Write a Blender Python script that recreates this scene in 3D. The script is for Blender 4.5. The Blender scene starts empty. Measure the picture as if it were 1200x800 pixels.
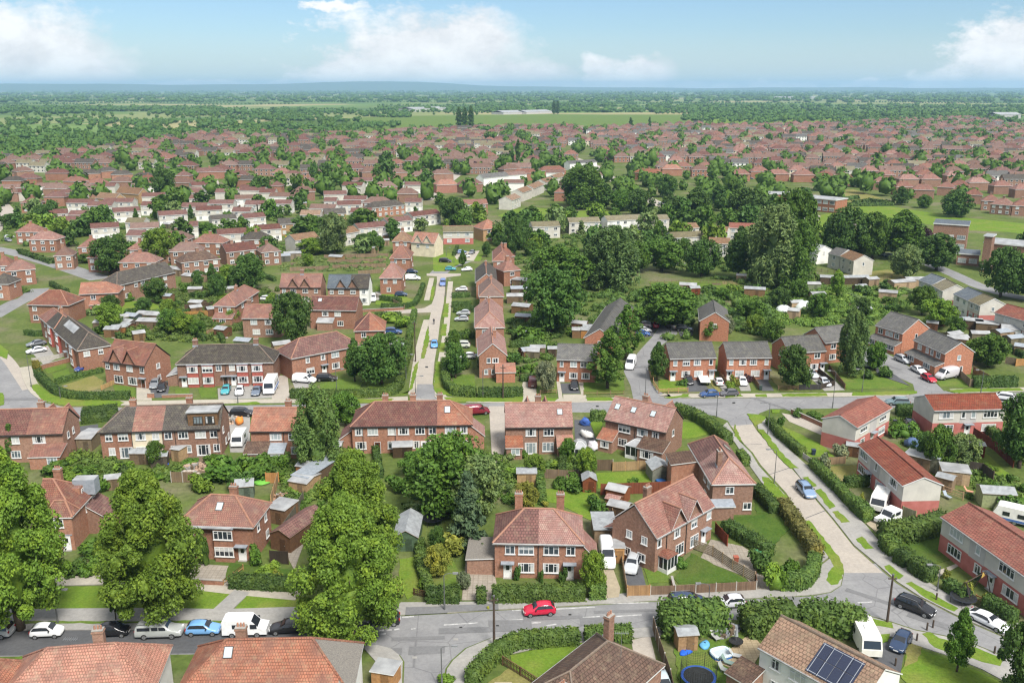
EXPO = 1.2; SUN_STR = 2.8; HAZE_DEN = 8.0e-5; HAZE_COL = (.46, .70, 1.0, 1)
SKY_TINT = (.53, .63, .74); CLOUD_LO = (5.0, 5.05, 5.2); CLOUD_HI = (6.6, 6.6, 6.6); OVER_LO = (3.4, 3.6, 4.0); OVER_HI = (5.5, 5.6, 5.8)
import bpy, math, random
import numpy as np
from mathutils import Vector, Matrix
SC = bpy.context.scene
COL = SC.collection
random.seed(7); RNG = np.random.default_rng(11)
# ------------------------------------------------------------------ camera
F = 1050.0; HCAM = 60.0; YH = 103.0
PITCH = math.atan((400-YH)/F)
cp, sp = math.cos(PITCH), math.sin(PITCH)
def P(px, py, z=0.0):
    """ground (or height z) point that stands at a measured direction from the drone"""
    xc, yc = (px-600)/F, (400-py)/F
    d = (xc, yc*sp+cp, yc*cp-sp)
    t = (z-HCAM)/d[2]
    return Vector((d[0]*t, d[1]*t, z))
cam = bpy.data.cameras.new('camera'); cam.sensor_width = 36; cam.lens = 36*F/1200
cam.clip_start = 1; cam.clip_end = 90000
camo = bpy.data.objects.new('camera', cam); COL.objects.link(camo)
camo.location = (0, 0, HCAM); camo.rotation_euler = (math.pi/2-PITCH, 0, 0)
SC.camera = camo
# ------------------------------------------------------------------ materials
MATS = {}
class NT:
    def __init__(s, mat):
        s.t = mat.node_tree; s.t.nodes.clear()
    def n(s, typ, **kw):
        nd = s.t.nodes.new(typ)
        for k, v in kw.items():
            if k.startswith('_'): setattr(nd, k[1:], v)
            else:
                key = k
                if k.startswith('i') and k[1:].isdigit(): key = int(k[1:])
                s.set(nd.inputs[key if isinstance(key, int) else key.replace('__', ' ')], v)
        return nd
    def set(s, sock, v):
        if isinstance(v, bpy.types.NodeSocket): s.t.links.new(v, sock)
        elif isinstance(v, (tuple, list)) and len(v) == 3 and sock.type == 'RGBA': sock.default_value = (*v, 1)
        else: sock.default_value = v
    def mix(s, fac, a, b, mode='MIX'):
        m = s.n('ShaderNodeMix', _data_type='RGBA', _blend_type=mode)
        s.set(m.inputs[0], fac); s.set(m.inputs[6], a); s.set(m.inputs[7], b)
        return m.outputs[2]
    def math(s, op, a, b=0.0, c=None):
        m = s.n('ShaderNodeMath', _operation=op); s.set(m.inputs[0], a); s.set(m.inputs[1], b)
        if c is not None: s.set(m.inputs[2], c)
        return m.outputs[0]
    def ramp(s, fac, stops, interp='LINEAR'):
        r = s.n('ShaderNodeValToRGB'); r.color_ramp.interpolation = interp
        e = r.color_ramp.elements
        while len(e) < len(stops): e.new(0.5)
        for k, (p, c) in enumerate(stops):
            e[k].position = p; e[k].color = (*c, 1) if len(c) == 3 else c
        s.set(r.inputs[0], fac); return r.outputs[0]
    def noise(s, vec, scale, detail=3, rough=.55):
        n = s.n('ShaderNodeTexNoise'); s.set(n.inputs['Vector'], vec)
        n.inputs['Scale'].default_value = scale; n.inputs['Detail'].default_value = detail
        n.inputs['Roughness'].default_value = rough
        return n.outputs['Fac']
    def pos(s): return s.n('ShaderNodeNewGeometry').outputs['Position']
    def uv(s): return s.n('ShaderNodeTexCoord').outputs['UV']
    def objinfo(s): return s.n('ShaderNodeObjectInfo')
    def out(s, col, rough=.8, spec=.3, bump=None, bstr=.3, bdist=.05, metal=0., **kw):
        b = s.n('ShaderNodeBsdfPrincipled')
        s.set(b.inputs['Base Color'], col); s.set(b.inputs['Roughness'], rough)
        b.inputs['Specular IOR Level'].default_value = spec; b.inputs['Metallic'].default_value = metal
        for k, v in kw.items(): s.set(b.inputs[k.replace('__', ' ')], v)
        if bump is not None:
            bp = s.n('ShaderNodeBump'); bp.inputs['Strength'].default_value = bstr; bp.inputs['Distance'].default_value = bdist
            s.set(bp.inputs['Height'], bump); s.t.links.new(bp.outputs[0], b.inputs['Normal'])
        o = s.n('ShaderNodeOutputMaterial'); s.t.links.new(b.outputs[0], o.inputs[0]); return b
def newmat(name):
    m = bpy.data.materials.new(name); m.use_nodes = True; MATS[name] = m
    return m, NT(m)
def simple(name, c1, c2=None, scale=2., rough=.7, spec=.3, metal=0., tint=False):
    m, t = newmat(name)
    c2 = c2 or tuple(x*.75 for x in c1)
    col = t.mix(t.ramp(t.noise(t.pos(), scale, 4), [(.35, (0,0,0)), (.65, (1,1,1))]), c1, c2)
    if tint: col = t.mix(1., col, t.objinfo().outputs['Color'], 'MULTIPLY')
    t.out(col, rough, spec, metal=metal); return m
def tiles(name, c1, c2, dark, moss=None, bw=.26, rh=.3, mort=.035, mossamt=.6, dmg=.5):
    m, t = newmat(name); uv = t.uv(); pos = t.pos()
    br = t.n('ShaderNodeTexBrick', _offset=.5, Color1=c1, Color2=c2, Mortar=tuple(x*.38 for x in c1))
    t.set(br.inputs['Vector'], uv)
    for k, v in (('Scale', 1.), ('Mortar Size', mort), ('Mortar Smooth', .3), ('Bias', 0.), ('Brick Width', bw), ('Row Height', rh)):
        br.inputs[k].default_value = v
    w = t.ramp(t.noise(pos, .45, 5, .62), [(.42, (0,0,0)), (.68, (1,1,1))])
    col = t.mix(t.math('MULTIPLY', w, dmg), br.outputs['Color'], dark)
    if moss:
        w2 = t.ramp(t.noise(pos, 1.3, 6, .7), [(.5, (0,0,0)), (.72, (1,1,1))])
        col = t.mix(t.math('MULTIPLY', w2, mossamt), col, moss)
    fine = t.noise(pos, 7., 3)
    vp = t.n('ShaderNodeTexVoronoi', _feature='F1'); t.set(vp.inputs['Vector'], uv); vp.inputs['Scale'].default_value = .75
    sp_ = t.n('ShaderNodeSeparateColor'); t.set(sp_.inputs[0], vp.outputs['Color'])
    col = t.mix(.7, col, t.ramp(sp_.outputs[0], [(0, (.78,.76,.74)), (.5, (1,1,1)), (.9, (1.06,1.04,1.02)), (1, (.6,.58,.56))]), 'MULTIPLY')
    col = t.mix(.35, col, t.ramp(fine, [(.3, (.25,.25,.25)), (.7, (1.1,1.1,1.1))]), 'MULTIPLY')
    rnd = t.objinfo().outputs['Random']
    hs = t.n('ShaderNodeHueSaturation', Color=col)
    t.set(hs.inputs['Value'], t.math('MULTIPLY_ADD', rnd, .34, .85)); t.set(hs.inputs['Saturation'], t.math('MULTIPLY_ADD', rnd, -.25, 1.1))
    t.out(hs.outputs[0], .82, .25, bump=br.outputs['Fac'], bstr=-.5, bdist=.03)
    return m
def brick(name, c1, c2, mortar=(.33,.28,.23), stain=.35):
    m, t = newmat(name); uv = t.uv(); pos = t.pos()
    br = t.n('ShaderNodeTexBrick', _offset=.5, Color1=c1, Color2=c2, Mortar=mortar)
    t.set(br.inputs['Vector'], uv)
    for k, v in (('Scale', 1.), ('Mortar Size', .012), ('Bias', 0.), ('Brick Width', .235), ('Row Height', .08)):
        br.inputs[k].default_value = v
    blot = t.noise(uv, 2.6, 4, .7)
    col = t.mix(.8, br.outputs['Color'], t.ramp(blot, [(.3, (.55,.5,.48)), (.7, (1.25,1.2,1.15))]), 'MULTIPLY')
    big = t.ramp(t.noise(pos, .35, 3), [(.4, (0,0,0)), (.7, (1,1,1))])
    col = t.mix(t.math('MULTIPLY', big, stain), col, tuple(x*.5 for x in c1))
    hs = t.n('ShaderNodeHueSaturation', Color=col)
    t.set(hs.inputs['Value'], t.math('MULTIPLY_ADD', t.objinfo().outputs['Random'], .3, .85))
    t.out(hs.outputs[0], .9, .15); return m
# roofs
tiles('tile_red', (.315,.14,.10), (.255,.112,.084), (.16,.085,.072), (.29,.22,.14), dmg=.95)
tiles('tile_orange', (.42,.175,.108), (.35,.14,.09), (.20,.105,.08), (.34,.25,.16), dmg=.85)
tiles('tile_dull', (.255,.15,.118), (.20,.12,.10), (.13,.09,.08), (.25,.2,.14), dmg=.6)
simple('curtain', (.55,.54,.5), (.38,.4,.42), 1.5, .9)
tiles('tile_pink', (.355,.178,.143), (.30,.148,.121), (.20,.115,.105), (.40,.33,.25), dmg=.65)
tiles('tile_concrete_red', (.285,.082,.05), (.235,.068,.045), (.16,.06,.045), (.30,.19,.11), bw=.42, rh=.4, mort=.05, mossamt=.45, dmg=.55)
tiles('tile_maroon', (.20,.085,.07), (.155,.068,.058), (.095,.055,.05), (.24,.17,.11), bw=.42, rh=.4, mort=.05, dmg=.6)
tiles('tile_brown', (.155,.095,.07), (.12,.075,.058), (.08,.058,.048), (.27,.21,.14), bw=.42, rh=.4, mort=.05, dmg=.55)
tiles('tile_tan', (.30,.175,.105), (.25,.145,.09), (.16,.11,.07), (.33,.26,.15), bw=.42, rh=.4, mort=.05, dmg=.6)
tiles('tile_dark', (.105,.09,.078), (.08,.07,.062), (.06,.055,.05), (.19,.18,.12), bw=.42, rh=.36, mort=.05, dmg=.5)
tiles('tile_grey', (.15,.145,.14), (.12,.118,.115), (.085,.085,.085), (.2,.2,.15), bw=.36, rh=.34, mort=.04, dmg=.4)
tiles('tile_slate', (.155,.185,.22), (.13,.155,.185), (.10,.115,.135), (.2,.22,.2), bw=.36, rh=.34, mort=.04, dmg=.4)
tiles('tile_olive', (.24,.21,.13), (.20,.175,.115), (.15,.13,.085), (.27,.26,.12), bw=.42, rh=.4, mort=.05, dmg=.5)
simple('ridge_clay', (.37,.19,.125), (.27,.14,.10), 3.)
simple('ridge_dark', (.21,.155,.115), (.14,.11,.09), 3.)
simple('felt', (.30,.32,.33), (.21,.22,.23), 1.5, .7)
simple('felt_pale', (.36,.37,.375), (.22,.225,.23), .5, .6)
simple('lead', (.30,.33,.37), (.22,.25,.28), 2., .5)
simple('gravel_roof', (.23,.21,.18), (.13,.12,.11), 9., .9)
# walls
brick('brick_red', (.385,.15,.082), (.295,.115,.066))
brick('brick_brown', (.31,.15,.097), (.24,.115,.077))
brick('brick_orange', (.47,.155,.07), (.40,.125,.06), stain=.12)
brick('brick_pink', (.40,.15,.11), (.33,.12,.09), stain=.15)
brick('brick_buff', (.50,.30,.12), (.42,.25,.10), stain=.1)
simple('render_cream', (.66,.58,.43), (.55,.48,.36), .7, .9, .15)
simple('render_white', (.76,.75,.71), (.66,.65,.61), .6, .9, .15)
simple('panel_pale', (.56,.535,.475), (.46,.44,.395), .5, .9, .15)
simple('panel_grey', (.46,.44,.42), (.38,.365,.35), .5, .9, .15)
simple('panel_pink', (.45,.16,.14), (.36,.12,.10), .8, .9, .15)
simple('tile_hung', (.38,.10,.075), (.27,.075,.06), 3., .8)
simple('upvc', (.70,.70,.69), (.60,.60,.59), 2., .35, .5)
simple('fascia_dark', (.06,.05,.045), (.04,.035,.03), 2., .5)
simple('gutter_grey', (.32,.32,.31), (.22,.22,.22), 2., .5)
simple('pipe_dark', (.03,.03,.03), (.045,.04,.04), 2., .45)
m, t = newmat('glass')
rn = t.objinfo().outputs['Random']
gc = t.ramp(rn, [(0, (.018,.022,.027)), (.5, (.035,.045,.055)), (.62, (.12,.15,.17)), (.8, (.33,.38,.39)), (.93, (.5,.5,.47))])
t.out(gc, .06, .6)
m, t = newmat('glass_dark'); t.out((.015,.018,.022), .05, .6)
m, t = newmat('roof_glass'); t.out((.42,.47,.5), .08, .6)
simple('door_white', (.74,.74,.73), (.68,.68,.67), 2., .35)
simple('door_brown', (.12,.05,.03), (.09,.035,.02), 2., .45)
simple('garage_dark', (.025,.025,.028), (.02,.02,.02), 2., .5)
# ground
m, t = newmat('asphalt'); pos = t.pos()
c = t.mix(t.ramp(t.noise(pos, .25, 4), [(.35,(0,0,0)),(.7,(1,1,1))]), (.20,.20,.205), (.25,.25,.25))
c = t.mix(.5, c, t.ramp(t.noise(pos, 1.9, 6, .75), [(.3,(.62,.62,.62)),(.7,(1.15,1.15,1.15))]), 'MULTIPLY')
vc = t.n('ShaderNodeTexVoronoi', _feature='DISTANCE_TO_EDGE'); t.set(vc.inputs['Vector'], pos); vc.inputs['Scale'].default_value = .16
c = t.mix(t.ramp(vc.outputs['Distance'], [(0,(.5,.5,.5)),(.012,(0,0,0))]), c, (.07,.07,.075))
c = t.mix(t.math('MULTIPLY', t.ramp(t.noise(pos, .09, 2), [(.55,(0,0,0)),(.6,(1,1,1))]), .35), c, (.165,.166,.17))
t.out(c, .88, .25, bump=t.noise(pos, 14., 3), bstr=.15, bdist=.02)
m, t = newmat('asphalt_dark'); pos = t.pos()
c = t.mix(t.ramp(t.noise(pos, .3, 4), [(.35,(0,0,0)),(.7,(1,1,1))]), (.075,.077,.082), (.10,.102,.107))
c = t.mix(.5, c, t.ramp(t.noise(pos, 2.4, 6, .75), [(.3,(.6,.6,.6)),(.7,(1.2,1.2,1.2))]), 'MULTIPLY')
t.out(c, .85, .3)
def conc(name, c1, c2, joint=None):
    m, t = newmat(name); pos = t.pos()
    c = t.mix(t.ramp(t.noise(pos, .3, 5, .6), [(.3,(0,0,0)),(.7,(1,1,1))]), c1, c2)
    c = t.mix(.55, c, t.ramp(t.noise(pos, 2.2, 6, .75), [(.3,(.62,.61,.6)),(.7,(1.12,1.12,1.12))]), 'MULTIPLY')
    if joint:
        br = t.n('ShaderNodeTexBrick', _offset=0., Color1=(1,1,1), Color2=(.9,.9,.88), Mortar=(.72,.70,.67))
        t.set(br.inputs['Vector'], t.uv())
        for k, v in (('Scale', 1.), ('Mortar Size', joint[2]), ('Brick Width', joint[0]), ('Row Height', joint[1])): br.inputs[k].default_value = v
        c = t.mix(1., c, br.outputs['Color'], 'MULTIPLY')
    t.out(c, .9, .2, bump=t.noise(pos, 9., 3), bstr=.12, bdist=.02); return m
conc('concrete_road', (.40,.36,.31), (.33,.30,.265))
conc('pavement', (.34,.33,.305), (.26,.255,.245))
conc('pavement_pale', (.42,.385,.32), (.34,.315,.265))
conc('kerb', (.36,.34,.31), (.28,.27,.25))
conc('paving', (.35,.31,.26), (.27,.245,.21), (.6,.6,.04))
conc('tarmac_patch', (.185,.186,.19), (.155,.156,.16))
conc('gravel', (.40,.34,.24), (.30,.26,.19))
conc('sandstone', (.50,.40,.26), (.40,.32,.21), (.6,.45,.04))
conc('tarmac_drive', (.105,.108,.115), (.08,.083,.09))
conc('soil', (.17,.125,.085), (.12,.09,.06))
def grass(name, c1, c2, c3, big=.06):
    m, t = newmat(name); pos = t.pos()
    c = t.mix(t.ramp(t.noise(pos, .35, 5, .65), [(.35,(0,0,0)),(.65,(1,1,1))]), c1, c2)
    c = t.mix(t.math('MULTIPLY', t.ramp(t.noise(pos, .12, 3), [(.52,(0,0,0)),(.7,(1,1,1))]), .75), c, c3)
    c = t.mix(.8, c, t.ramp(t.noise(pos, 3.2, 6, .8), [(.28,(.5,.52,.45)),(.72,(1.3,1.28,1.2))]), 'MULTIPLY')
    t.out(c, .95, .1, bump=t.noise(pos, 6., 4, .7), bstr=.5, bdist=.08); return m
grass('lawn_bright', (.105,.185,.022), (.145,.21,.032), (.19,.20,.055))
grass('lawn', (.085,.15,.025), (.12,.175,.035), (.17,.17,.06))
grass('lawn_dark', (.05,.10,.018), (.075,.125,.024), (.10,.12,.035))
grass('lawn_dry', (.17,.175,.05), (.21,.19,.075), (.27,.22,.12))
grass('garden', (.045,.075,.02), (.075,.105,.03), (.12,.105,.06))
simple('line_white', (.50,.50,.49), (.27,.27,.265), 1.7, .7)
# wood, metal, fabric
m, t = newmat('fence_wood'); uv = t.uv(); pos = t.pos()
br = t.n('ShaderNodeTexBrick', _offset=0., Color1=(.30,.235,.17), Color2=(.22,.17,.125), Mortar=(.08,.06,.045))
t.set(br.inputs['Vector'], uv)
for k, v in (('Scale', 1.), ('Mortar Size', .012), ('Brick Width', .14), ('Row Height', 4.)): br.inputs[k].default_value = v
c = t.mix(.5, br.outputs['Color'], t.ramp(t.noise(pos, .8, 4), [(.3,(.55,.55,.55)),(.7,(1.2,1.2,1.2))]), 'MULTIPLY')
t.out(t.mix(1., c, t.objinfo().outputs['Color'], 'MULTIPLY'), .9, .15)
simple('timber', (.33,.24,.15), (.24,.17,.11), 3., .9, .15, tint=True)
simple('concrete_post', (.42,.40,.36), (.33,.31,.28), 3., .9)
simple('paint_tint', (1.,1.,1.), (.86,.86,.86), 2., .6, .3, tint=True)
simple('plastic_tint', (1.,1.,1.), (.93,.93,.93), 3., .4, .4, tint=True)
simple('metal_grey', (.35,.36,.37), (.28,.29,.3), 2., .4, .5, .6)
simple('lamp_grey', (.16,.165,.165), (.11,.115,.115), 2., .5, .4, .3)
simple('lamp_head', (.22,.225,.23), (.17,.17,.175), 2., .5, .3)
simple('pole_wood', (.085,.06,.045), (.055,.04,.032), 2., .9)
simple('net_black', (.02,.022,.022), (.012,.013,.013), 4., .8)
m, t = newmat('solar'); uv = t.uv()
br = t.n('ShaderNodeTexBrick', _offset=0., Color1=(.018,.024,.05), Color2=(.022,.03,.06), Mortar=(.30,.32,.35))
t.set(br.inputs['Vector'], uv)
for k, v in (('Scale', 1.), ('Mortar Size', .03), ('Brick Width', 1.0), ('Row Height', 1.6)): br.inputs[k].default_value = v
t.out(br.outputs['Color'], .12, .6)
m, t = newmat('car_paint')
oc = t.objinfo().outputs['Color']
t.out(oc, .28, .5, Coat__Weight=.5, Coat__Roughness=.06)
m, t = newmat('car_glass'); t.out((.02,.024,.03), .04, .7)
simple('tyre', (.018,.018,.018), (.025,.025,.025), 5., .85)
simple('rim', (.42,.43,.44), (.34,.35,.36), 5., .35, .5, .7)
simple('trim_black', (.02,.02,.021), (.03,.03,.03), 5., .6)
m, t = newmat('lamp_glass'); t.out((.72,.74,.75), .1, .6)
m, t = newmat('lamp_red'); t.out((.30,.012,.012), .15, .6)
# foliage: leaf colour comes from the tree (object colour) with clump and leaf variation
def foliage(name, trans=.13):
    m, t = newmat(name); pos = t.pos(); oi = t.objinfo()
    v = t.noise(pos, .55, 3, .6); w = t.noise(pos, 4.5, 2)
    c = t.mix(1., oi.outputs['Color'], t.ramp(v, [(.3,(.62,.68,.6)),(.5,(1,1,1)),(.72,(1.55,1.35,1.0))]), 'MULTIPLY')
    c = t.mix(1., c, t.ramp(w, [(.3,(.72,.76,.7)),(.7,(1.3,1.22,1.15))]), 'MULTIPLY')
    hs = t.n('ShaderNodeHueSaturation', Color=c)
    t.set(hs.inputs['Value'], t.math('MULTIPLY_ADD', oi.outputs['Random'], .3, .86))
    t.set(hs.inputs['Hue'], t.math('MULTIPLY_ADD', oi.outputs['Random'], .013, .495))
    b = t.n('ShaderNodeBsdfPrincipled'); t.set(b.inputs['Base Color'], hs.outputs[0]); b.inputs['Roughness'].default_value = .6
    b.inputs['Specular IOR Level'].default_value = .22
    tr = t.n('ShaderNodeBsdfTranslucent'); t.set(tr.inputs['Color'], hs.outputs[0])
    mx = t.n('ShaderNodeMixShader'); mx.inputs[0].default_value = trans
    t.t.links.new(b.outputs[0], mx.inputs[1]); t.t.links.new(tr.outputs[0], mx.inputs[2])
    o = t.n('ShaderNodeOutputMaterial'); t.t.links.new(mx.outputs[0], o.inputs[0]); return m
foliage('leaves'); foliage('needles', .1)
simple('bark', (.10,.075,.055), (.06,.047,.037), 4., .95, .1)
# ------------------------------------------------------------------ mesh builder
class MB:
    def __init__(s): s.v = []; s.f = []; s.m = []; s.names = []
    def mi(s, name):
        if name not in s.names: s.names.append(name)
        return s.names.index(name)
    def poly(s, pts, mat):
        k = len(s.v); s.v += [tuple(p) for p in pts]; s.f.append(tuple(range(k, k+len(pts)))); s.m.append(s.mi(mat))
    def box(s, x0, x1, y0, y1, z0, z1, mat, top=None):
        k = len(s.v)
        s.v += [(x0,y0,z0),(x1,y0,z0),(x1,y1,z0),(x0,y1,z0),(x0,y0,z1),(x1,y0,z1),(x1,y1,z1),(x0,y1,z1)]
        fs = [(0,3,2,1),(4,5,6,7),(0,1,5,4),(1,2,6,5),(2,3,7,6),(3,0,4,7)]
        i = s.mi(mat); j = s.mi(top) if top else i
        for q, f in enumerate(fs):
            s.f.append(tuple(k+a for a in f)); s.m.append(j if q == 1 else i)
    def obox(s, c, ax, ay, hx, hy, z0, z1, mat):
        """box round c with half sizes hx, hy along unit 2-D axes"""
        k = len(s.v)
        for z in (z0, z1):
            for sx, sy in ((-1,-1),(1,-1),(1,1),(-1,1)):
                s.v.append((c[0]+ax[0]*hx*sx+ay[0]*hy*sy, c[1]+ax[1]*hx*sx+ay[1]*hy*sy, z))
        i = s.mi(mat)
        for f in [(0,3,2,1),(4,5,6,7),(0,1,5,4),(1,2,6,5),(2,3,7,6),(3,0,4,7)]:
            s.f.append(tuple(k+a for a in f)); s.m.append(i)
    def cyl(s, p0, p1, r0, r1, n, mat, cap=True):
        p0, p1 = Vector(p0), Vector(p1); d = (p1-p0).normalized()
        a = d.orthogonal().normalized(); b = d.cross(a); k = len(s.v); i = s.mi(mat)
        for p, r in ((p0, r0), (p1, r1)):
            for q in range(n):
                w = 2*math.pi*q/n; s.v.append(tuple(p+a*(r*math.cos(w))+b*(r*math.sin(w))))
        for q in range(n):
            s.f.append((k+q, k+(q+1)%n, k+n+(q+1)%n, k+n+q)); s.m.append(i)
        if cap:
            s.f.append(tuple(k+n+q for q in range(n))); s.m.append(i)
            s.f.append(tuple(k+q for q in reversed(range(n)))); s.m.append(i)
    def tube(s, pts, r, n, mat):
        for a, b in zip(pts, pts[1:]):
            if (Vector(a)-Vector(b)).length > 1e-4: s.cyl(a, b, r, r, n, mat)
    def mesh(s, name, uv=True, smooth=False):
        me = bpy.data.meshes.new(name); me.from_pydata(s.v, [], s.f)
        for nm in s.names: me.materials.append(MATS[nm])
        me.polygons.foreach_set('material_index', s.m)
        if smooth: me.polygons.foreach_set('use_smooth', [True]*len(s.f))
        if uv:
            ul = me.uv_layers.new(name='UVMap'); data = np.zeros((len(me.loops), 2))
            for p in me.polygons:
                n = p.normal
                if abs(n.z) > .985: tt, bb = Vector((1,0,0)), Vector((0,1,0))
                else:
                    tt = Vector((-n.y, n.x, 0)).normalized(); bb = n.cross(tt)
                for li in p.loop_indices:
                    co = me.vertices[me.loops[li].vertex_index].co
                    data[li] = (co.dot(tt), co.dot(bb))
            ul.data.foreach_set('uv', data.ravel())
        return me
    def obj(s, name, parent=None, loc=None, rz=None, uv=True, smooth=False, color=None):
        return link(s.mesh(name, uv, smooth), name, parent, loc, rz, color)
def link(me, name, parent=None, loc=None, rz=None, color=None, scale=None):
    o = bpy.data.objects.new(name, me); COL.objects.link(o)
    if parent is not None: o.parent = parent
    if loc is not None: o.location = loc
    if rz is not None: o.rotation_euler = (0, 0, rz)
    if color is not None: o.color = (*color, 1)
    if scale is not None: o.scale = scale if isinstance(scale, (tuple, list)) else (scale,)*3
    return o
def empty(name, loc, rz=0.):
    o = bpy.data.objects.new(name, None); COL.objects.link(o); o.location = loc; o.rotation_euler = (0, 0, rz)
    o.empty_display_size = .5; return o
USED = {}; PENDING = []
def tag(o, label, cat, group=None, kind=None):
    o['label'] = label; o['category'] = cat
    if group: o['group'] = group
    if kind: o['kind'] = kind
    return o
ORD = 'first second third fourth fifth sixth seventh eighth ninth tenth eleventh twelfth thirteenth fourteenth fifteenth sixteenth seventeenth eighteenth nineteenth twentieth'.split()
TENS = ['', '', 'twenty', 'thirty', 'forty', 'fifty', 'sixty', 'seventy', 'eighty', 'ninety']
def ordinal(k):
    if k < 20: return ORD[k]
    a, b = divmod(k+1, 10)
    return (TENS[a][:-1]+'ieth') if b == 0 else TENS[a]+'-'+ORD[b-1]
def later(o, desc, zone, px, cat, group=None):
    """label settled at the end: a number from the left only where look and zone repeat"""
    o['category'] = cat
    if group: o['group'] = group
    PENDING.append((o, desc, zone, px))
def settle():
    by = {}
    for o, d, z, px in PENDING: by.setdefault((d, z), []).append((px, o))
    for (d, z), L in by.items():
        L.sort(key=lambda q: q[0])
        for k, (px, o) in enumerate(L):
            o['label'] = f'{d} {z}' if len(L) == 1 else f'{d} {z}, {ordinal(k)} from left'
            if len(L) > 1 and 'group' not in o: o['group'] = f"{o['category']}s {z}" 
def structure(o): o['kind'] = 'structure'; return o
def stuff(o): o['kind'] = 'stuff'; return o
def fast_mesh(name, verts, quads, mat, smooth=False):
    me = bpy.data.meshes.new(name); nv, nq = len(verts), len(quads); k = quads.shape[1]
    me.vertices.add(nv); me.vertices.foreach_set('co', np.ascontiguousarray(verts, dtype=np.float32).ravel())
    me.loops.add(nq*k); me.loops.foreach_set('vertex_index', np.ascontiguousarray(quads, dtype=np.int32).ravel())
    me.polygons.add(nq); me.polygons.foreach_set('loop_start', np.arange(0, nq*k, k, dtype=np.int32))
    me.polygons.foreach_set('loop_total', np.full(nq, k, dtype=np.int32))
    if smooth: me.polygons.foreach_set('use_smooth', np.ones(nq, dtype=bool))
    me.update(calc_edges=True); me.validate()
    me.materials.append(MATS[mat]); return me
# ------------------------------------------------------------------ windows and doors (shared meshes)
_W = {}
def window_meshes(w, h, dark=False, cv=0):
    key = (round(w, 2), round(h, 2), dark, cv)
    if key in _W: return _W[key]
    fm = 'fascia_dark' if dark else 'upvc'
    b = MB(); t = .085; y0, y1 = -.07, .02
    b.box(-w/2-.03, -w/2+t, y0, y1, 0, h, fm); b.box(w/2-t, w/2+.03, y0, y1, 0, h, fm)
    b.box(-w/2+t, w/2-t, y0, y1, h-t, h, fm); b.box(-w/2+t, w/2-t, y0, y1, 0, t, fm)
    b.box(-w/2-.09, w/2+.09, y0-.07, y1, -.09, -.003, fm)
    n = 1 if w < .85 else 2 if w < 1.45 else 3 if w < 2.5 else 4
    for k in range(1, n):
        x = -w/2+w*k/n; b.box(x-.045, x+.045, y0+.004, y1, t+.002, h-t-.002, fm)
    if h > 1. and n > 1:                                   # top lights over the outer casements
        z = h*.72
        for k in ((0, n-1) if n > 2 else (0,)):
            b.box(-w/2+w*k/n+.05, -w/2+w*(k+1)/n-.05, y0+.008, y1, z-.03, z+.03, fm)
    g = MB(); g.poly([(-w/2+t*.6, -.035, t*.6), (w/2-t*.6, -.035, t*.6), (w/2-t*.6, -.035, h-t*.6), (-w/2+t*.6, -.035, h-t*.6)], 'glass')
    if cv in (1, 2):
        for sx in (-1, 1):
            xa, xb = sorted((sx*(w/2-.06), sx*(w/2-.06-w*(.13 if cv == 1 else .2)))); g.poly([(xa,-.04,.06),(xb,-.04,.06),(xb,-.04,h-.06),(xa,-.04,h-.06)], 'curtain')
    elif cv == 3: g.poly([(-w/2+.06,-.04,h*.52),(w/2-.06,-.04,h*.52),(w/2-.06,-.04,h-.06),(-w/2+.06,-.04,h-.06)], 'curtain')
    one = MB(); one.v = list(b.v); one.f = list(b.f); one.m = list(b.m); one.names = list(b.names)
    for q_, nm_ in zip(g.f, g.m): one.poly([g.v[i_] for i_ in q_], g.names[nm_])
    _W[key] = (b.mesh('frame', False), g.mesh('pane', False), one.mesh('window', False)); return _W[key]
def add_window(parent, x, y, z, w, h, rz, lod, dark=False):
    fr, pn, one = window_meshes(w, h, dark, int(abs(x*7.3+z*3.1+y*1.7)*10+len(bpy.data.objects)) % 5)
    if lod == 0:
        o = link(fr, 'window', parent, (x, y, z), rz); link(pn, 'pane', o)
    else: o = link(one, 'window', parent, (x, y, z), rz)
    return o
_D = {}
def door_mesh(mat, w=.95, h=2.05):
    if (mat, w) in _D: return _D[mat, w]
    b = MB(); b.box(-w/2-.06, -w/2, -.06, .02, 0, h+.06, 'upvc'); b.box(w/2, w/2+.06, -.06, .02, 0, h+.06, 'upvc'); b.box(-w/2, w/2, -.06, .02, h, h+.06, 'upvc')
    b.box(-w/2, w/2, -.04, .01, 0, h, mat)
    b.box(-w*.22, w*.22, -.05, 0, h*.55, h*.88, 'glass_dark'); b.box(w*.36, w*.41, -.09, -.04, h*.45, h*.52, 'metal_grey')
    b.box(-w/2-.1, w/2+.1, -.35, 0, -.02, .1, 'kerb')
    _D[mat, w] = b.mesh('door', False); return _D[mat, w]
def clip(poly, xa, xb):
    def cut(pts, x, keep_less):
        out = []
        for i in range(len(pts)):
            a, c = pts[i], pts[(i+1) % len(pts)]
            ia, ic = (a[0] <= x) == keep_less or abs(a[0]-x) < 1e-9, (c[0] <= x) == keep_less or abs(c[0]-x) < 1e-9
            if ia: out.append(a)
            if ia != ic:
                t = (x-a[0])/(c[0]-a[0]); out.append(tuple(a[k]+t*(c[k]-a[k]) for k in range(3)))
        return out
    p = cut(list(poly), xb, True)
    return cut(p, xa, False) if p else p
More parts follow.
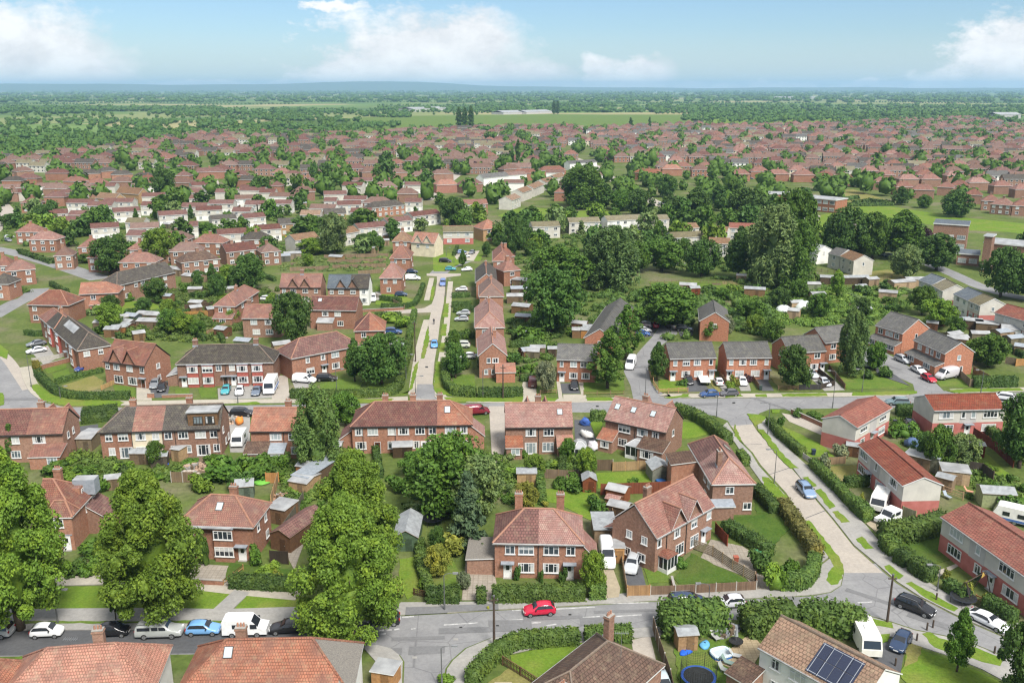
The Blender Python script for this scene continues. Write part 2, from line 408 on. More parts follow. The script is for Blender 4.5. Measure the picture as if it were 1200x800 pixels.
# ------------------------------------------------------------------ roof geometry shared by houses, sheds, extensions
def roof_mb(b, x0, x1, y0, y1, ez, rise, hipL, hipR, mats, ridge='ridge_clay', fascia='upvc', th=.16, tilecap=True, lows=(0, 0)):
    """ridge along x; mats = [(x_end, material)]; lows = (front, back) lowering of the eaves"""
    ym = (y0+y1)/2; hd = (y1-y0)/2
    rl = x0+(hd if hipL else 0); rr = x1-(hd if hipR else 0)
    if rl > rr: rl = rr = (x0+x1)/2
    zt = ez+rise
    A, B_, C, D = (x0,y0,ez), (x1,y0,ez), (x1,y1,ez), (x0,y1,ez)
    R0, R1 = (rl,ym,zt), (rr,ym,zt)
    xa = -1e3
    for k, (xe, mt) in enumerate(mats):
        xb = 1e3 if k == len(mats)-1 else xe
        for pl in ([A, B_, R1, R0], [C, D, R0, R1]):
            q = clip(pl, xa, xb)
            if len(q) > 2: b.poly(q, mt)
        xa = xb
    if hipL: b.poly([D, A, R0], mats[0][1])
    if hipR: b.poly([B_, C, R1], mats[-1][1])
    low = lambda p: (p[0], p[1], p[2]-th)
    edges = [(A, B_), (C, D)]
    edges += [(D, A)] if hipL else [(R0, A), (D, R0)]
    edges += [(B_, C)] if hipR else [(B_, R1), (R1, C)]
    for p, q in edges: b.poly([low(p), low(q), q, p], fascia)
    # underside
    for pl in ([A, B_, R1, R0], [C, D, R0, R1]): b.poly([low(p) for p in reversed(pl)], fascia)
    if hipL: b.poly([low(p) for p in (R0, A, D)], fascia)
    if hipR: b.poly([low(p) for p in (R1, C, B_)], fascia)
    if tilecap:
        up = .05
        L = [(R0, R1)] if (rr-rl) > .1 else []
        if hipL: L += [(R0, A), (R0, D)]
        if hipR: L += [(R1, B_), (R1, C)]
        for p, q in L: b.cyl((p[0], p[1], p[2]+up*.4), (q[0], q[1], q[2]+up*.4), .13, .13, 5, ridge)
    return R0, R1
class H: pass
def frame_from(A, B, z, C=None, D=7., side='B'):
    a, b = P(*A, z), P(*B, z); d = b-a; L = d.length; d.normalize()
    inn = Vector((-d.y, d.x, 0))
    if C is not None:
        c = P(*C, z); D = max(3., abs((c-(b if side == 'B' else a)).dot(inn)))
    ctr = (a+b)/2+inn*(D/2)
    return ctr, math.atan2(d.y, d.x), L, D
def house(label, A, B, C=None, D=7.2, ez=5., pitch=38., hip='', wall='brick_red', segs=None, roof='tile_red', rsegs=None,
          up=(), dn=(), doors=(), sideL=(), sideR=(), ch=(), gab=(), bays=(), split=None, lod=0, name='house', cat='house',
          ridge='ridge_clay', fascia='upvc', ov=.28, z=None, group=None, dmat='door_white', pipes=(), zone=None, back=(), mode='eave', dark=False, vents=()):
    """A, B: the near eave's two ends as measured; C: the far eave corner (depth), or D in metres"""
    if mode == 'ridge':
        rise = math.tan(math.radians(pitch))*D/2
        a, b = P(*A, ez+rise), P(*B, ez+rise); d = (b-a); L = d.length; d.normalize()
        ctr = (a+b)/2; rz = math.atan2(d.y, d.x)
        if 'L' in hip: ctr -= d*(D/4); L += D/2
        if 'R' in hip: ctr += d*(D/4); L += D/2
        ctr = Vector((ctr.x, ctr.y, 0))
    else:
        ctr, rz, L, D = frame_from(A, B, ez if z is None else z, C, D); ctr.z = 0
    h = H(); h.L, h.D, h.ez, h.lod = L, D, ez, lod
    rise = math.tan(math.radians(pitch))*D/2; h.rise = rise
    root = empty(name, ctr, rz); h.root = root
    if zone is None: tag(root, label, cat, group)
    else: later(root, label, zone, (A[0]+B[0])/2, cat, group)
    hl, hr = 'L' in hip, 'R' in hip
    wx0, wx1 = -L/2+(ov if hl else .12), L/2-(ov if hr else .12); wy0, wy1 = -D/2+ov, D/2-ov
    h.wx0, h.wx1, h.wy0, h.wy1 = wx0, wx1, wy0, wy1; W = wx1-wx0
    fx = lambda f: wx0+W*f; h.fx = fx
    fy = lambda f: wy0+(wy1-wy0)*f
    # walls
    w = MB(); sg = segs or [(1., wall)]
    zt = ez-.1
    zs = [(0., zt, None)] if not split else [(0., split[0], split[1]), (split[0], zt, None)]
    x = wx0
    for fe, mt in sg:
        xe = fx(fe)
        for za, zb, mm in zs:
            w.poly([(x,wy0,za),(xe,wy0,za),(xe,wy0,zb),(x,wy0,zb)], mm or mt)
            w.poly([(xe,wy1,za),(x,wy1,za),(x,wy1,zb),(xe,wy1,zb)], mm or mt)
        x = xe
    for za, zb, mm in zs:
        w.poly([(wx0,wy1,za),(wx0,wy0,za),(wx0,wy0,zb),(wx0,wy1,zb)], mm or sg[0][1])
        w.poly([(wx1,wy0,za),(wx1,wy1,za),(wx1,wy1,zb),(wx1,wy0,zb)], mm or sg[-1][1])
    gz = rise*(wy1-wy0)/D
    ztop = ez-.1+gz
    if not hl: w.poly([(wx0,wy1,zt),(wx0,wy0,zt),(wx0,0,ztop)], sg[0][1])
    if not hr: w.poly([(wx1,wy0,zt),(wx1,wy1,zt),(wx1,0,ztop)], sg[-1][1])
    h.wall = w.obj('wall', root)
    # roof
    b = MB(); rs = [(fx(f), m_) for f, m_ in rsegs] if rsegs else [(1e3, roof)]
    roof_mb(b, -L/2, L/2, -D/2, D/2, ez, rise, hl, hr, rs, ridge, fascia, tilecap=lod < 2)
    if lod < 2:                                                    # gutters along both eaves
        b.box(-L/2, L/2, -D/2-.11, -D/2-.005, ez-.17, ez-.05, 'gutter_grey' if fascia == 'upvc' else 'pipe_dark')
    h.roof = b.obj('roof', root)
    h.zroof = lambda y: ez+rise*(1-abs(y)/(D/2))
    for f, dy in ch:
        c = MB(); x = fx(f); y = dy; zb = h.zroof(y)
        r_ = 'brick_brown' if wall.startswith(('render', 'panel')) else wall
        c.box(x-.5, x+.5, y-.33, y+.33, zb-.9, h.ez+rise+1.05, r_); c.box(x-.57, x+.57, y-.4, y+.4, h.ez+rise+.8, h.ez+rise+.95, r_)
        c.box(x-.53, x+.53, y-.36, y+.36, h.ez+rise+1.05, h.ez+rise+1.13, 'kerb')
        if lod < 2:
            c.box(x-.56, x+.56, y-.39-.02, y-.33-.003, zb-.45+(-.0), zb+.02, 'lead')
            for q in (-.28, .02, .3): c.cyl((x+q, y, h.ez+rise+1.1), (x+q, y, h.ez+rise+1.5), .12, .09, 7, 'ridge_clay')
        c.obj('chimney', h.roof)
    def wins(spec, z0, hh, face):
        for s in spec:
            f, ww = s[0], s[1]; h2 = s[2] if len(s) > 2 else hh
            z1 = z0+(hh-h2)
            if face == 'F': add_window(root, fx(f), wy0, z1, ww, h2, 0, lod, dark)
            if face == 'K': add_window(root, fx(f), wy1, z1, ww, h2, math.pi, lod, dark)
            if face == 'L': add_window(root, wx0, fy(f), z1, ww, h2, -math.pi/2, lod, dark)
            if face == 'R': add_window(root, wx1, fy(f), z1, ww, h2, math.pi/2, lod, dark)
    uz = ez-1.62
    wins(up, uz, 1.2, 'F'); wins(dn, .85, 1.3, 'F')
    for f, st, ww in sideL: wins([(f, ww)], uz if st else .85, 1.1, 'L')
    for f, st, ww in sideR: wins([(f, ww)], uz if st else .85, 1.1, 'R')
    for f, st, ww in back: wins([(f, ww)], uz if st else .85, 1.2, 'K')
    for dd in doors:
        f = dd[0] if isinstance(dd, tuple) else dd; dm = dd[1] if isinstance(dd, tuple) else dmat
        link(door_mesh(dm), 'door', root, (fx(f), wy0, 0), 0)
        if not (isinstance(dd, tuple) and len(dd) > 2):
            q = MB(); q.box(-.85, .85, -.8, 0, 0, .1, 'lead'); q.obj('door_canopy', root, (fx(f), wy0-.003, 2.25), 0)
    for f in pipes:
        q = MB(); q.cyl((fx(f), wy0-.09, .05), (fx(f), wy0-.09, ez-.2), .055, .055, 6, 'pipe_dark'); q.obj('downpipe', root)
    for gs in gab:                                                  # small front gables (a fourth entry 'K' puts one on the back)
        f, gw, gh = gs[:3]; sy = -1 if len(gs) > 3 else 1
        x = fx(f); hw = gw/2; zp = ez+gh; yb = -D/2*(1-gh/rise) if gh < rise else 0
        zb = ez; e = .06; ye = -D/2-.05
        def pl(q, pts, mt):
            pts = [(p[0], p[1]*sy, p[2]) for p in pts]; q.poly(pts if sy > 0 else pts[::-1], mt)
        q = MB(); pl(q, [(x-hw+.12, wy0-.02, zb-.35), (x+hw-.12, wy0-.02, zb-.35), (x+hw-.12, wy0-.02, zb+.02), (x, wy0-.02, zp-.1), (x-hw+.12, wy0-.02, zb+.02)], wall)
        go = q.obj('front_gable', root); q = MB()
        gr = roof if not rsegs else rs[0][1] if x < rs[0][0] else rs[-1][1]
        for sx in (-1, 1):
            pl(q, [(x, ye-.1, zp+e), (x+sx*hw, ye-.1, zb+e), (x+sx*hw, -D/2+.02, zb+e), (x, yb, zp+e)][::sx], gr)
            pl(q, [(x, ye-.1, zp+e-.14), (x+sx*hw, ye-.1, zb+e-.14), (x+sx*hw, ye-.1, zb+e), (x, ye-.1, zp+e)][::sx], fascia)
        q.cyl((x, (ye-.1)*sy, zp+e), (x, yb*sy, zp+e), .11, .11, 5, ridge)
        q.obj('gable_roof', go)
    for f, bw, mid in bays:                                         # two-storey bays with a panel between
        x = fx(f); q = MB(); yf = wy0-.6
        q.box(x-bw/2, x+bw/2, yf, wy0+.01, 0, ez-.25, mid); q.box(x-bw/2-.1, x+bw/2+.1, yf-.1, wy0-.002, ez-.25, ez-.12, 'lead')
        bo = q.obj('bay', root)
        for z0, hh in ((.85, 1.35), (ez-1.72, 1.25)): add_window(bo, x, yf, z0, bw-.1, hh, 0, 1)
    return h
def ext(h, f, w, d, z0, z1, wall, roof, kind='lean', wins=(), face='F', name='extension', fascia='upvc', off=0.):
    """single-storey piece added to the front (F), back (K) or an end (L, R) wall of a house"""
    g = empty(name, (0, 0, 0)); g.parent = h.root
    if face == 'F': g.location = (h.fx(f), h.wy0-.004, 0)
    elif face == 'K': g.location = (h.fx(f), h.wy1+.004, 0); g.rotation_euler.z = math.pi
    elif face == 'L': g.location = (h.wx0-.004, h.wy0+(h.wy1-h.wy0)*f, 0); g.rotation_euler.z = -math.pi/2
    else: g.location = (h.wx1+.004, h.wy0+(h.wy1-h.wy0)*f, 0); g.rotation_euler.z = math.pi/2
    b = MB(); x0, x1 = -w/2, w/2
    b.poly([(x0,-d,0),(x1,-d,0),(x1,-d,z0-.05),(x0,-d,z0-.05)], wall)
    b.poly([(x0,0,0),(x0,-d,0),(x0,-d,z0-.05),(x0,0,z1-.05)], wall); b.poly([(x1,-d,0),(x1,0,0),(x1,0,z1-.05),(x1,-d,z0-.05)], wall)
    wo = b.obj('extension_wall', g)
    q = MB(); o = .2; zz = z0-(z1-z0)*o/d
    T = [(x0-o,-d-o,zz),(x1+o,-d-o,zz),(x1+o,0,z1),(x0-o,0,z1)]
    q.poly(T, roof)
    lo = [(p[0], p[1], p[2]-.13) for p in T]
    for i in range(4): q.poly([lo[i], lo[(i+1)%4], T[(i+1)%4], T[i]], fascia)
    q.obj('extension_roof', g)
    for wx, ww, wz, hh in wins: add_window(g, wx, -d, wz, ww, hh, 0, 1)
    return g
def conservatory(h, f, w, d, face='F', zt=2.9, roof='felt_pale'):
    g = empty('conservatory', (0, 0, 0)); g.parent = h.root
    g.location = (h.fx(f), h.wy0-.004, 0) if face == 'F' else (h.fx(f), h.wy1+.004, 0)
    if face != 'F': g.rotation_euler.z = math.pi
    b = MB(); b.box(-w/2, w/2, -d, 0, 0, .6, 'upvc')
    n = max(3, int(w/.8))
    for k in range(n+1):
        x = -w/2+.05+(w-.1)*k/n; b.box(x-.05, x+.05, -d, -d+.09, .6, 2.15, 'upvc')
    for y in np.linspace(-d+.7, -.1, max(2, int(d/.8))):
        for s in (-1, 1): b.box(s*w/2-.05-(s*.05), s*w/2+.05-(s*.05), y-.04, y+.04, .6, 2.15, 'upvc')
    b.box(-w/2, w/2, -d, 0, 2.15, 2.28, 'upvc'); b.obj('conservatory_frame', g)
    q = MB(); q.box(-w/2+.06, w/2-.06, -d+.05, -.02, .6, 2.15, 'glass_dark'); q.obj('conservatory_glass', g)
    r = MB(); c = (0, -d*.35, zt); T = [(-w/2-.1,-d-.1,2.28),(w/2+.1,-d-.1,2.28),(w/2+.1,0,2.28),(-w/2-.1,0,2.28)]
    r0, r1 = (-w*.15,-d*.4,zt), (w*.15,-d*.4,zt)
    r.poly([T[0],T[1],r1,r0], roof); r.poly([T[2],T[3],(-w*.15,0,zt),(w*.15,0,zt)], roof)
    r.poly([T[1],T[2],(w*.15,0,zt),r1], roof); r.poly([T[3],T[0],r0,(-w*.15,0,zt)], roof); r.poly([r0,r1,(w*.15,0,zt),(-w*.15,0,zt)], roof)
    for p, q_ in ((T[0], r0), (T[1], r1), (r0, r1)) if not roof.startswith('tile') else (): r.cyl(p, q_, .05, .05, 5, 'upvc')
    r.obj('conservatory_roof', g)
def skylight(h, f, up, w=.8, hh=1.1, face='F'):
    """pane lying in a slope: up = share of the way from eave to ridge"""
    s = -1 if face == 'F' else 1
    y = s*h.D/2*(1-up); z = h.ez+h.rise*up; a = math.atan2(h.rise, h.D/2)
    b = MB(); b.box(-w/2-.07, w/2+.07, -hh/2-.07, hh/2+.07, .0, .09, 'fascia_dark'); b.box(-w/2, w/2, -hh/2, hh/2, .03, .1, 'roof_glass')
    o = b.obj('skylight', h.roof); o.location = (h.fx(f), y, z+.015)
    o.rotation_euler = (a if face == 'F' else -a, 0, 0)
def part_box(h, name, x0, x1, y0, y1, z0, z1, mat, top=None, parent=None):
    b = MB(); b.box(x0, x1, y0, y1, z0, z1, mat, top); return b.obj(name, parent or h.root)
# ------------------------------------------------------------------ foliage
def leaf_quads(c, n, size, aspect=1.7, jitter=.8):
    """diamond leaf sprays at points c facing roughly along n"""
    N = len(c); r = RNG.normal(size=(N, 3)); nn = n+r*jitter; nn /= np.linalg.norm(nn, axis=1)[:, None]+1e-9
    t = np.cross(nn, RNG.normal(size=(N, 3))); t /= np.linalg.norm(t, axis=1)[:, None]+1e-9
    b = np.cross(nn, t); s = (size*RNG.uniform(.6, 1.4, N))[:, None]
    V = np.stack([c-t*s*aspect*.5, c-b*s*.5-t*s*.1, c+t*s*aspect*.5, c+b*s*.5+t*s*.1], 1).reshape(-1, 3)
    return V, np.arange(4*N).reshape(-1, 4)
def ball(c, r, nu=9, nv=6, rough=.18):
    u = np.linspace(0, 2*np.pi, nu, endpoint=False); v = np.linspace(.15, np.pi-.15, nv)
    uu, vv = np.meshgrid(u, v); k = 1+RNG.normal(size=uu.shape)*rough
    X = np.stack([np.cos(uu)*np.sin(vv)*k*r[0]+c[0], np.sin(uu)*np.sin(vv)*k*r[1]+c[1], np.cos(vv)*k*r[2]+c[2]], -1).reshape(-1, 3)
    Q = [(j*nu+i, j*nu+(i+1) % nu, (j+1)*nu+(i+1) % nu, (j+1)*nu+i) for j in range(nv-1) for i in range(nu)]
    return X, np.array(Q)
def join(parts):
    V, Q, o = [], [], 0
    for v, q in parts: V.append(v); Q.append(q+o); o += len(v)
    return np.concatenate(V), np.concatenate(Q)
def profile_r(kind, t):
    """crown half-width (share of its greatest) at height share t"""
    if kind == 'round': return math.sqrt(max(0, 1-(2*t-1)**2))**.85
    if kind == 'ovate': return (math.sin(math.pi*min(1, t*1.02+.02)**.72))**.75 if t < 1 else 0.1
    if kind == 'lime': return min(1., .66+1.4*t) if t < .25 else max(.08, max(0, 1-((t-.25)/.77)**1.7)**.8)
    if kind == 'cone': return max(.05, (1-t)**.85)*min(1, .55+t*4)
    if kind == 'poplar': return max(.12, min(1, .6+t*2)*(1-t**3)**.8)
    if kind == 'willow': return min(1., .75+t) if t < .5 else max(.12, math.sqrt(max(0, 1-((t-.5)/.52)**2)))
    return 1.
def crown_mesh(name, kind, h, r, n_clump, per, leaf, mat='leaves', core=True, droop=0., clump=.3, gap=.0):
    parts = []; rr = []
    for k in range(n_clump):
        t = (k+.5)/n_clump; t = t**.9
        a = k*2.39996+RNG.uniform(-.5, .5); pr = profile_r(kind, t)*r
        q = math.sqrt(RNG.uniform(.18, 1.)); d = pr*(.35+.62*q) if k % 4 else pr*.25*q
        c = np.array([math.cos(a)*d, math.sin(a)*d, t*h]); cr = r*clump*RNG.uniform(.55, 1.3)*(.55+.45*profile_r(kind, t))
        rr.append((c, cr))
    for c, cr in rr:
        s = RNG.normal(size=(per, 3)); s[:, 2] += .25; s /= np.linalg.norm(s, axis=1)[:, None]
        p = c+s*cr*RNG.uniform(.72, 1.08, per)[:, None]*np.array([1, 1, .8 if kind != 'willow' else 1.5])
        if droop: p[:, 2] -= droop*np.linalg.norm(p[:, :2], axis=1)*RNG.uniform(.2, 1, per)
        p[:, 2] = np.clip(p[:, 2], .02*h, None)
        out = s*.8+np.array([0, 0, .5])
        parts.append(leaf_quads(p, out, leaf, 1.7 if kind != 'willow' else 2.6))
        if core: parts.append(ball(c, (cr*.5, cr*.5, cr*.42), 6, 4))
    if core:
        for t in (.22, .42, .62, .8):
            pr = profile_r(kind, t)*r*.42; parts.append(ball((0, 0, t*h), (pr, pr, h*.17), 8, 5))
    V, Q = join(parts); return fast_mesh(name, V, Q, mat)
def trunk_mesh(name, h, r, reach, seed, n=5, lean=0.):
    """tapered trunk with limbs that rise into the crown"""
    rnd = random.Random(seed); b = MB(); pts = [Vector((0, 0, -.1))]
    for k in range(1, 5): pts.append(Vector((rnd.uniform(-.04, .04)*h, rnd.uniform(-.04, .04)*h, h*k/4)))
    rad = [r*1.25, r, r*.85, r*.65, r*.4]
    for k in range(4): b.cyl(pts[k], pts[k+1], rad[k], rad[k+1], 8, 'bark', cap=k in (0, 3))
    for k in range(n):
        a = 2*math.pi*k/n+rnd.uniform(-.4, .4); z = h*rnd.uniform(.45, .85)
        e = Vector((math.cos(a)*reach, math.sin(a)*reach, z+reach*rnd.uniform(.7, 1.2))); s = Vector((0, 0, z)); m_ = s.lerp(e, .5)+Vector((0, 0, -.1*reach))
        b.cyl(s, m_, r*.42, r*.28, 6, 'bark'); b.cyl(m_, e, r*.28, r*.1, 6, 'bark')
    return b.mesh(name, False, True)
TREE = {}
def tree_kind(key, kind, h, r, base, n_clump, per, leaf, variants=2, mat='leaves', **kw):
    """nominal tree: crown h tall and r wide that starts at height base"""
    L = []
    for k in range(variants):
        cm = crown_mesh('crown', kind, h, r, n_clump, per, leaf, mat, **kw)
        tm = trunk_mesh('trunk', base+h*.45, max(.14, r*.075), r*.5, len(TREE)*10+k)
        L.append((cm, tm))
    TREE[key] = (L, h, r, base)
G_MID = (.072, .142, .021); G_LIGHT = (.125, .21, .027); G_DARK = (.06, .12, .024); G_BLUE = (.08, .135, .07); G_YEL = (.22, .24, .045); G_OLIVE = (.13, .195, .068); G_PURP = (.06, .03, .04); G_GREY = (.17, .20, .12)
def tree(key, px, py, hm, wm, col, label=None, zone=None, v=None, name='tree', cat='tree', group=None, base=None, loc=None, parts=True):
    """hm, wm: overall height and crown width in metres; base = clear stem as a share"""
    L, h, r, bs = TREE[key]; cm, tm = L[(len(PENDING)+int(px*7)) % len(L) if v is None else v % len(L)]
    p = P(px, py) if loc is None else Vector(loc)
    total = h+bs; s = hm/total; k = wm/(2*r)
    rz = RNG.uniform(0, 6.28)
    if parts:
        o = empty(name, p, rz); o.scale = (k, k, s)
        link(tm, 'trunk', o); c = link(cm, 'crown', o, (0, 0, bs), color=col)
    else:
        o = link(cm, name, None, p+Vector((0, 0, bs*s*.5)), rz, col, (k, k, s))
    if zone is None: tag(o, label, cat, group)
    else: later(o, label, zone, px, cat, group)
    return o
# ------------------------------------------------------------------ hedges, fences, walls
def hedge(pts, label, h=1.5, w=1., col=G_MID, leaf=.2, dens=34, loose=.07, name='hedge', cat='hedge', closed=False, group=None, zone=None, world=False):
    W = [np.array((*(P(*p)[:2] if not world else p[:2]),)) for p in pts]
    org = Vector((*W[0], 0)); parts = []
    for i in range(len(W)-1):
        a, b = W[i]-W[0], W[i+1]-W[0]; d = b-a; L = np.linalg.norm(d)
        if L < .05: continue
        d = d/L; n = np.array([-d[1], d[0]])
        faces = [('top', L*w), ('s', L*h), ('t', L*h)]
        if i == 0: faces.append(('e0', w*h))
        if i == len(W)-2: faces.append(('e1', w*h))
        if dist_of(org) > 260: k = dens*.35; lf = leaf*1.6
        else: k = dens; lf = leaf
        for nm, ar in faces:
            N = max(4, int(ar*k)); u = RNG.uniform(-.02, 1.02, N)*L; q = RNG.uniform(-1, 1, N)*w/2; z = RNG.uniform(0.02, 1, N)*h
            wob = (np.sin(u*1.3+i)+np.sin(u*.47+2*i))*loose*.9
            if nm == 'top': z = np.full(N, h)+wob; nn = np.array([0, 0, 1.])
            elif nm == 's': q = np.full(N, w/2)+wob*.5; nn = np.array([*n, .25])
            elif nm == 't': q = np.full(N, -w/2)-wob*.5; nn = np.array([*-n, .25])
            elif nm == 'e0': u = np.full(N, -.02); nn = np.array([*-d, .2])
            else: u = np.full(N, L+.02); nn = np.array([*d, .2])
            c = np.stack([a[0]+d[0]*u+n[0]*q, a[1]+d[1]*u+n[1]*q, z], 1)+RNG.normal(size=(N, 3))*loose
            c[:, 2] = np.clip(c[:, 2], .03, None)
            parts.append(leaf_quads(c, np.tile(nn, (N, 1)), lf, 1.5, .45))
        e = .1; m = 1+int(L/1.5)                                     # solid heart
        for sg in range(m):
            u0, u1 = L*sg/m, L*(sg+1)/m; hw = w/2-.07; hh = h-.08+RNG.uniform(-.04, .04)
            V = np.array([[a[0]+d[0]*u+n[0]*q, a[1]+d[1]*u+n[1]*q, z] for z in (0, hh) for u, q in ((u0-.0, -hw), (u1, -hw), (u1, hw), (u0, hw))])
            parts.append((V, np.array([(4,5,6,7),(0,1,5,4),(1,2,6,5),(2,3,7,6),(3,0,4,7)])))
    V, Q = join(parts); o = link(fast_mesh(name, V, Q, 'leaves'), name, None, org, 0, col)
    if zone is None: tag(o, label, cat, group)
    else: later(o, label, zone, sum(p[0] for p in pts)/len(pts), cat, group)
    return o
def dist_of(p): return math.hypot(p[0], p[1])
BUSH = []
def make_bushes():
    for k in range(4):
        parts = []
        for q in range(9):
            c = RNG.normal(size=3)*np.array([.32, .32, .2])+np.array([0, 0, .5]); r = RNG.uniform(.25, .42)
            s = RNG.normal(size=(80, 3)); s[:, 2] += .3; s /= np.linalg.norm(s, axis=1)[:, None]
            p = c+s*r*RNG.uniform(.75, 1.1, 80)[:, None]; p[:, 2] = np.clip(p[:, 2], .02, None)
            parts.append(leaf_quads(p, s+np.array([0, 0, .4]), .16)); parts.append(ball(c, (r*.7, r*.7, r*.6), 6, 4))
        parts.append(ball((0, 0, .35), (.5, .5, .36), 8, 5)); V, Q = join(parts); BUSH.append(fast_mesh('bush', V, Q, 'leaves'))
def bush(px, py, w, h, col, label, zone=None, name='bush', group=None):
    o = link(BUSH[int(px*3+py) % 4], name, None, P(px, py), RNG.uniform(0, 6), col, (w/1.5, w/1.5, h/1.02))
    if zone is None: tag(o, label, 'bush', group)
    else: later(o, label, zone, px, 'bush', group)
    return o
def fence(pts, label, h=1.7, kind='panel', col=(1, 1, 1), post=2.4, posts=True, zone=None, name='fence', cat='fence'):
    W = [P(*p) for p in pts]; root = empty(name, W[0]); pan = MB(); post_pos = []
    pm = {'panel': 'concrete_post', 'wood': 'timber', 'slat': 'timber', 'picket': 'timber', 'rail': 'timber', 'wall': 'brick_red', 'conc': 'concrete_post'}[kind]
    for i in range(len(W)-1):
        a, b = W[i]-W[0], W[i+1]-W[0]; d = b-a; L = d.length
        if L < .2: continue
        d.normalize(); n = (-d.y, d.x); c = (a+b)/2
        if kind in ('panel', 'wood', 'conc'): pan.obox(c, d, n, L/2, .025, .05, h, 'fence_wood' if kind != 'conc' else 'concrete_post')
        elif kind == 'slat':
            for z in np.arange(.15, h-.05, .24): pan.obox(c, d, n, L/2, .02, z, z+.17, 'fence_wood')
        elif kind == 'picket':
            for z in (.3, h-.3): pan.obox(c, d, (n[0], n[1]), L/2, .02, z, z+.08, 'timber')
            for k in range(int(L/.22)):
                q = a+d*(.11+k*.22); pan.obox(q, d, n, .05, .012, .05, h, 'fence_wood')
            pan.obox(c, d, n, L/2, .05, h, h+.05, 'timber')
        elif kind == 'rail':
            for z in (.35, .7, h-.1): pan.obox(c, d, n, L/2, .03, z, z+.09, 'timber')
        elif kind == 'wall': pan.obox(c, d, n, L/2, .11, 0, h-.08, 'brick_red'); pan.obox(c, d, n, L/2+.02, .15, h-.08, h, 'kerb')
        if kind != 'wall':
            m = max(1, int(round(L/post)))
            for k in range(m+1):
                if k == m and i < len(W)-2: continue
                post_pos.append((a+d*(L*k/m), d, n))
    pan.obj('panel' if kind != 'wall' else 'brickwork', root, color=col)
    if post_pos:
        if posts:
            pmesh = MB(); pmesh.box(-.06, .06, -.06, .06, 0, h+.08, pm); pmesh = pmesh.mesh('post')
            for q, d, n in post_pos: link(pmesh, 'post', root, q, math.atan2(d.y, d.x), col)
        else:
            pmesh = MB()
            for q, d, n in post_pos: pmesh.obox(q, d, n, .06, .06, 0, h+.08, pm)
            pmesh.obj('post', root, color=col)
    if zone is None: tag(root, label, cat)
    else: later(root, label, zone, sum(p[0] for p in pts)/len(pts), cat)
    return root
# ------------------------------------------------------------------ sheds
def shed(px, py, w, d, label, rz=0., h=2., rise=.5, wall='timber', wcol=(1, 1, 1), roof='felt', door=True, flat=False, axis='x', zone=None, name='shed', cat='shed'):
    root = empty(name, P(px, py), rz); b = MB()
    b.box(-w/2, w/2, -d/2, d/2, 0, h, wall)
    if not flat:
        if axis == 'x':
            for s in (-1, 1): b.poly([(s*w/2, -d/2*s, h), (s*w/2, d/2*s, h), (s*w/2, 0, h+rise)], wall)
        else:
            for s in (-1, 1): b.poly([(d and -w/2*-s, s*d/2, h), (-w/2*s, s*d/2, h), (0, s*d/2, h+rise)], wall)
    b.obj('wall', root, color=wcol)
    q = MB(); o = .15
    if flat: q.box(-w/2-o, w/2+o, -d/2-o, d/2+o, h+.003, h+.1, 'upvc' if roof == 'felt_pale' else roof, roof)
    elif axis == 'x': roof_mb(q, -w/2-o, w/2+o, -d/2-o, d/2+o, h-.02, rise+.06, False, False, [(1e3, roof)], tilecap=False, th=.06, fascia='timber')
    else:
        roof_mb(q, -d/2-o, d/2+o, -w/2-o, w/2+o, h-.02, rise+.06, False, False, [(1e3, roof)], tilecap=False, th=.06, fascia='timber')
        q.v = [(-y, x, z) for x, y, z in q.v]
    q.obj('roof', root)
    if door:
        k = MB(); k.box(-.42, .42, -.04, .0, .05, min(1.85, h-.1), 'timber'); k.box(.28, .34, -.07, -.04, .9, 1., 'metal_grey'); k.obj('door', root, (w*.12, -d/2-.004, 0), 0, color=tuple(c*.6 for c in wcol))
    if zone is None: tag(root, label, cat)
    else: later(root, label, zone, px, cat)
    return root
# ------------------------------------------------------------------ street lamps and poles
_LP = {}
def lamp(px, py, h, label, arm=1.1, rz=math.pi, wood=False, zone=None, name='street_lamp', cat='street lamp'):
    root = empty(name, P(px, py), rz); key = (round(h, 1), arm, wood)
    if key not in _LP:
        b = MB(); mt = 'pole_wood' if wood else 'lamp_grey'
        if wood:
            b.cyl((0,0,-.1), (0,0,h), .16, .11, 10, mt); q = MB(); q.box(-.08, .08, -.5, .5, h-.6, h-.5, mt); q.cyl((0,0,h-.1), (0,0,h+.06), .14, .14, 8, 'lamp_grey')
            for y in (-.42, 0, .42): q.cyl((0,y,h-.5), (0,y,h-.32), .04, .05, 6, 'lamp_head')
        else:
            b.cyl((0,0,-.1), (0,0,1.3), .1, .1, 10, mt); b.cyl((0,0,1.3), (0,0,h), .065, .05, 8, mt)
            b.tube([(0,0,h), (arm*.4,0,h+.22), (arm,0,h+.3)], .035, 6, mt)
            q = MB(); q.box(arm-.05, arm+.6, -.13, .13, h+.22, h+.36, 'lamp_head'); q.box(arm, arm+.5, -.1, .1, h+.17, h+.22, 'lamp_glass')
        _LP[key] = (b.mesh('pole', False), q.mesh('head', False))
    a, c = _LP[key]; link(a, 'pole', root); link(c, 'cross_arm' if wood else 'lamp_head', root)
    if zone is None: tag(root, label, cat)
    else: later(root, label, zone, px, cat)
    return root
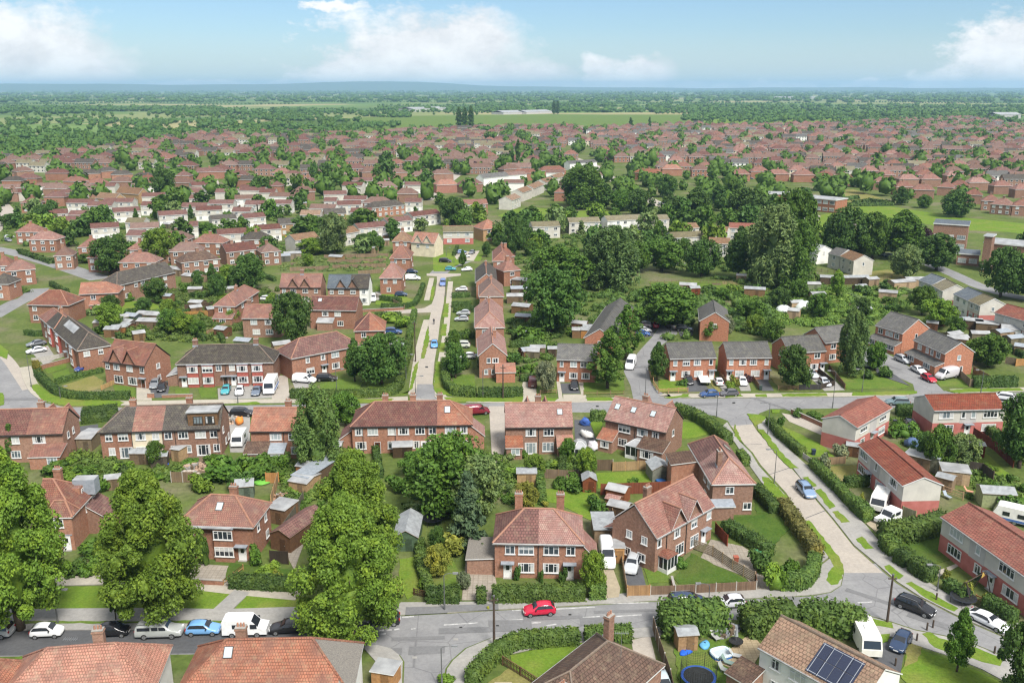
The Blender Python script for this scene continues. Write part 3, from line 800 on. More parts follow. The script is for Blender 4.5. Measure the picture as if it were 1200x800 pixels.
# ------------------------------------------------------------------ vehicles
def loft_car(L, Wd, Ht, prof, name, sub=1):
    """prof: (x share 0 front..1 rear, z of body line, z of roof line, roof half-width share)"""
    v, f, m = [], [], []; n = 0; rings = []
    mats = ['car_paint', 'trim_black']
    for x, zb, zr, wr, ww in prof:
        hw = Wd/2*ww
        ring = [(hw*.82, .2), (hw*.98, .34), (hw, zb*.68), (hw*.97, zb), (hw*wr, zr), (hw*wr*.5, zr+.03 if zr > zb+.05 else zr+.015)]
        X = -L/2+L*x
        pts = [(X, y, z) for y, z in ring]+[(X, -y, z) for y, z in reversed(ring)]
        rings.append(range(len(v), len(v)+len(pts))); v += pts
    k = len(rings[0])
    for a, b in zip(rings, rings[1:]):
        for i in range(k):
            j = (i+1) % k; f.append((a[i], a[j], b[j], b[i])); m.append(1 if i == k-1 or i in (0, k-2) else 0)
    f.append(tuple(reversed(rings[0]))); m.append(0); f.append(tuple(rings[-1])); m.append(0)
    me = bpy.data.meshes.new(name); me.from_pydata(v, [], f)
    for q in mats: me.materials.append(MATS[q])
    me.polygons.foreach_set('material_index', m)
    o = bpy.data.objects.new(name, me); COL.objects.link(o)
    if sub:
        s = o.modifiers.new('s', 'SUBSURF'); s.levels = sub; s.render_levels = sub
    dg = bpy.context.evaluated_depsgraph_get(); ev = o.evaluated_get(dg); me2 = bpy.data.meshes.new_from_object(ev); me2.name = name
    bpy.data.objects.remove(o); me2.polygons.foreach_set('use_smooth', [True]*len(me2.polygons)); return me2
CAR = {}
def surf_pts(prof, L, Wd):
    """outer skin helpers: upper-side line of the cabin as polylines"""
    S = []
    for x, zb, zr, wr, ww in prof: S.append((-L/2+L*x, Wd/2*ww*.97, zb, Wd/2*ww*wr, zr))
    return S
def make_car(key, L, Wd, Ht, prof, cab, wheel=.31, wb=(.19, .81), rails=False, rearwin=True):
    body = loft_car(L, Wd, Ht, prof, 'body'); S = surf_pts(prof, L, Wd); i0, i1, i2, i3 = cab   # windscreen foot, top, rear top, rear foot
    e = .012
    def side(sg):
        b = MB(); up, lo = [], []
        for k in range(i0, i3+1):
            x, yb, zb, yt, zt = S[k]; dz = zt-zb
            if k in (i0, i3): continue
            lo.append((x, sg*(yb*.88+yt*.12+.012), zb+dz*.12+.02)); up.append((x, sg*(yb*.12+yt*.88+.012), zb+dz*.80))
        xf = (S[i0][0]*.62+S[i1][0]*.38); xr = (S[i3][0]*.55+S[i2][0]*.45)
        lo = [(xf, lo[0][1], lo[0][2])]+lo+[(xr, lo[-1][1], lo[-1][2])]
        pts = lo+up[::-1]
        if sg > 0: pts = pts[::-1]
        b.poly(pts, 'car_glass')
        xm = (S[i1][0]*.5+S[i2][0]*.5)
        b.box(xm-.04, xm+.04, min(sg*(S[i1][1]*.88+S[i1][3]*.12), sg*(S[i1][1]*.12+S[i1][3]*.88))-.0, max(sg*(S[i1][1]*.88+S[i1][3]*.12), sg*(S[i1][1]*.12+S[i1][3]*.88))+.0, S[i1][2]+.1, S[i1][4]-.2, 'trim_black')
        return b.mesh('side_window', False)
    def screen(ia, ib, nm, sgn):
        b = MB(); xa, ya, za, ta, zta = S[ia]; xb, yb, zb, tb, ztb = S[ib]
        def pt(t, s):
            x = xa+(xb-xa)*t; y = (ta*.98+(tb-ta)*t)*.86*s; z = zta+(ztb-zta)*t
            return (x+sgn*e*2.2, y, z+e*2.6)
        q = [pt(.08, -1), pt(.08, 1), pt(.88, 1), pt(.88, -1)]
        nrm = (Vector(q[1])-Vector(q[0])).cross(Vector(q[2])-Vector(q[0]))
        if nrm.z < 0: q = q[::-1]
        b.poly(q, 'car_glass'); return b.mesh(nm, False)
    parts = [('body', body), ('windscreen', screen(i0, i1, 'windscreen', -1)), ('side_window', side(-1)), ('side_window', side(1))]
    if rearwin: parts.append(('rear_window', screen(i3, i2, 'rear_window', 1)))
    w = MB(); w.cyl((0,-.1,0), (0,.1,0), wheel, wheel, 16, 'tyre'); wm = w.mesh('wheel', False)
    r = MB(); r.cyl((0,-.112,0), (0,.112,0), wheel*.62, wheel*.62, 12, 'rim'); r.cyl((0,-.116,0), (0,.116,0), wheel*.14, wheel*.14, 8, 'tyre'); rm = r.mesh('rim', False)
    f0, f1 = prof[1], prof[-2]
    hb = MB(); hb.box(-.1, .1, -.19, .19, -.09, .09, 'lamp_glass'); hm = hb.mesh('headlight', False)
    tb = MB(); tb.box(-.07, .07, -.13, .13, -.13, .13, 'lamp_red'); tm = tb.mesh('tail_light', False)
    pl = MB(); pl.box(-.02, .02, -.26, .26, -.06, .06, 'upvc'); pm = pl.mesh('number_plate', False)
    mi = MB(); mi.box(-.07, .07, -.1, .1, -.06, .07, 'trim_black'); mm = mi.mesh('mirror', False)
    CAR[key] = dict(L=L, W=Wd, parts=parts, wheel=(wm, rm, wheel, wb), lamps=(hm, tm, pm, mm), S=S, cab=cab, prof=prof, rails=rails)
def car(key, px, py, fpx, fpy, col, label, detail=1, zone=None, name='car', cat='car', ground=.012, group=None):
    """px, py: middle of the car on the road; fpx, fpy: a point ahead of it"""
    K = CAR[key]; p = P(px, py); q = P(fpx, fpy); d = q-p; rz = math.atan2(d.y, d.x)+math.pi
    root = empty(name, (p.x, p.y, ground), rz); L, Wd, S = K['L'], K['W'], K['S']
    for nm, me in K['parts']: link(me, nm, root, color=col)
    wm, rm, wr, wb = K['wheel']
    for f in wb:
        for s in (-1, 1):
            w = link(wm, 'wheel', root, (-L/2+L*f, s*(Wd/2-.11), wr))
            if detail: link(rm, 'rim', w)
    if detail:
        hm, tm, pm, mm = K['lamps']; zb = K['prof'][1][1]; zr = K['prof'][-2][1]
        for s in (-1, 1):
            link(hm, 'headlight', root, (-L/2+.2, s*(Wd/2-.34), zb*.82)); link(tm, 'tail_light', root, (L/2-.1, s*(Wd/2-.24), zr*.85))
            i0 = K['cab'][0]; link(mm, 'mirror', root, (S[i0][0]+.35, s*(Wd/2+.05), S[i0][2]+.1))
        link(pm, 'number_plate', root, (-L/2+.0, 0, .42)); link(pm, 'number_plate', root, (L/2-.0, 0, .62))
        if K['rails']:
            for s in (-1, 1):
                b = MB(); i1, i2 = K['cab'][1], K['cab'][2]; b.cyl((S[i1][0]+.1, s*S[i1][3]*.85, S[i1][4]+.07), (S[i2][0]-.1, s*S[i2][3]*.85, S[i2][4]+.07), .03, .03, 6, 'metal_grey'); b.obj('roof_rail', root)
    if zone is None: tag(root, label, cat, group)
    else: later(root, label, zone, px, cat, group)
    return root
def make_cars():
    #           x    body  roof  wr  ww
    hatch = [(0,.45,.46,.8,.80),(.03,.66,.67,.8,.93),(.14,.80,.81,.8,.99),(.27,.90,.93,.82,1.),(.44,.94,1.44,.72,1.),(.62,.95,1.50,.72,1.),(.85,.96,1.44,.72,.99),(.965,.95,1.02,.80,.95),(1.,.55,.60,.8,.86)]
    make_car('hatch', 3.85, 1.72, 1.5, hatch, (3, 4, 6, 7))
    make_car('small', 3.45, 1.64, 1.5, [(0,.45,.46,.8,.80),(.03,.68,.69,.8,.93),(.12,.82,.83,.8,.99),(.24,.92,.95,.82,1.),(.42,.96,1.46,.73,1.),(.62,.97,1.52,.73,1.),(.84,.98,1.45,.73,.99),(.97,.97,1.04,.80,.95),(1.,.55,.60,.8,.86)], (3, 4, 6, 7), .29)
    make_car('saloon', 4.5, 1.78, 1.44, [(0,.42,.43,.8,.80),(.03,.62,.63,.8,.93),(.15,.78,.79,.8,.99),(.28,.88,.91,.82,1.),(.44,.92,1.38,.70,1.),(.60,.93,1.42,.70,1.),(.74,.94,1.34,.70,1.),(.87,.93,.98,.80,.98),(.97,.88,.90,.8,.94),(1.,.5,.55,.8,.86)], (3, 4, 6, 7), .32)
    make_car('coupe', 4.75, 1.86, 1.4, [(0,.42,.43,.8,.80),(.03,.60,.61,.8,.93),(.15,.75,.76,.8,.99),(.31,.85,.88,.82,1.),(.46,.88,1.32,.68,1.),(.58,.89,1.37,.68,1.),(.74,.91,1.25,.68,1.),(.92,.93,.98,.80,.98),(.975,.86,.88,.8,.94),(1.,.5,.55,.8,.86)], (3, 4, 6, 7), .34)
    estate = [(0,.45,.46,.8,.80),(.03,.70,.71,.8,.93),(.14,.86,.87,.8,.99),(.27,.96,.99,.82,1.),(.41,1.0,1.55,.74,1.),(.62,1.01,1.62,.74,1.),(.90,1.02,1.55,.74,.99),(.98,1.0,1.08,.80,.95),(1.,.6,.65,.8,.88)]
    make_car('suv', 4.55, 1.86, 1.66, estate, (3, 4, 6, 7), .35, rails=True)
    make_car('mpv', 4.6, 1.83, 1.68, [(0,.45,.46,.8,.80),(.03,.72,.73,.8,.93),(.10,.86,.87,.8,.99),(.20,.98,1.01,.82,1.),(.38,1.0,1.58,.74,1.),(.62,1.01,1.66,.74,1.),(.93,1.02,1.58,.74,.99),(.985,1.0,1.08,.80,.95),(1.,.6,.65,.8,.88)], (3, 4, 6, 7), .33, rails=True)
    make_car('van', 5.0, 1.92, 1.95, [(0,.5,.51,.8,.82),(.03,.82,.83,.8,.93),(.11,1.0,1.01,.8,.99),(.19,1.1,1.13,.84,1.),(.33,1.12,1.88,.84,1.),(.6,1.12,1.95,.86,1.),(.95,1.12,1.92,.86,1.),(.99,1.1,1.7,.86,.98),(1.,.5,.9,.86,.96)], (3, 4, 4, 5), .34, rearwin=False)
    make_car('bigvan', 5.7, 2.0, 2.5, [(0,.5,.51,.8,.82),(.03,.95,.96,.8,.93),(.10,1.15,1.16,.8,.99),(.16,1.3,1.33,.84,1.),(.28,1.32,2.35,.86,1.),(.6,1.32,2.5,.88,1.),(.96,1.32,2.46,.88,1.),(.99,1.3,2.2,.88,.98),(1.,.5,1.,.88,.96)], (3, 4, 4, 5), .36, rearwin=False)

def proj_y(p):
    """row on which a world point stands in the measured picture"""
    d = Vector(p)-Vector((0, 0, HCAM)); zc = d.y*cp-d.z*sp; yc = d.y*sp+d.z*cp
    return 400-F*yc/zc
def htop(p, top):
    lo, hi = 0., 60.
    for _ in range(30):
        m_ = (lo+hi)/2
        if proj_y((p[0], p[1], m_)) > top: lo = m_
        else: hi = m_
    return lo
def depth_at(p): return p[1]*cp+HCAM*sp
def treeP(key, px, py, top, wpx, col, label=None, zone=None, **kw):
    p = P(px, py); h = htop(p, top); w = wpx*depth_at((p.x, p.y-0, 0))/F*.96
    return tree(key, px, py, h, w, col, label, zone, **kw)
def bushP(px, py, top, wpx, col, label=None, zone=None, **kw):
    p = P(px, py); return bush(px, py, wpx*depth_at(p)/F, max(.4, htop(p, top)-wpx*depth_at(p)/F*.1), col, label, zone, **kw)
def X(xa, xb, L): return [((q[0]-xa)/(xb-xa), *q[1:]) for q in L]
# ------------------------------------------------------------------ world, sun, render settings
SUN_EL, SUN_AZ = math.radians(52), math.radians(150)        # azimuth clockwise from +Y: high, behind the drone and to its right
wd = bpy.data.worlds.new('World'); SC.world = wd; wd.use_nodes = True
t = NT(wd)
sky = t.n('ShaderNodeTexSky', _sky_type='NISHITA', _sun_disc=False, _sun_elevation=SUN_EL, _sun_rotation=SUN_AZ, _air_density=1., _dust_density=.35, _ozone_density=2.5, _altitude=60)
dirv = t.n('ShaderNodeTexCoord').outputs['Generated']
sx = t.n('ShaderNodeSeparateXYZ'); t.set(sx.inputs[0], dirv)
u = t.math('DIVIDE', sx.outputs[0], t.math('MAXIMUM', sx.outputs[1], .05)); v = t.math('DIVIDE', sx.outputs[2], t.math('MAXIMUM', sx.outputs[1], .05))
uvw = t.n('ShaderNodeCombineXYZ'); t.set(uvw.inputs[0], u); t.set(uvw.inputs[1], t.math('MULTIPLY', v, 1.7))
n1 = t.noise(uvw.outputs[0], 13., 10, .66); n2 = t.noise(uvw.outputs[0], 42., 7, .65)
wu = t.math('MULTIPLY_ADD', t.math('SUBTRACT', n1, .5), .13, u); wv = t.math('MULTIPLY_ADD', t.math('SUBTRACT', t.noise(uvw.outputs[0], 17., 8, .6), .5), .05, v)
mask = None
def uvpx(px, py):
    xc, yc = (px-600)/F, (400-py)/F; y = yc*sp+cp; return xc/y, (yc*cp-sp)/y
for px, py, rx, ry in ((30,72,100,62),(75,88,75,36),(0,40,60,36),(495,62,105,46),(545,50,60,38),(590,90,75,22),(430,85,75,30),(700,86,26,16),(752,86,34,20),(1180,62,62,44),(1165,92,75,22),(400,8,34,5),(1200,40,50,26),(262,102,300,6),(900,103,400,5)):
    a, b = uvpx(px, py); e1 = t.math('POWER', t.math('DIVIDE', t.math('SUBTRACT', wu, a), rx*1.22/F), 2.); e2 = t.math('POWER', t.math('DIVIDE', t.math('SUBTRACT', wv, b), ry*1.12/F), 2.)
    d = t.math('SUBTRACT', 1., t.math('SQRT', t.math('ADD', e1, e2)))
    mask = d if mask is None else t.math('MAXIMUM', mask, d)
den = t.math('ADD', t.math('MULTIPLY', mask, 1.4), t.math('MULTIPLY', t.math('SUBTRACT', t.math('MULTIPLY_ADD', n2, .35, t.math('MULTIPLY', n1, 1.)), .64), 2.3))
cl = t.ramp(den, [(.02, (0,0,0)), (.34, (.5,.5,.5)), (.72, (.95,.95,.95))])
shade = t.mix(t.ramp(n1, [(.38,(0,0,0)),(.6,(1,1,1))]), CLOUD_LO, CLOUD_HI)
skyc = t.mix(t.ramp(v, [(0, (.62,.62,.62)), (.06, (0,0,0))]), t.mix(1., sky.outputs[0], SKY_TINT, 'MULTIPLY'), (4.1, 4.75, 5.1))
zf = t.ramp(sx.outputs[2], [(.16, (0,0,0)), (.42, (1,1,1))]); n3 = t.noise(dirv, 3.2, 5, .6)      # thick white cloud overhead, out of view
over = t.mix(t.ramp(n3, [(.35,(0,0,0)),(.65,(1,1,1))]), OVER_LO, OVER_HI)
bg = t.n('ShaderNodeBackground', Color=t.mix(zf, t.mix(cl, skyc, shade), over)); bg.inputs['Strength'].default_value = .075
t.n('ShaderNodeOutputWorld', Surface=bg.outputs[0])
sl = bpy.data.lights.new('sun', 'SUN'); sl.energy = SUN_STR; sl.angle = math.radians(18); sl.color = (1., .955, .89)
so = bpy.data.objects.new('sun', sl); COL.objects.link(so)
sd = Vector((math.sin(SUN_AZ)*math.cos(SUN_EL), math.cos(SUN_AZ)*math.cos(SUN_EL), math.sin(SUN_EL)))
so.rotation_euler = sd.to_track_quat('Z', 'Y').to_euler(); so.location = (0, 0, 300)
SC.view_settings.view_transform = 'Standard'; SC.view_settings.look = 'None'; SC.view_settings.gamma = 1; SC.view_settings.exposure = EXPO
SC.view_settings.use_curve_mapping = False
SC.render.engine = 'CYCLES'; SC.cycles.use_denoising = True
SC.cycles.max_bounces = 5; SC.cycles.diffuse_bounces = 3; SC.cycles.glossy_bounces = 2; SC.cycles.transmission_bounces = 3; SC.cycles.volume_bounces = 1; SC.cycles.transparent_max_bounces = 4
SC.cycles.caustics_reflective = False; SC.cycles.caustics_refractive = False
try: SC.cycles.denoiser = 'OPENIMAGEDENOISE'; SC.cycles.denoising_prefilter = 'ACCURATE'
except Exception: pass
SC.cycles.filter_width = 1.3
# ------------------------------------------------------------------ ground
m, t = newmat('land'); pos = t.pos()
near = t.mix(t.ramp(t.noise(pos, .12, 5, .65), [(.35,(0,0,0)),(.65,(1,1,1))]), (.075,.115,.028), (.115,.15,.042))
near = t.mix(t.ramp(t.noise(pos, .05, 3, .6), [(.5,(0,0,0)),(.66,(.8,.8,.8))]), near, (.17,.155,.10))
near = t.mix(.7, near, t.ramp(t.noise(pos, 1.1, 5, .75), [(.3,(.5,.5,.48)),(.7,(1.3,1.25,1.2))]), 'MULTIPLY')
mp = t.n('ShaderNodeMapping'); t.set(mp.inputs[0], pos); mp.inputs['Scale'].default_value = (1/420., 1/260., 1.); mp.inputs['Rotation'].default_value = (0, 0, .35)
vo = t.n('ShaderNodeTexVoronoi', _feature='F1', _distance='MANHATTAN'); t.set(vo.inputs['Vector'], mp.outputs[0]); vo.inputs['Scale'].default_value = 1.; vo.inputs['Randomness'].default_value = .8
sc_ = t.n('ShaderNodeSeparateColor'); t.set(sc_.inputs[0], vo.outputs['Color'])
field = t.ramp(sc_.outputs[0], [(0,(.09,.155,.045)),(.2,(.12,.19,.05)),(.42,(.07,.12,.035)),(.6,(.18,.21,.08)),(.75,(.11,.17,.045)),(.88,(.27,.25,.12)),(1,(.10,.17,.045))], 'CONSTANT')
field = t.mix(.5, field, t.ramp(t.noise(pos, .01, 5, .6), [(.3,(.7,.7,.7)),(.7,(1.2,1.2,1.2))]), 'MULTIPLY')
ln = t.n('ShaderNodeVectorMath', _operation='LENGTH'); t.set(ln.inputs[0], pos)
fm = t.ramp(t.math('DIVIDE', ln.outputs['Value'], 4000.), [(.30,(0,0,0)),(.36,(1,1,1))])
t.out(t.mix(fm, near, field), .95, .1)
R = 26000.
b = MB(); ring = [(R*math.cos(k*math.pi/24), R*math.sin(k*math.pi/24), 0) for k in range(48)]
b.poly(ring, 'land'); structure(b.obj('ground', uv=False))
# low hills on the skyline
m, t = newmat('hill_land'); t.out((.06,.085,.05), .95, .1)
b = MB(); n = 60; V = []
def hill_h(px): return 62+75*math.exp(-((px-470)/95.)**2)+58/(1+math.exp((px-520)/60.))+7*math.sin(px*.021)+5*math.sin(px*.05+1)
for k in range(n+1):
    px = -500+2200*k/n; q = P(px, 120); dr = Vector((q.x, q.y, 0)).normalized()
    for dd, hh in ((15500, -2), (17500, hill_h(px)), (20500, hill_h(px)*.9), (23000, -2)): V.append(tuple(dr*dd+Vector((0, 0, hh))))
b.v = V
for k in range(n):
    for j in range(3): b.f.append((k*4+j, k*4+4+j, k*4+5+j, k*4+1+j)); b.m.append(b.mi('hill_land'))
structure(b.obj('hills', uv=False))
# haze: one closed box of even air round everything
hz = bpy.data.materials.new('haze'); hz.use_nodes = True; hz.node_tree.nodes.clear()
pv = hz.node_tree.nodes.new('ShaderNodeVolumePrincipled'); pv.inputs['Color'].default_value = HAZE_COL; pv.inputs['Density'].default_value = HAZE_DEN; pv.inputs['Anisotropy'].default_value = .2
mo = hz.node_tree.nodes.new('ShaderNodeOutputMaterial'); hz.node_tree.links.new(pv.outputs[0], mo.inputs['Volume']); MATS['haze'] = hz
if HAZE_DEN > 0:
    b = MB(); b.box(-27000, 27000, -27000, 27000, -3, 215, 'haze'); stuff(b.obj('haze', uv=False))
# ------------------------------------------------------------------ flat sheets of the setting
LAYER = [0]
def sheet(name, mat, pts, z=.01, thick=0., world=False, close_mat=None):
    LAYER[0] += 1; z += .0004*(LAYER[0] % 40)+(.004 if name == 'road' and LAYER[0] % 2 else 0)
    """polygon of measured ground points; thick > 0 gives it a real edge (kerb)"""
    W = [P(*p) if not world else Vector((*p[:2], 0)) for p in pts]
    if name in ('lawn', 'verge') and W[0].y < 330:
        J = []
        for i, p in enumerate(W):
            q = W[(i+1) % len(W)]; n = max(1, min(60, int((q-p).length/.7))); nn = Vector((-(q-p).y, (q-p).x, 0)).normalized()
            J += [p.lerp(q, k/n)+nn*(random.uniform(-.14, .14) if k else 0) for k in range(n)]
        W = J
    o = W[0].copy(); b = MB(); T = [(p.x-o.x, p.y-o.y, z) for p in W]
    area = sum(T[i][0]*T[(i+1) % len(T)][1]-T[(i+1) % len(T)][0]*T[i][1] for i in range(len(T)))
    if area < 0: T = T[::-1]
    b.poly(T, mat)
    if thick:
        for i in range(len(T)):
            p, q = T[i], T[(i+1) % len(T)]; b.poly([(p[0],p[1],0),(q[0],q[1],0),q,p], close_mat or 'kerb')
    return structure(b.obj(name, loc=(o.x, o.y, 0)))
def offset(W, d):
    out = []
    for i, p in enumerate(W):
        a = W[max(0, i-1)]; c = W[min(len(W)-1, i+1)]; t_ = (c-a); t_.z = 0; t_.normalize(); out.append(p+Vector((-t_.y, t_.x, 0))*d)
    return out
def smooth(pts, n=4):
    """Catmull-Rom through measured points"""
    if len(pts) < 3: return pts
    out = []
    for i in range(len(pts)-1):
        p0, p1, p2, p3 = pts[max(0, i-1)], pts[i], pts[i+1], pts[min(len(pts)-1, i+2)]
        for k in range(n):
            s = k/n; out.append(tuple(.5*((2*p1[j])+(-p0[j]+p2[j])*s+(2*p0[j]-5*p1[j]+4*p2[j]-p3[j])*s*s+(-p0[j]+3*p1[j]-3*p2[j]+p3[j])*s**3) for j in (0, 1)))
    out.append(tuple(pts[-1])); return out
def strip(name, mat, pts, w, z=.01, thick=0., sm=True, off=0.):
    W = [P(*p) for p in (smooth(pts) if sm else pts)]
    L = offset(W, off+w/2); R_ = offset(W, off-w/2)
    b = MB(); o = W[0]
    T = lambda p, zz: (p.x-o.x, p.y-o.y, zz)
    ul = []
    for i in range(len(W)-1):
        b.poly([T(R_[i], z), T(R_[i+1], z), T(L[i+1], z), T(L[i], z)], mat)
        if thick:
            b.poly([T(R_[i], 0), T(R_[i+1], 0), T(R_[i+1], z), T(R_[i], z)], 'kerb'); b.poly([T(L[i+1], 0), T(L[i], 0), T(L[i], z), T(L[i+1], z)], 'kerb')
    if thick:
        b.poly([T(L[0], 0), T(R_[0], 0), T(R_[0], z), T(L[0], z)], 'kerb'); b.poly([T(R_[-1], 0), T(L[-1], 0), T(L[-1], z), T(R_[-1], z)], 'kerb')
    me = b.mesh(name, True)
    # along-road coordinates
    uvd = np.zeros((len(me.loops), 2)); acc = [0]
    for i in range(len(W)-1): acc.append(acc[-1]+(W[i+1]-W[i]).length)
    return structure(link(me, name, None, (o.x, o.y, 0)))
# ------------------------------------------------------------------ roads, pavements, verges (measured edges)
RZ = .014
sheet('road', 'asphalt', [(-90,732),(150,730),(300,731),(400,727),(463,722),(522,719),(568,716),(682,710),(762,705),(837,704),(923,700),(953,698),(974,694),(986,686),(989,672),(986,660),(1026,660),(1034,669),(1050,683),(1077,700),(1116,720),(1142,732),(1175,746),(1212,760),(1290,800),(1290,835),(1174,767),(1137,752),(1107,744),(1072,737),(1042,727),(1016,720),(990,716),(905,724),(855,726),(800,731),(740,736),(677,740),(610,742),(575,747),(545,759),(529,773),(522,783),(512,830),(472,830),(474,775),(468,766),(458,759),(440,755),(421,756),(400,763),(250,766),(-90,770)], RZ)
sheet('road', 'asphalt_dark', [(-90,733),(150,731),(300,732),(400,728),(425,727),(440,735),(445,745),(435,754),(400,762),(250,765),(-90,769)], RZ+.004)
sheet('road', 'concrete_road', [(857,499),(872,520),(882,530),(892,545),(922,578),(933,597),(960,628),(983,657),(987,671),(1035,671),(1000,640),(975,608),(957,587),(940,563),(927,548),(912,533),(900,519),(888,506),(882,497)], RZ)
for q in ((872,521,893,520),(901,556,925,548),(944,607,967,598)):                 # joints in the concrete
    strip('road', 'tarmac_drive', [q[:2], q[2:]], .14, RZ+.008, sm=False)
sheet('road', 'asphalt', [(36,459),(50,471),(75,477),(142,477.5),(270,475),(420,473),(481,471),(487,465),(484,461),(512,461),(520,469),(538,472.5),(672,471),(717,471),(738,470),(746,464),(744,457),(772,457),(780,464),(800,467),(917,466),(1000,465),(1062,463.5),(1075,460),(1108,458),(1120,461),(1215,459),(1330,456),(1330,474),(1215,477),(1071,477.5),(1000,478),(940,479),(903,479),(890,484),(884,492),(882,499),(857,500),(853,493),(838,487),(800,485),(672,483),(538,484),(270,488),(114,493),(60,494),(0,497),(-80,500),(-80,395),(0,412),(20,428),(33,447)], RZ)
strip('road', 'concrete_road', [(-12,404),(8,420),(21,438),(33,456)], 2.2, RZ+.006)
sheet('road', 'asphalt', [(742,467),(739,452),(731,435),(741,421),(752,408),(764,395),(772,384),(770,381),(776,378),(791,381),(794,391),(784,398),(775,405),(766,418),(760,430),(762,446),(775,466)], RZ)
sheet('road', 'asphalt', [(1074,466),(1070,450),(1048,440),(1025,432),(1012,424),(1004,408),(1006,396),(1022,398),(1028,408),(1050,420),(1076,436),(1097,449),(1110,462)], RZ)
# the long avenue straight ahead
sheet('road', 'concrete_road', [(485,468),(490,425),(496,400),(503,375),(505,366),(475,367),(450,369),(450,364.5),(475,363),(497,361),(506,356),(510,345),(512,330),(512,324),(500,323),(500,320.5),(540,320.5),(540,323),(523,325),(520,355),(516,375),(513,400),(509,425),(507,450),(513,467)], RZ)
sheet('road', 'asphalt', [(486,467),(488,450),(507,450),(513,467)], RZ+.005)
# far roads
for pts, w, mt in (([(512,322),(522,314),(545,305),(556,298)], 6, 'asphalt'), ([(-10,291),(25,298),(70,311),(118,327)], 7, 'asphalt'), ([(-12,372),(20,354),(34,349),(46,338)], 6, 'asphalt'),
                   ([(638,174),(672,185),(700,196),(712,206),(735,220),(765,236),(790,246)], 8, 'concrete_road'), ([(903,232),(940,248),(980,262),(1003,262)], 7, 'concrete_road'),
                   ([(247,205),(252,218),(262,230),(300,236)], 7, 'concrete_road'), ([(748,275),(752,290),(762,304),(800,310)], 6, 'asphalt'), ([(-10,232),(8,245),(0,262),(-12,275)], 6, 'concrete_road'),
                   ([(1065,300),(1110,318),(1160,340),(1215,352)], 5.5, 'asphalt'), ([(590,192),(560,196),(535,205),(500,235)], 7, 'concrete_road')):
    strip('road', mt, pts, w, RZ)
for pts in ([(515,463),(528,468),(600,470),(670,469.5),(738,468)], [(783,463),(800,464),(1000,462.5),(1062,461)], [(1116,458.5),(1215,456),(1330,453)], [(30,430),(36,448),(48,463),(75,471),(142,472.5),(270,470.5),(420,469),(478,467)]):
    strip('pavement', 'pavement_pale', pts, 2.3, .11, .11)
for pts in ([(483,462),(488,425),(493,400),(500,375)], [(500,352),(504,335),(506,326)], [(514,462),(513.5,445),(517,425),(521,400),(524,375),(526,352),(528,330)]):
    strip('pavement', 'pavement_pale', pts, 1.6, .11, .11)
strip('pavement', 'pavement', [(-90,727),(150,725),(250,726),(330,724),(420,722)], 4.4, .11, .11)
strip('path', 'pavement_pale', [(-90,677),(60,681),(150,679),(215,684),(275,691),(350,698)], 2.2, .115, .1)
strip('path', 'pavement', [(284,693),(270,706),(255,720)], 2.2, .121, .1, sm=False)
sheet('pavement', 'pavement', [(456,719),(470,706),(500,706),(577,705),(690,701),(710,697),(790,692),(888,691),(923,692),(938,690),(953,676),(962,663),(972,655),(985,661),(988,672),(985,686),(973,693.5),(952,697),(922,699),(836,703),(762,704),(681,709),(568,715),(522,718),(463,721)], .11, .11)
sheet('pavement', 'pavement', [(424,757),(442,756),(458,760),(467,767),(472,775),(470,832),(440,832),(450,800),(440,775)], .11, .11)
sheet('pavement', 'pavement', [(611,743),(576,748),(547,760),(531,774),(524,784),(515,832),(548,832),(556,800),(570,785),(590,768),(640,757),(690,752),(740,748),(780,745),(850,737),(855,727),(740,737),(677,741)], .11, .11)
sheet('pavement', 'pavement', [(1036,668),(1052,682),(1078,699),(1117,719),(1143,731),(1176,745),(1213,759),(1290,798),(1290,775),(1200,733),(1150,714),(1110,696),(1075,674),(1048,652),(1030,634),(1015,616),(992,594),(968,567),(946,546),(925,527),(902,500),(896,488),(886,489),(889,505),(913,532),(928,547),(958,586),(976,607),(1001,639)], .11, .11)
sheet('pavement', 'pavement', [(1174,769),(1137,754),(1107,746),(1072,739),(1042,729),(1015,722),(990,718),(905,726),(870,728),(860,736),(935,730),(1010,742),(1060,748),(1070,755),(1110,768),(1150,784),(1180,800),(1215,815),(1290,850),(1290,838)], .11, .11)
for pts in ([(852,495),(866,517),(880,531),(889,546),(919,579),(930,598),(955,629),(972,652),(962,660),(945,636),(925,604),(905,583),(880,548),(862,520),(846,500)],): sheet('pavement', 'pavement', pts, .11, .11)
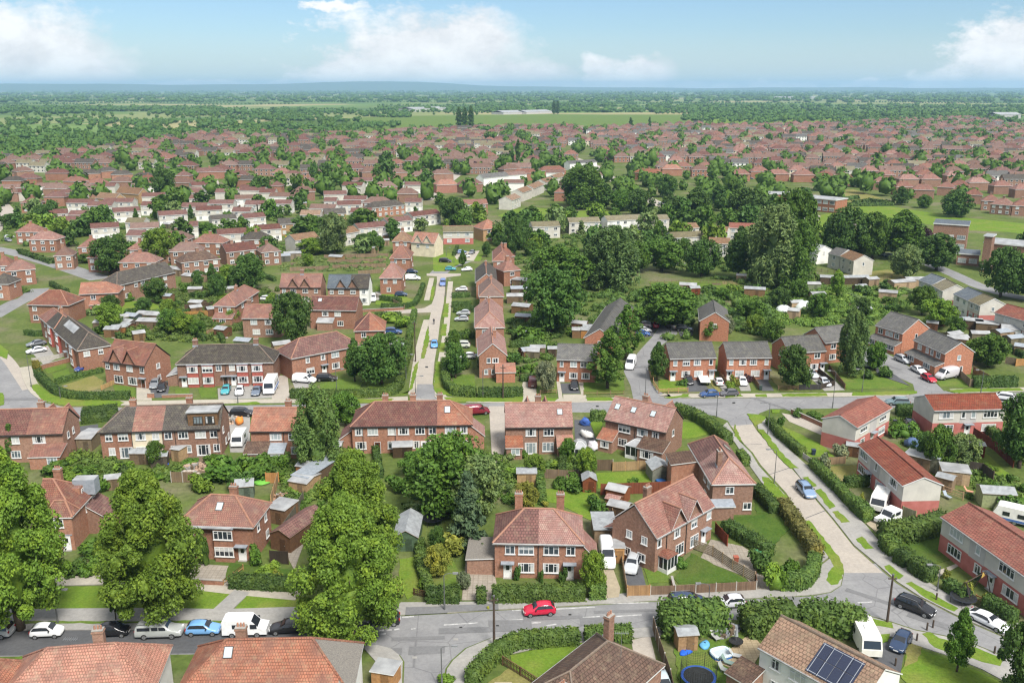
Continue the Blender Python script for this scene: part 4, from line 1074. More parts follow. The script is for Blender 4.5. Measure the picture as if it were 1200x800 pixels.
# grass verges
V_ = 'lawn_bright'
for pts in ([(483,462),(481,461)],): pass
VG = [([(35,452),(44,450),(60,462),(80,468),(140,470),(146,472),(140,476),(75,475.5),(50,469.5)],), ([(466,463),(478,461),(486,428),(491,423),(489,433),(484,455),(476,462.5)],), ([(493,420),(497,420),(503,399),(502,382),(498,395)],), ([(508,455),(511,425),(513,424),(520,424),(520,440),(522,455),(533,463),(512,463)],),
      ([(514,413),(521,413),(522,402),(516,402)],), ([(516.5,394),(522.5,394),(524,380),(518,380)],), ([(519,372),(525,372),(526,356),(521,356)],), ([(504,352),(507,352),(510,336),(506,336)],),
      ([(520,466),(600,466.5),(610,468),(600,471),(525,471)],), ([(603,464),(613,464),(612,471.5),(600,471.5)],), ([(686,466),(715,466),(722,470),(688,470)],), ([(635,466.5),(655,467),(650,470.5),(634,470)],), ([(778,466),(802,463.5),(810,465.5),(785,467)],),
      ([(850,463),(868,462),(871,465),(850,466)],), ([(885,462.5),(898,462),(899,465.5),(886,465.5)],), ([(915,462),(968,461),(970,464.5),(917,465)],), ([(1000,460),(1074,458.5),(1074,461),(1062,463),(998,464)],), ([(1110,458),(1130,456),(1195,455),(1200,458),(1120,460.5)],),
      ([(875,485),(888,486),(899,489),(893,496),(884,499),(881,494)],), ([(887,503),(895,504),(920,536),(936,549),(926,549),(907,530)],), ([(904,480),(915,480.5),(913,484),(905,484)],), ([(940,560),(947,559),(957,570),(953,571)],), ([(955,575),(962,573),(979,594),(972,597)],), ([(975,600),(982,599),(996,612),(986,613)],), ([(1003,632),(1010,629),(1024,643),(1014,644)],),
      ([(1036,664),(1042,662),(1059,675),(1054,679),(1048,678)],), ([(1061,684),(1068,682),(1123,713),(1118,717),(1090,704)],),
      ([(820,527),(826,525),(842,541),(833,546)],), ([(861,497),(868,515),(871,520),(860,511)],), ([(893,559),(901,560),(933,594),(928,596),(910,589),(897,575)],), ([(941,612),(948,610),(983,652),(988,665),(987,678),(982,685),(974,686),(968,680),(970,672),(977,664),(970,652)],),
      ([(1018,724),(1045,730),(1047,737),(1020,733)],), ([(1080,743),(1090,741),(1100,748),(1135,757),(1174,771),(1172,781),(1130,770),(1095,759)],), ([(800,462),(808,462),(806,465),(798,466)],), ([(1030,744),(1043,743),(1040,752),(1032,754)],),
      ([(270,473.5),(300,471),(305,473),(290,475)],), ([(346,469),(410,467.5),(462,468),(455,471),(420,472.5),(352,473)],), ([(430,468),(460,467),(459,470),(430,471)],), ([(-5,460),(4,461),(5,474),(-5,477)],), ([(-2,416),(8,421),(10,412),(0,404)],)]
for (pts,) in VG: sheet('verge', V_, pts, .125, .02, close_mat=V_)
sheet('lawn', V_, [(-90,684),(60,688),(150,686),(210,690),(275,694),(258,715),(215,716),(100,720),(-90,722)], .09, .08, close_mat=V_)
sheet('lawn', V_, [(290,697),(350,702),(420,703),(420,712),(350,713),(275,714)], .09, .08, close_mat=V_)
sheet('verge', 'lawn', [(-90,729),(80,728.5),(200,727.5),(300,728),(300,731),(80,731),(-90,732)], .128, .02, close_mat='lawn')
# gardens
LAWNS = [('lawn', [(61,438),(80,432),(84,443),(66,450)]), ('lawn_dry', [(72,452),(110,440),(122,447),(118,455),(88,462)]), ('lawn', [(50,428),(75,418),(78,431),(56,438)]), ('lawn', [(133,449),(158,454),(158,466),(134,460)]), ('lawn', [(205,456),(222,455),(222,466),(206,466)]), ('lawn', [(232,455),(254,454),(254,466),(236,466)]), ('lawn', [(375,450),(405,442),(425,448),(420,459),(375,460)]), ('lawn', [(430,448),(465,430),(468,440),(455,456),(432,458)]),
         ('lawn', [(529,440),(556,438),(557,458),(533,454)]), ('lawn_bright', [(440,335),(486,352),(486,362),(440,357)]), ('lawn_bright', [(507,296),(566,298),(563,306),(545,306),(522,318),(508,318)]), ('lawn_bright', [(138,354),(176,352),(192,364),(190,372),(150,370),(137,366)]),
         ('lawn', [(608,435),(630,433),(631,443),(609,443)]), ('lawn', [(684,446),(731,444),(732,461),(684,463)]), ('lawn', [(640,447),(652,446),(653,461),(641,461)]), ('lawn_bright', [(771,445),(803,445),(806,459),(772,459)]), ('lawn_dry', [(829,445),(835,445),(846,460),(841,461)]), ('lawn', [(982,436),(1008,432),(1065,453),(1060,455),(992,456)]), ('lawn_dry', [(903,443),(925,446),(930,458),(915,458)]), ('lawn', [(1098,447),(1130,445),(1135,453),(1102,453)]),
         ('lawn_bright', [(692,495),(706,492),(703,512),(700,514)]), ('lawn_bright', [(794,494),(828,496),(832,508),(815,513),(795,514)]), ('lawn_bright', [(699,554),(764,552),(770,571),(700,572)]), ('lawn_bright', [(640,573),(696,571),(696,612),(655,590),(640,588)]), ('lawn', [(605,572),(630,572),(632,592),(605,592)]), ('lawn', [(600,546),(696,541),(698,551),(600,556)]),
         ('lawn_bright', [(912,497),(962,520),(978,535),(940,535)]), ('lawn_dry', [(965,547),(1003,545),(1008,566),(985,568)]), ('lawn_bright', [(1130,530),(1150,526),(1183,556),(1176,562)]), ('lawn_dark', [(1053,640),(1100,620),(1125,652),(1085,664),(1062,650)]), ('lawn', [(1058,488),(1071,488),(1072,495),(1056,495)]),
         ('lawn_dark', [(850,608),(910,600),(925,620),(905,640),(852,616)]), ('lawn_dark', [(884,585),(905,595),(900,602),(886,602)]), ('lawn_dark', [(790,678),(810,648),(874,680),(870,682),(795,684)]), ('lawn', [(754,666),(772,662),(787,682),(760,684)]),
         ('lawn_bright', [(468,655),(490,652),(496,690),(477,702),(468,680)]), ('lawn', [(500,640),(520,638),(540,672),(538,698),(505,697)]), ('lawn_bright', [(598,768),(680,752),(690,760),(640,800),(600,790)]), ('lawn_dry', [(572,800),(598,782),(630,802),(580,835)]), ('lawn_dark', [(345,668),(270,660),(262,680),(345,684)]), ('lawn', [(790,760),(870,740),(890,760),(850,830),(800,830)]), ('lawn_bright', [(1066,757),(1110,772),(1150,788),(1185,806),(1190,850),(1090,850),(1055,790)]),
         ('lawn_dry', [(1064,752),(1082,757),(1075,775),(1060,782)]), ('lawn', [(18,770),(36,768),(36,800),(10,810)]), ('lawn', [(140,560),(165,556),(180,575),(150,580)])]
for k, (mt, pts) in enumerate(LAWNS): sheet('lawn', mt, pts, .05+.0007*k, .05, close_mat=mt)
DRV = [('tarmac_drive', [(180,448),(200,446),(196,466),(170,466)]), ('pavement_pale', [(160,452),(175,450),(178,469),(160,469)]), ('pavement', [(255,455),(326,448),(335,448),(326,466),(256,468)]), ('pavement', [(342,446),(372,444),(365,453),(346,456)]), ('concrete_road', [(322,440),(337,440),(340,470),(318,470)]), ('pavement', [(36,412),(56,405),(66,420),(52,428)]),
       ('pavement_pale', [(613,447),(627,446),(630,470),(608,470)]), ('tarmac_drive', [(656,449),(677,449),(680,461),(659,461)]), ('pavement_pale', [(652,446),(656,446),(660,469),(655,469)]), ('pavement_pale', [(678,448),(683,447),(688,469),(660,470),(660,462),(681,462)]), ('tarmac_drive', [(800,442),(815,441),(833,458),(806,459)]), ('pavement', [(836,443),(848,442),(858,458),(848,459)]), ('pavement', [(862,443),(876,443),(880,458),(868,458)]), ('tarmac_drive', [(884,443),(898,443),(907,458),(893,458)]), ('pavement', [(942,436),(965,434),(990,457),(966,458)]),
       ('tarmac_drive', [(673,492),(690,492),(700,520),(674,520)]), ('concrete_road', [(573,476),(592,476),(592,524),(584,560),(577,545)]), ('concrete_road', [(916,484),(932,487),(967,501),(966,511),(925,494)]), ('gravel', [(700,668),(714,655),(727,690),(725,700),(706,702)]), ('tarmac_drive', [(728,655),(748,650),(757,686),(733,689)]), ('paving', [(833,632),(870,640),(908,664),(912,692),(888,692),(872,675),(820,655)]), ('paving', [(546,655),(577,658),(585,700),(570,703),(541,703)]),
       ('concrete_road', [(740,750),(762,745),(775,800),(770,835),(752,835)]), ('tarmac_drive', [(1037,748),(1062,750),(1055,790),(1035,800),(1020,780)]), ('sandstone', [(838,775),(880,742),(895,760),(875,792)]), ('pavement_pale', [(1133,656),(1140,652),(1125,662),(1100,676),(1095,670)]), ('gravel', [(1015,614),(1040,600),(1052,612),(1034,630)]), ('pavement', [(445,790),(455,772),(468,770),(470,800)]), ('paving', [(220,660),(285,664),(282,686),(225,682)]), ('paving', [(330,640),(348,610),(355,640),(345,668)]),
       ('tarmac_drive', [(1020,426),(1050,440),(1066,452),(1030,440)]), ('tarmac_drive', [(92,500),(115,497),(116,520),(98,520)]), ('pavement', [(263,480),(293,478),(293,530),(270,530)]), ('soil', [(215,535),(262,530),(280,545),(225,560)]), ('soil', [(330,570),(352,560),(350,590),(332,592)]), ('gravel', [(600,800),(590,830),(560,830),(580,800)]),
       ('pavement', [(440,352),(447,352),(447,342),(440,342)]), ('pavement_pale', [(530,296),(562,294),(555,306),(535,304)]), ('tarmac_drive', [(751,380),(772,378),(765,394),(750,396)]), ('tarmac_drive', [(795,388),(812,387),(812,393),(797,394)])]
for k, (mt, pts) in enumerate(DRV): sheet('driveway', mt, pts, (.115 if mt in ('sandstone', 'gravel') else .03)+.0011*k, .03, close_mat=mt)
# road markings
for a, b_ in (((435,741),(441,739.5)),((444,739),(450,738)),((453,738.3),(459,737.5)),((462,737.5),(468,736.5)),((482,736.8),(487,736.2)),((446,743),(452,742)),((471,723),(485,722))):
    strip('road_marking', 'line_white', [a, b_], .28, RZ+.012, sm=False)
for a, b_ in (((520,732),(560,729.5)),((590,727),(620,725)),((671,724),(703,722)),((720,722),(752,720)),((600,715),(612,714.4)),((649,713.5),(697,711)),((702,707),(760,705.8)),((618,730),(634,729)),((640,733),(652,731)),((1005,706),(1022,705))):
    strip('road_marking', 'line_white', [a, b_], .22, RZ+.012, sm=False)
for x, y in ((534,748.6),(454,771),(486,770)):
    sheet('manhole_cover', 'pavement', [(x-2.6,y-1.2),(x+2.6,y-1.2),(x+3,y+1.4),(x-3,y+1.4)], .128 if x == 454 else RZ+.009)
sheet('field', 'lawn_bright', [(583,253),(600,246),(625,243),(660,248),(705,246),(722,250),(715,256),(640,258),(600,258)], .03)
sheet('playing_field', 'lawn_bright', [(953,275),(962,252),(1010,242),(1045,242),(1075,247),(1130,255),(1200,262),(1330,275),(1330,290),(1180,272),(1130,270),(1080,262),(1000,262),(985,275)], .03)
sheet('playing_field', 'lawn_dry', [(975,224),(1000,222),(1045,236),(1040,241),(985,240),(978,236)], .035)
sheet('allotment', 'lawn', [(760,330),(860,330),(905,345),(975,340),(1010,350),(1000,370),(915,372),(870,350),(770,346)], .02)
sheet('allotment', 'lawn_dry', [(985,322),(1040,316),(1072,322),(1040,330),(990,330)], .03)
sheet('field', 'lawn', [(408,138.5),(480,136),(640,134.5),(800,134.5),(835,137),(830,142),(780,146),(700,149),(560,150),(470,152),(428,156),(418,150)], .05)
sheet('field', 'lawn_dark', [(300,143),(408,138.5),(418,150),(390,158),(310,150)], .05)
sheet('field', 'lawn_bright', [(80,156),(110,154),(100,163),(80,166)], .05); sheet('field', 'lawn_bright', [(170,158),(230,157),(235,163),(180,164)], .05)
sheet('field', 'lawn_bright', [(800,140),(1000,138),(1000,142),(950,146),(830,146)], .05)

for k, (x, y, a, w, mt) in enumerate(((560,738,9,1.1,'tarmac_patch'),(598,733,5,2.2,'tarmac_patch'),(648,724,7,.7,'tarmac_patch'),(700,728,4,1.6,'tarmac_patch'),(735,716,8,.6,'tarmac_patch'),(880,712,7,1.,'tarmac_patch'),(940,708,5,2.,'tarmac_patch'),(1020,700,6,.8,'tarmac_patch'),(1090,728,5,1.2,'tarmac_patch'),(500,762,4,1.5,'tarmac_patch'),(490,748,6,.7,'tarmac_patch'),(455,764,3,1.4,'tarmac_patch'),(550,713,7,1.4,'tarmac_patch'),(500,716,5,1.6,'tarmac_patch'),(640,478,9,1.,'tarmac_patch'),(250,481,12,.9,'tarmac_patch'),(820,474,9,1.4,'tarmac_patch'),(900,472,12,.8,'tarmac_patch'),(20,468,10,1.6,'tarmac_patch'),(750,430,3,1.5,'tarmac_patch'),(1045,430,5,1.2,'tarmac_patch'))):
    p = P(x, y); q = P(x+12, y-.4 if x < 900 else y+4); d = (q-p).normalized()*a/2; n = Vector((-d.y, d.x, 0)).normalized()*w/2
    sheet('road_patch', mt, [p-d-n, p+d-n*.8, p+d+n, p-d+n*1.1], .135 if (y < 720 and 480 < x < 560 and y > 700) else .036+.0006*k, world=True)
for x, y in ((583,733),(668,720),(806,717),(905,714),(1050,706),(540,735),(700,476),(860,472),(500,430),(504,400)):
    sheet('manhole_cover', 'trim_black', [(x-1.6,y-.7),(x+1.6,y-.7),(x+1.7,y+.8),(x-1.7,y+.8)], .062)

k_ = random.Random(8)
for i in range(44):                                     # allotment and vegetable plots
    x, y = (k_.uniform(772, 900), k_.uniform(331, 346)) if i < 16 else (k_.uniform(910, 1030), k_.uniform(335, 372)) if i < 34 else (k_.uniform(330, 450), k_.uniform(300, 318))
    a, h_ = k_.uniform(5, 11), k_.uniform(1.6, 3.2); sk = k_.uniform(-3, 3)
    sheet('plot', k_.choice(('soil', 'lawn_dry', 'lawn', 'lawn_bright', 'soil', 'gravel')), [(x, y), (x+a, y+.3), (x+a+sk, y-h_), (x+sk, y-h_-.3)], .05+.001*i)
# ------------------------------------------------------------------ near houses
# --- street below the drone
h = house('red hipped-roof house with white walls under a brick chimney, at the bottom left', (55,759), (135,753), D=8.2, pitch=40, hip='LR', wall='render_white', roof='tile_orange', mode='ridge', ch=[(.6,.9)], sideR=[(.35,1,1.2),(.35,0,1.2)], ridge='tile_orange')
h = house('orange-tiled house with one grey gravel-like hip end, beside the road junction', (265,749), (366,747), D=8.6, pitch=40, hip='LR', wall='render_white', mode='ridge', rsegs=[(.93,'tile_orange'),(1,'gravel_roof')], ch=[(.33,.5)], sideR=[(.4,1,1.2)], ridge='tile_orange')
skylight(h, .27, .78, .75, 1.)
h = house('white-walled house with orange roof, only its corner in view at the far left', (-130,772), (-44,770), D=8.2, pitch=40, hip='LR', wall='render_white', roof='tile_orange', mode='ridge', ridge='tile_orange', sideR=[(.4,1,1.2)])
h = house('brown-tiled hipped house behind the clipped corner hedge at the bottom centre', (712,751), (668,786), D=8.6, pitch=36, hip='LR', wall='brick_brown', roof='tile_brown', mode='ridge', ridge='ridge_dark', ez=3.2, ch=[(.1,-1.6),(.95,1.5)])
h = house('white rendered house with tan tiles and solar panels at the bottom right', (888,758), (1010,826), D=7.4, pitch=31, wall='render_white', roof='tile_tan', ridge='ridge_dark', up=[(.17,1.1),(.40,1.9),(.75,1.8)], dn=[(.18,.9),(.38,1.6)], sideL=[], ez=5.1)
q = MB()
for i in range(4):
    for j in range(2): q.box(-2.2+i*1.12, -1.13+i*1.12, -1.75+j*1.78, -.02+j*1.78, .06, .12, 'solar')
o = q.obj('solar_panels', h.roof); o.location = (h.fx(.66), -h.D/2*.52, h.ez+h.rise*.48); o.rotation_euler = (math.atan2(h.rise, h.D/2), 0, 0)
ext(h, -.06, 2.6, 2.6, 2.2, 2.9, 'brick_brown', 'tile_brown')
# --- front row along the lower road
h = house('red brick pair with brown tiles left and pink tiles right, behind the clipped front hedge', (577,636), (685,638), D=7.8, pitch=37, hip='LR', wall='brick_red', rsegs=[(.5,'tile_maroon'),(1,'tile_pink')], up=X(577,685,[(596,1.2),(616,1.9),(647,1.9),(671,1.1)]), dn=X(577,685,[(616,2.0),(647,2.)]), doors=X(577,685,[(593,'door_white'),(670,'door_white')]), ch=[(.26,2.2),(.755,2.2)], pipes=[.5], sideR=[])
ext(h, .30, 4.4, 1.9, 2.9, 5.0, 'brick_red', 'tile_pink', face='R', wins=[])
ext(h, .45, 5.4, 3.6, 2.3, 2.5, 'brick_brown', 'gravel_roof', face='L')
part_box(h, 'garage_door', h.wx0-3.2, h.wx0-.7, h.wy0+.65-.0, h.wy0+.68, .05, 2.1, 'garage_dark')
h = house('brick house with two front gables, catslide corner and white glazed porch', (770,631), (838,593), D=7.6, ez=5., pitch=43, wall='brick_brown', roof='tile_pink', up=[(.36,1.3),(.66,1.3),(.93,1.0)], dn=[(.42,1.8,1.6),(.68,1.8,1.6)], doors=[(.85,'door_white')], ch=[(.26,.6)], gab=[(.36,3.6,2.6),(.64,3.6,2.6)], sideL=[(.25,1,.9),(.6,1,.9),(.3,0,1.2),(.62,0,.9)], pipes=[.18,.52])
conservatory(h, .14, 2.2, 1.5, zt=2.7, roof='tile_red')
ext(h, .25, 3.2, 2.8, 2.3, 3.4, 'brick_brown', 'tile_red', face='K')
add_window(h.root, h.fx(.06), h.wy0, 3.4, .8, 1.1, 0, 0)
h = house('hipped pair with brown rear half and pink front half, its end towards the road junction', (806,520), (834,567.5), C=(885,565), pitch=40, hip='LR', wall='brick_brown', rsegs=[(.5,'tile_maroon'),(1,'tile_pink')], up=[(.7,1.2),(.85,1.2)], dn=[(.75,1.4)], sideR=[(.42,1,1.2),(.88,0,1.2)], ch=[(.78,-1.4)])
skylight(h, .32, .5, .8, 1.2, 'K')
ext(h, .28, 4.2, 4.2, 4.4, 4.9, 'brick_red', 'tile_brown', face='F', wins=[(-1.2,1.,3.,1.)])
ext(h, .2, 3.2, 1.8, 2.3, 2.6, 'brick_brown', 'lead', face='R')
h = house('red brick house with dormer and small hipped bay, between the two big street trees', (38,604), (87,603), C=(119,572), pitch=40, hip='R', wall='brick_red', roof='tile_red', up=[(.72,1.2)], dn=[(.4,1.5)], doors=[.8], ch=[(.3,1.0)], sideR=[(.55,1,.9),(.85,1,.9)])
g = part_box(h, 'dormer', h.wx1-2.6, h.wx1-.7, .4, 2.6, h.ez-.2, h.ez+1.75, 'brick_red', 'tile_red'); add_window(g, h.wx1-.7, 1.5, h.ez+.3, 1.2, 1.1, math.pi/2, 1)
q = MB(); roof_mb(q, h.wx1-3.6, h.wx1+.25, h.wy0-.9, h.wy0+1.6, h.ez-.05, 1.9, True, True, [(1e3,'tile_red')], 'ridge_clay'); q.obj('bay_roof', h.roof)
part_box(h, 'bay', h.wx1-3.4, h.wx1+.02, h.wy0-.7, h.wy0+.0, 0, h.ez-.2, 'brick_red')
add_window(h.root, h.wx1-1.7, h.wy0-.7, 3.4, 1.2, 1.2, 0, 0); link(door_mesh('door_white'), 'door', h.root, (h.wx1-1.0, h.wy0-.7, 0), 0)
ext(h, .78, 4.2, 3., 2.3, 4.3, 'brick_brown', 'tile_maroon', face='R', wins=[(-1.1,1.2,1.,1.1)]); part_box(h, 'roof_box', h.wx0+3, h.wx0+6, h.D/2-2.6, h.D/2-.9, h.ez+.3, h.ez+2.5, 'lead', 'felt_pale')
h = house('red brick hipped house with white two-storey bay, right of the left-hand street trees', (205,614.5), (297,618), C=(321,589), pitch=37, hip='LR', wall='brick_red', roof='tile_red', up=[(.13,1.4)], dn=[(.13,1.4)], doors=[(.84,'door_white')], bays=[(.62,2.6,'brick_red')], ch=[(.63,.6)], sideR=[(.3,1,.8),(.72,1,.8),(.75,0,1.)], pipes=[.48])
skylight(h, .5, .62, .8, 1.1)
part_box(h, 'bay_canopy', h.fx(.18), h.fx(.74), h.wy0-.85, h.wy0-.02, h.ez-.12, h.ez+.0, 'felt_pale')
# --- backs along the middle road
h = house('brick pair, dark tiles left, red tiles right, with red lean-to, at the far left', (-34,511), (73,508), D=7.6, pitch=40, wall='brick_brown', rsegs=[(.6,'tile_maroon'),(1,'tile_red')], up=X(-34,73,[(-10,1.5),(16,1.2),(44,2.)]), dn=X(-34,73,[(-8,1.5),(14,1.5)]), doors=X(-34,73,[(43,'door_brown',0)]), ch=[(.69,.3)], gab=[(.72,3.2,2.6,'K'),(.9,3.2,2.6,'K')], sideR=[(.3,1,.8),(.6,1,.7)], fascia='fascia_dark')
ext(h, .86, 4.8, 3.2, 2.3, 3.3, 'brick_red', 'tile_red', wins=[(1.2,1.6,.8,1.2)])
h = house('long brick terrace with one cream house and a flat-roofed box dormer', (114,507), (258,502), D=7.6, pitch=40, hip='L', wall='brick_red', segs=[(.26,'brick_red'),(.515,'render_cream'),(1,'brick_brown')], rsegs=[(.27,'tile_dark'),(.52,'tile_red'),(1,'tile_dark')], up=X(114,258,[(124,1.1),(141,1.6),(162,1.6),(180,1.1),(195,1.2),(213,1.6),(234,1.7),(250,1.2)]), dn=X(114,258,[(126,1.),(143,2.1,1.9),(163,2.),(201,1.1),(214,2.),(236,2.2,1.9),(252,1.)]), ch=[(.24,.2),(.715,.4)], pipes=[.26,.515,.62,.975], sideR=[(.3,1,.8),(.5,0,.8),(.8,0,1.)], fascia='fascia_dark', ridge='ridge_dark', name='terrace', cat='terrace')
xa, xb = h.fx(.735), h.fx(.985); dm = MB(); dm.box(xa, xb, -h.D/2+.55, .3, h.ez-.05, h.ez+2.75, 'timber'); dm.box(xa-.2, xb+.2, -h.D/2+.3, .5, h.ez+2.752, h.ez+2.95, 'felt_pale'); dmo = dm.obj('dormer', h.roof, color=(.55,.45,.38))
for f in (.82, .92): add_window(dmo, h.fx(f), -h.D/2+.55, h.ez+.8, 1.5, 1.3, 0, 1, True)
h = house('orange-red tiled pair with dark lean-to sheds, left of the drooping birch', (292,505.5), (358,505), D=7.4, pitch=38, wall='brick_red', roof='tile_orange', up=X(292,358,[(322,1.9),(343,1.5)]), dn=X(292,358,[(318,1.6),(346,1.8)]), ch=[(.63,.3)], pipes=[.6], fascia='fascia_dark', dark=False)
ext(h, .14, 3.6, 2.8, 2.2, 3.2, 'brick_brown', 'tile_brown'); ext(h, .46, 3.2, 2.6, 2.2, 2.9, 'brick_brown', 'lead', wins=[(0,2.2,.8,1.1)])
h = house('wide brick terrace with purple-brown tiles and one orange end, straight ahead of the avenue', (410,500), (554,497.5), D=7.8, pitch=38, hip='LR', wall='brick_red', rsegs=[(.715,'tile_maroon'),(1,'tile_orange')], up=X(410,554,[(418,1.2),(435,1.7),(458,1.3),(472,1.8),(492,1.6),(507,1.2),(529,1.9),(545,1.2)]), dn=X(410,554,[(420,1.8),(459,1.8),(487,1.1),(506,1.5),(530,1.6),(546,1.)]), doors=X(410,554,[(496,'door_white',0),(440,'door_brown',0),(518,'door_brown',0)]), ch=[(.27,.3),(.505,.3),(.735,.3)], pipes=[.09,.36,.63,.70,.86], name='terrace', cat='terrace', fascia='fascia_dark')
skylight(h, .80, .62, .9, 1.2)
ext(h, .45, 4.6, 2.2, 2.5, 4.1, 'brick_red', 'tile_maroon', face='L'); ext(h, .45, 4.4, 2.2, 2.6, 4.4, 'brick_red', 'tile_pink', face='R')
h = house('pink-red tiled pair with two small red lean-tos and gables to the street', (592,501), (672,500), D=7.6, pitch=39, wall='brick_brown', roof='tile_pink', up=X(592,672,[(622,1.7),(643.5,1.7)]), dn=X(592,672,[(622,2.,2.),(643,1.9,1.6)]), ch=[(.5,.3)], gab=[(.35,3.,2.8,'K'),(.63,3.,2.8,'K')], pipes=[.49], fascia='fascia_dark')
skylight(h, .82, .6, .8, 1.)
ext(h, .88, 2.5, 2.2, 2.3, 3.5, 'brick_brown', 'tile_orange', wins=[(0,1.4,.9,1.1)]); ext(h, .12, 2.6, 2.2, 2.3, 3.5, 'brick_brown', 'tile_orange', wins=[(.2,1.4,.9,1.1)]); conservatory(h, 1.1, 2.2, 3.4, zt=2.8)
h = house('pink-tiled pair with three rooflights, white conservatory and curved hedge beside it', (708,491.5), (781,507), D=7.8, pitch=39, wall='brick_brown', roof='tile_pink', up=[(.32,2.2),(.62,1.9),(.83,1.2)], dn=[(.3,1.6)], ch=[(.50,.3)], gab=[(.42,3.,2.8,'K'),(.8,3.,2.8,'K')], pipes=[.5], fascia='fascia_dark', sideR=[(.4,1,.8)])
for f in (.11,.38,.70): skylight(h, f, .6, .8, 1.)
ext(h, .10, 2.7, 2.4, 2.4, 3.5, 'brick_brown', 'tile_orange', wins=[(0,1.5,.9,1.1)]); conservatory(h, .58, 2.9, 2.6, zt=3.)
e_ = ext(h, .86, 4.4, 3., 2.6, 3.6, 'brick_brown', 'tile_brown', wins=[(-.5,2.3,.9,1.3)])
# --- pale panel houses down the right-hand avenue
PK = dict(wall='panel_pale', split=(2.5,'panel_pink'), roof='tile_concrete_red', ridge='tile_concrete_red', pitch=23, fascia='upvc', name='panel_house')
W4 = 2.6
h = house('panel house with maroon base and plain cream gable, at the top of the right-hand avenue', (1005,501), (1046,477.5), C=(967,487), **PK, up=[(.22,W4),(.78,W4)], dn=[(.22,1.6),(.78,W4)], doors=[.5])
part_box(h, 'recess_panel', h.fx(.40), h.fx(.60), h.wy0-.02, h.wy0+.01, 2.4, h.ez-.12, 'panel_grey')
h = house('panel house lengthways to the mid road with grey recess and three-light windows', (1095,481), (1180,479), D=7.6, **PK, up=[(.18,W4),(.80,W4),(.42,.8),(.56,.8)], dn=[(.20,W4),(.80,W4)], doors=[.5])
part_box(h, 'recess_panel', h.fx(.38), h.fx(.61), h.wy0-.02, h.wy0+.01, 2.4, h.ez-.12, 'panel_grey')
h = house('middle panel house of the right-hand avenue, white caravan at its gable', (1005,520.5), (1057.5,569), C=(1105,567), **PK, up=[(.13,W4),(.42,.8),(.80,W4)], dn=[(.12,W4),(.5,1.6)], doors=[(.3,'door_brown'),(.62,'door_white')])
part_box(h, 'recess_panel', h.fx(.29), h.fx(.5), h.wy0-.02, h.wy0+.01, 2.4, h.ez-.12, 'panel_grey')
h = house('nearest panel house on the right edge, rope swing frame by its front hedge', (1102,605), (1222,690), D=7.9, **PK, up=[(.17,W4),(.40,.8),(.68,W4)], dn=[(.17,W4),(.42,1.2),(.74,W4)], doors=[(.56,'door_white')])
part_box(h, 'recess_panel', h.fx(.31), h.fx(.47), h.wy0-.02, h.wy0+.01, 2.4, h.ez-.12, 'panel_grey')
# --- orange brick houses beyond the middle road
OK_ = dict(wall='brick_orange', roof='tile_grey', ridge='tile_grey', pitch=33)
house('orange brick pair left of the cul-de-sac, birch trees at its right end', (652,421), (700,422.5), D=7.4, **OK_, up=[(.12,.7),(.42,1.4),(.68,1.4)], dn=[(.42,1.7),(.73,1.7)], doors=[(.13,'door_white')])
house('orange brick pair at the right corner of the cul-de-sac, white truck parked before it', (785,420.5), (840,419), D=7.6, **OK_, up=[(.12,.8),(.36,1.5),(.60,1.5),(.90,.8)], dn=[(.36,1.8),(.64,1.8)], doors=[(.08,'door_white'),(.93,'door_white')])
house('orange brick pair with white car on its drive, right of the truck', (852,419.5), (905,419), D=7.6, **OK_, up=[(.1,.8),(.36,1.5),(.60,1.5),(.9,.8)], dn=[(.3,1.8),(.66,1.8)], doors=[(.07,'door_white'),(.92,'door_white')])
house('orange brick house in a stepped pair, its front half behind the round dark tree', (925,414), (969,411), C=None, D=8., **OK_, up=[(.3,1.4),(.78,1.4)], dn=[(.4,1.5),(.72,1.9)], doors=[(.95,'door_white')], sideL=[(.5,1,.8)])
house('orange brick rear half of the stepped pair, left of the tall willow', (967,402), (1003,398), D=8., **OK_, up=[(.3,1.4)], dn=[(.3,1.8)], sideL=[])
h = house('gabled orange brick house closing the cul-de-sac, white-edged grey roof', (818,361), (819.5,376), C=(856,378), **OK_, sideR=[(.5,1,1.)])
house('long grey-roofed orange house end-on beside the cul-de-sac, lower gable half hidden by birches', (727,349), (703,385), D=7.4, mode='ridge', **OK_, sideR=[(.5,1,.8)])
for lab, A_, B_, C_ in (('first orange brick terrace on the right close with rooflit lean-to, further from the road', (1025,381), (1057.5,391), (1084.5,384)), ('nearer orange brick terrace on the right close, silver van by its gable', (1070,398), (1107,414.5), (1139.5,411))):
    h = house(lab, A_, B_, C_, **OK_, up=[(.2,1.4),(.45,1.),(.6,1.),(.8,1.4)], sideR=[(.5,1,.8),(.62,0,.7)], name='terrace', cat='terrace')
    e_ = ext(h, .5, h.wx1-h.wx0-.2, 2.0, 2.3, 3.0, 'brick_orange', 'tile_grey', wins=[(-3.2,2.4,.9,1.2),(2.6,2.4,.9,1.2)])
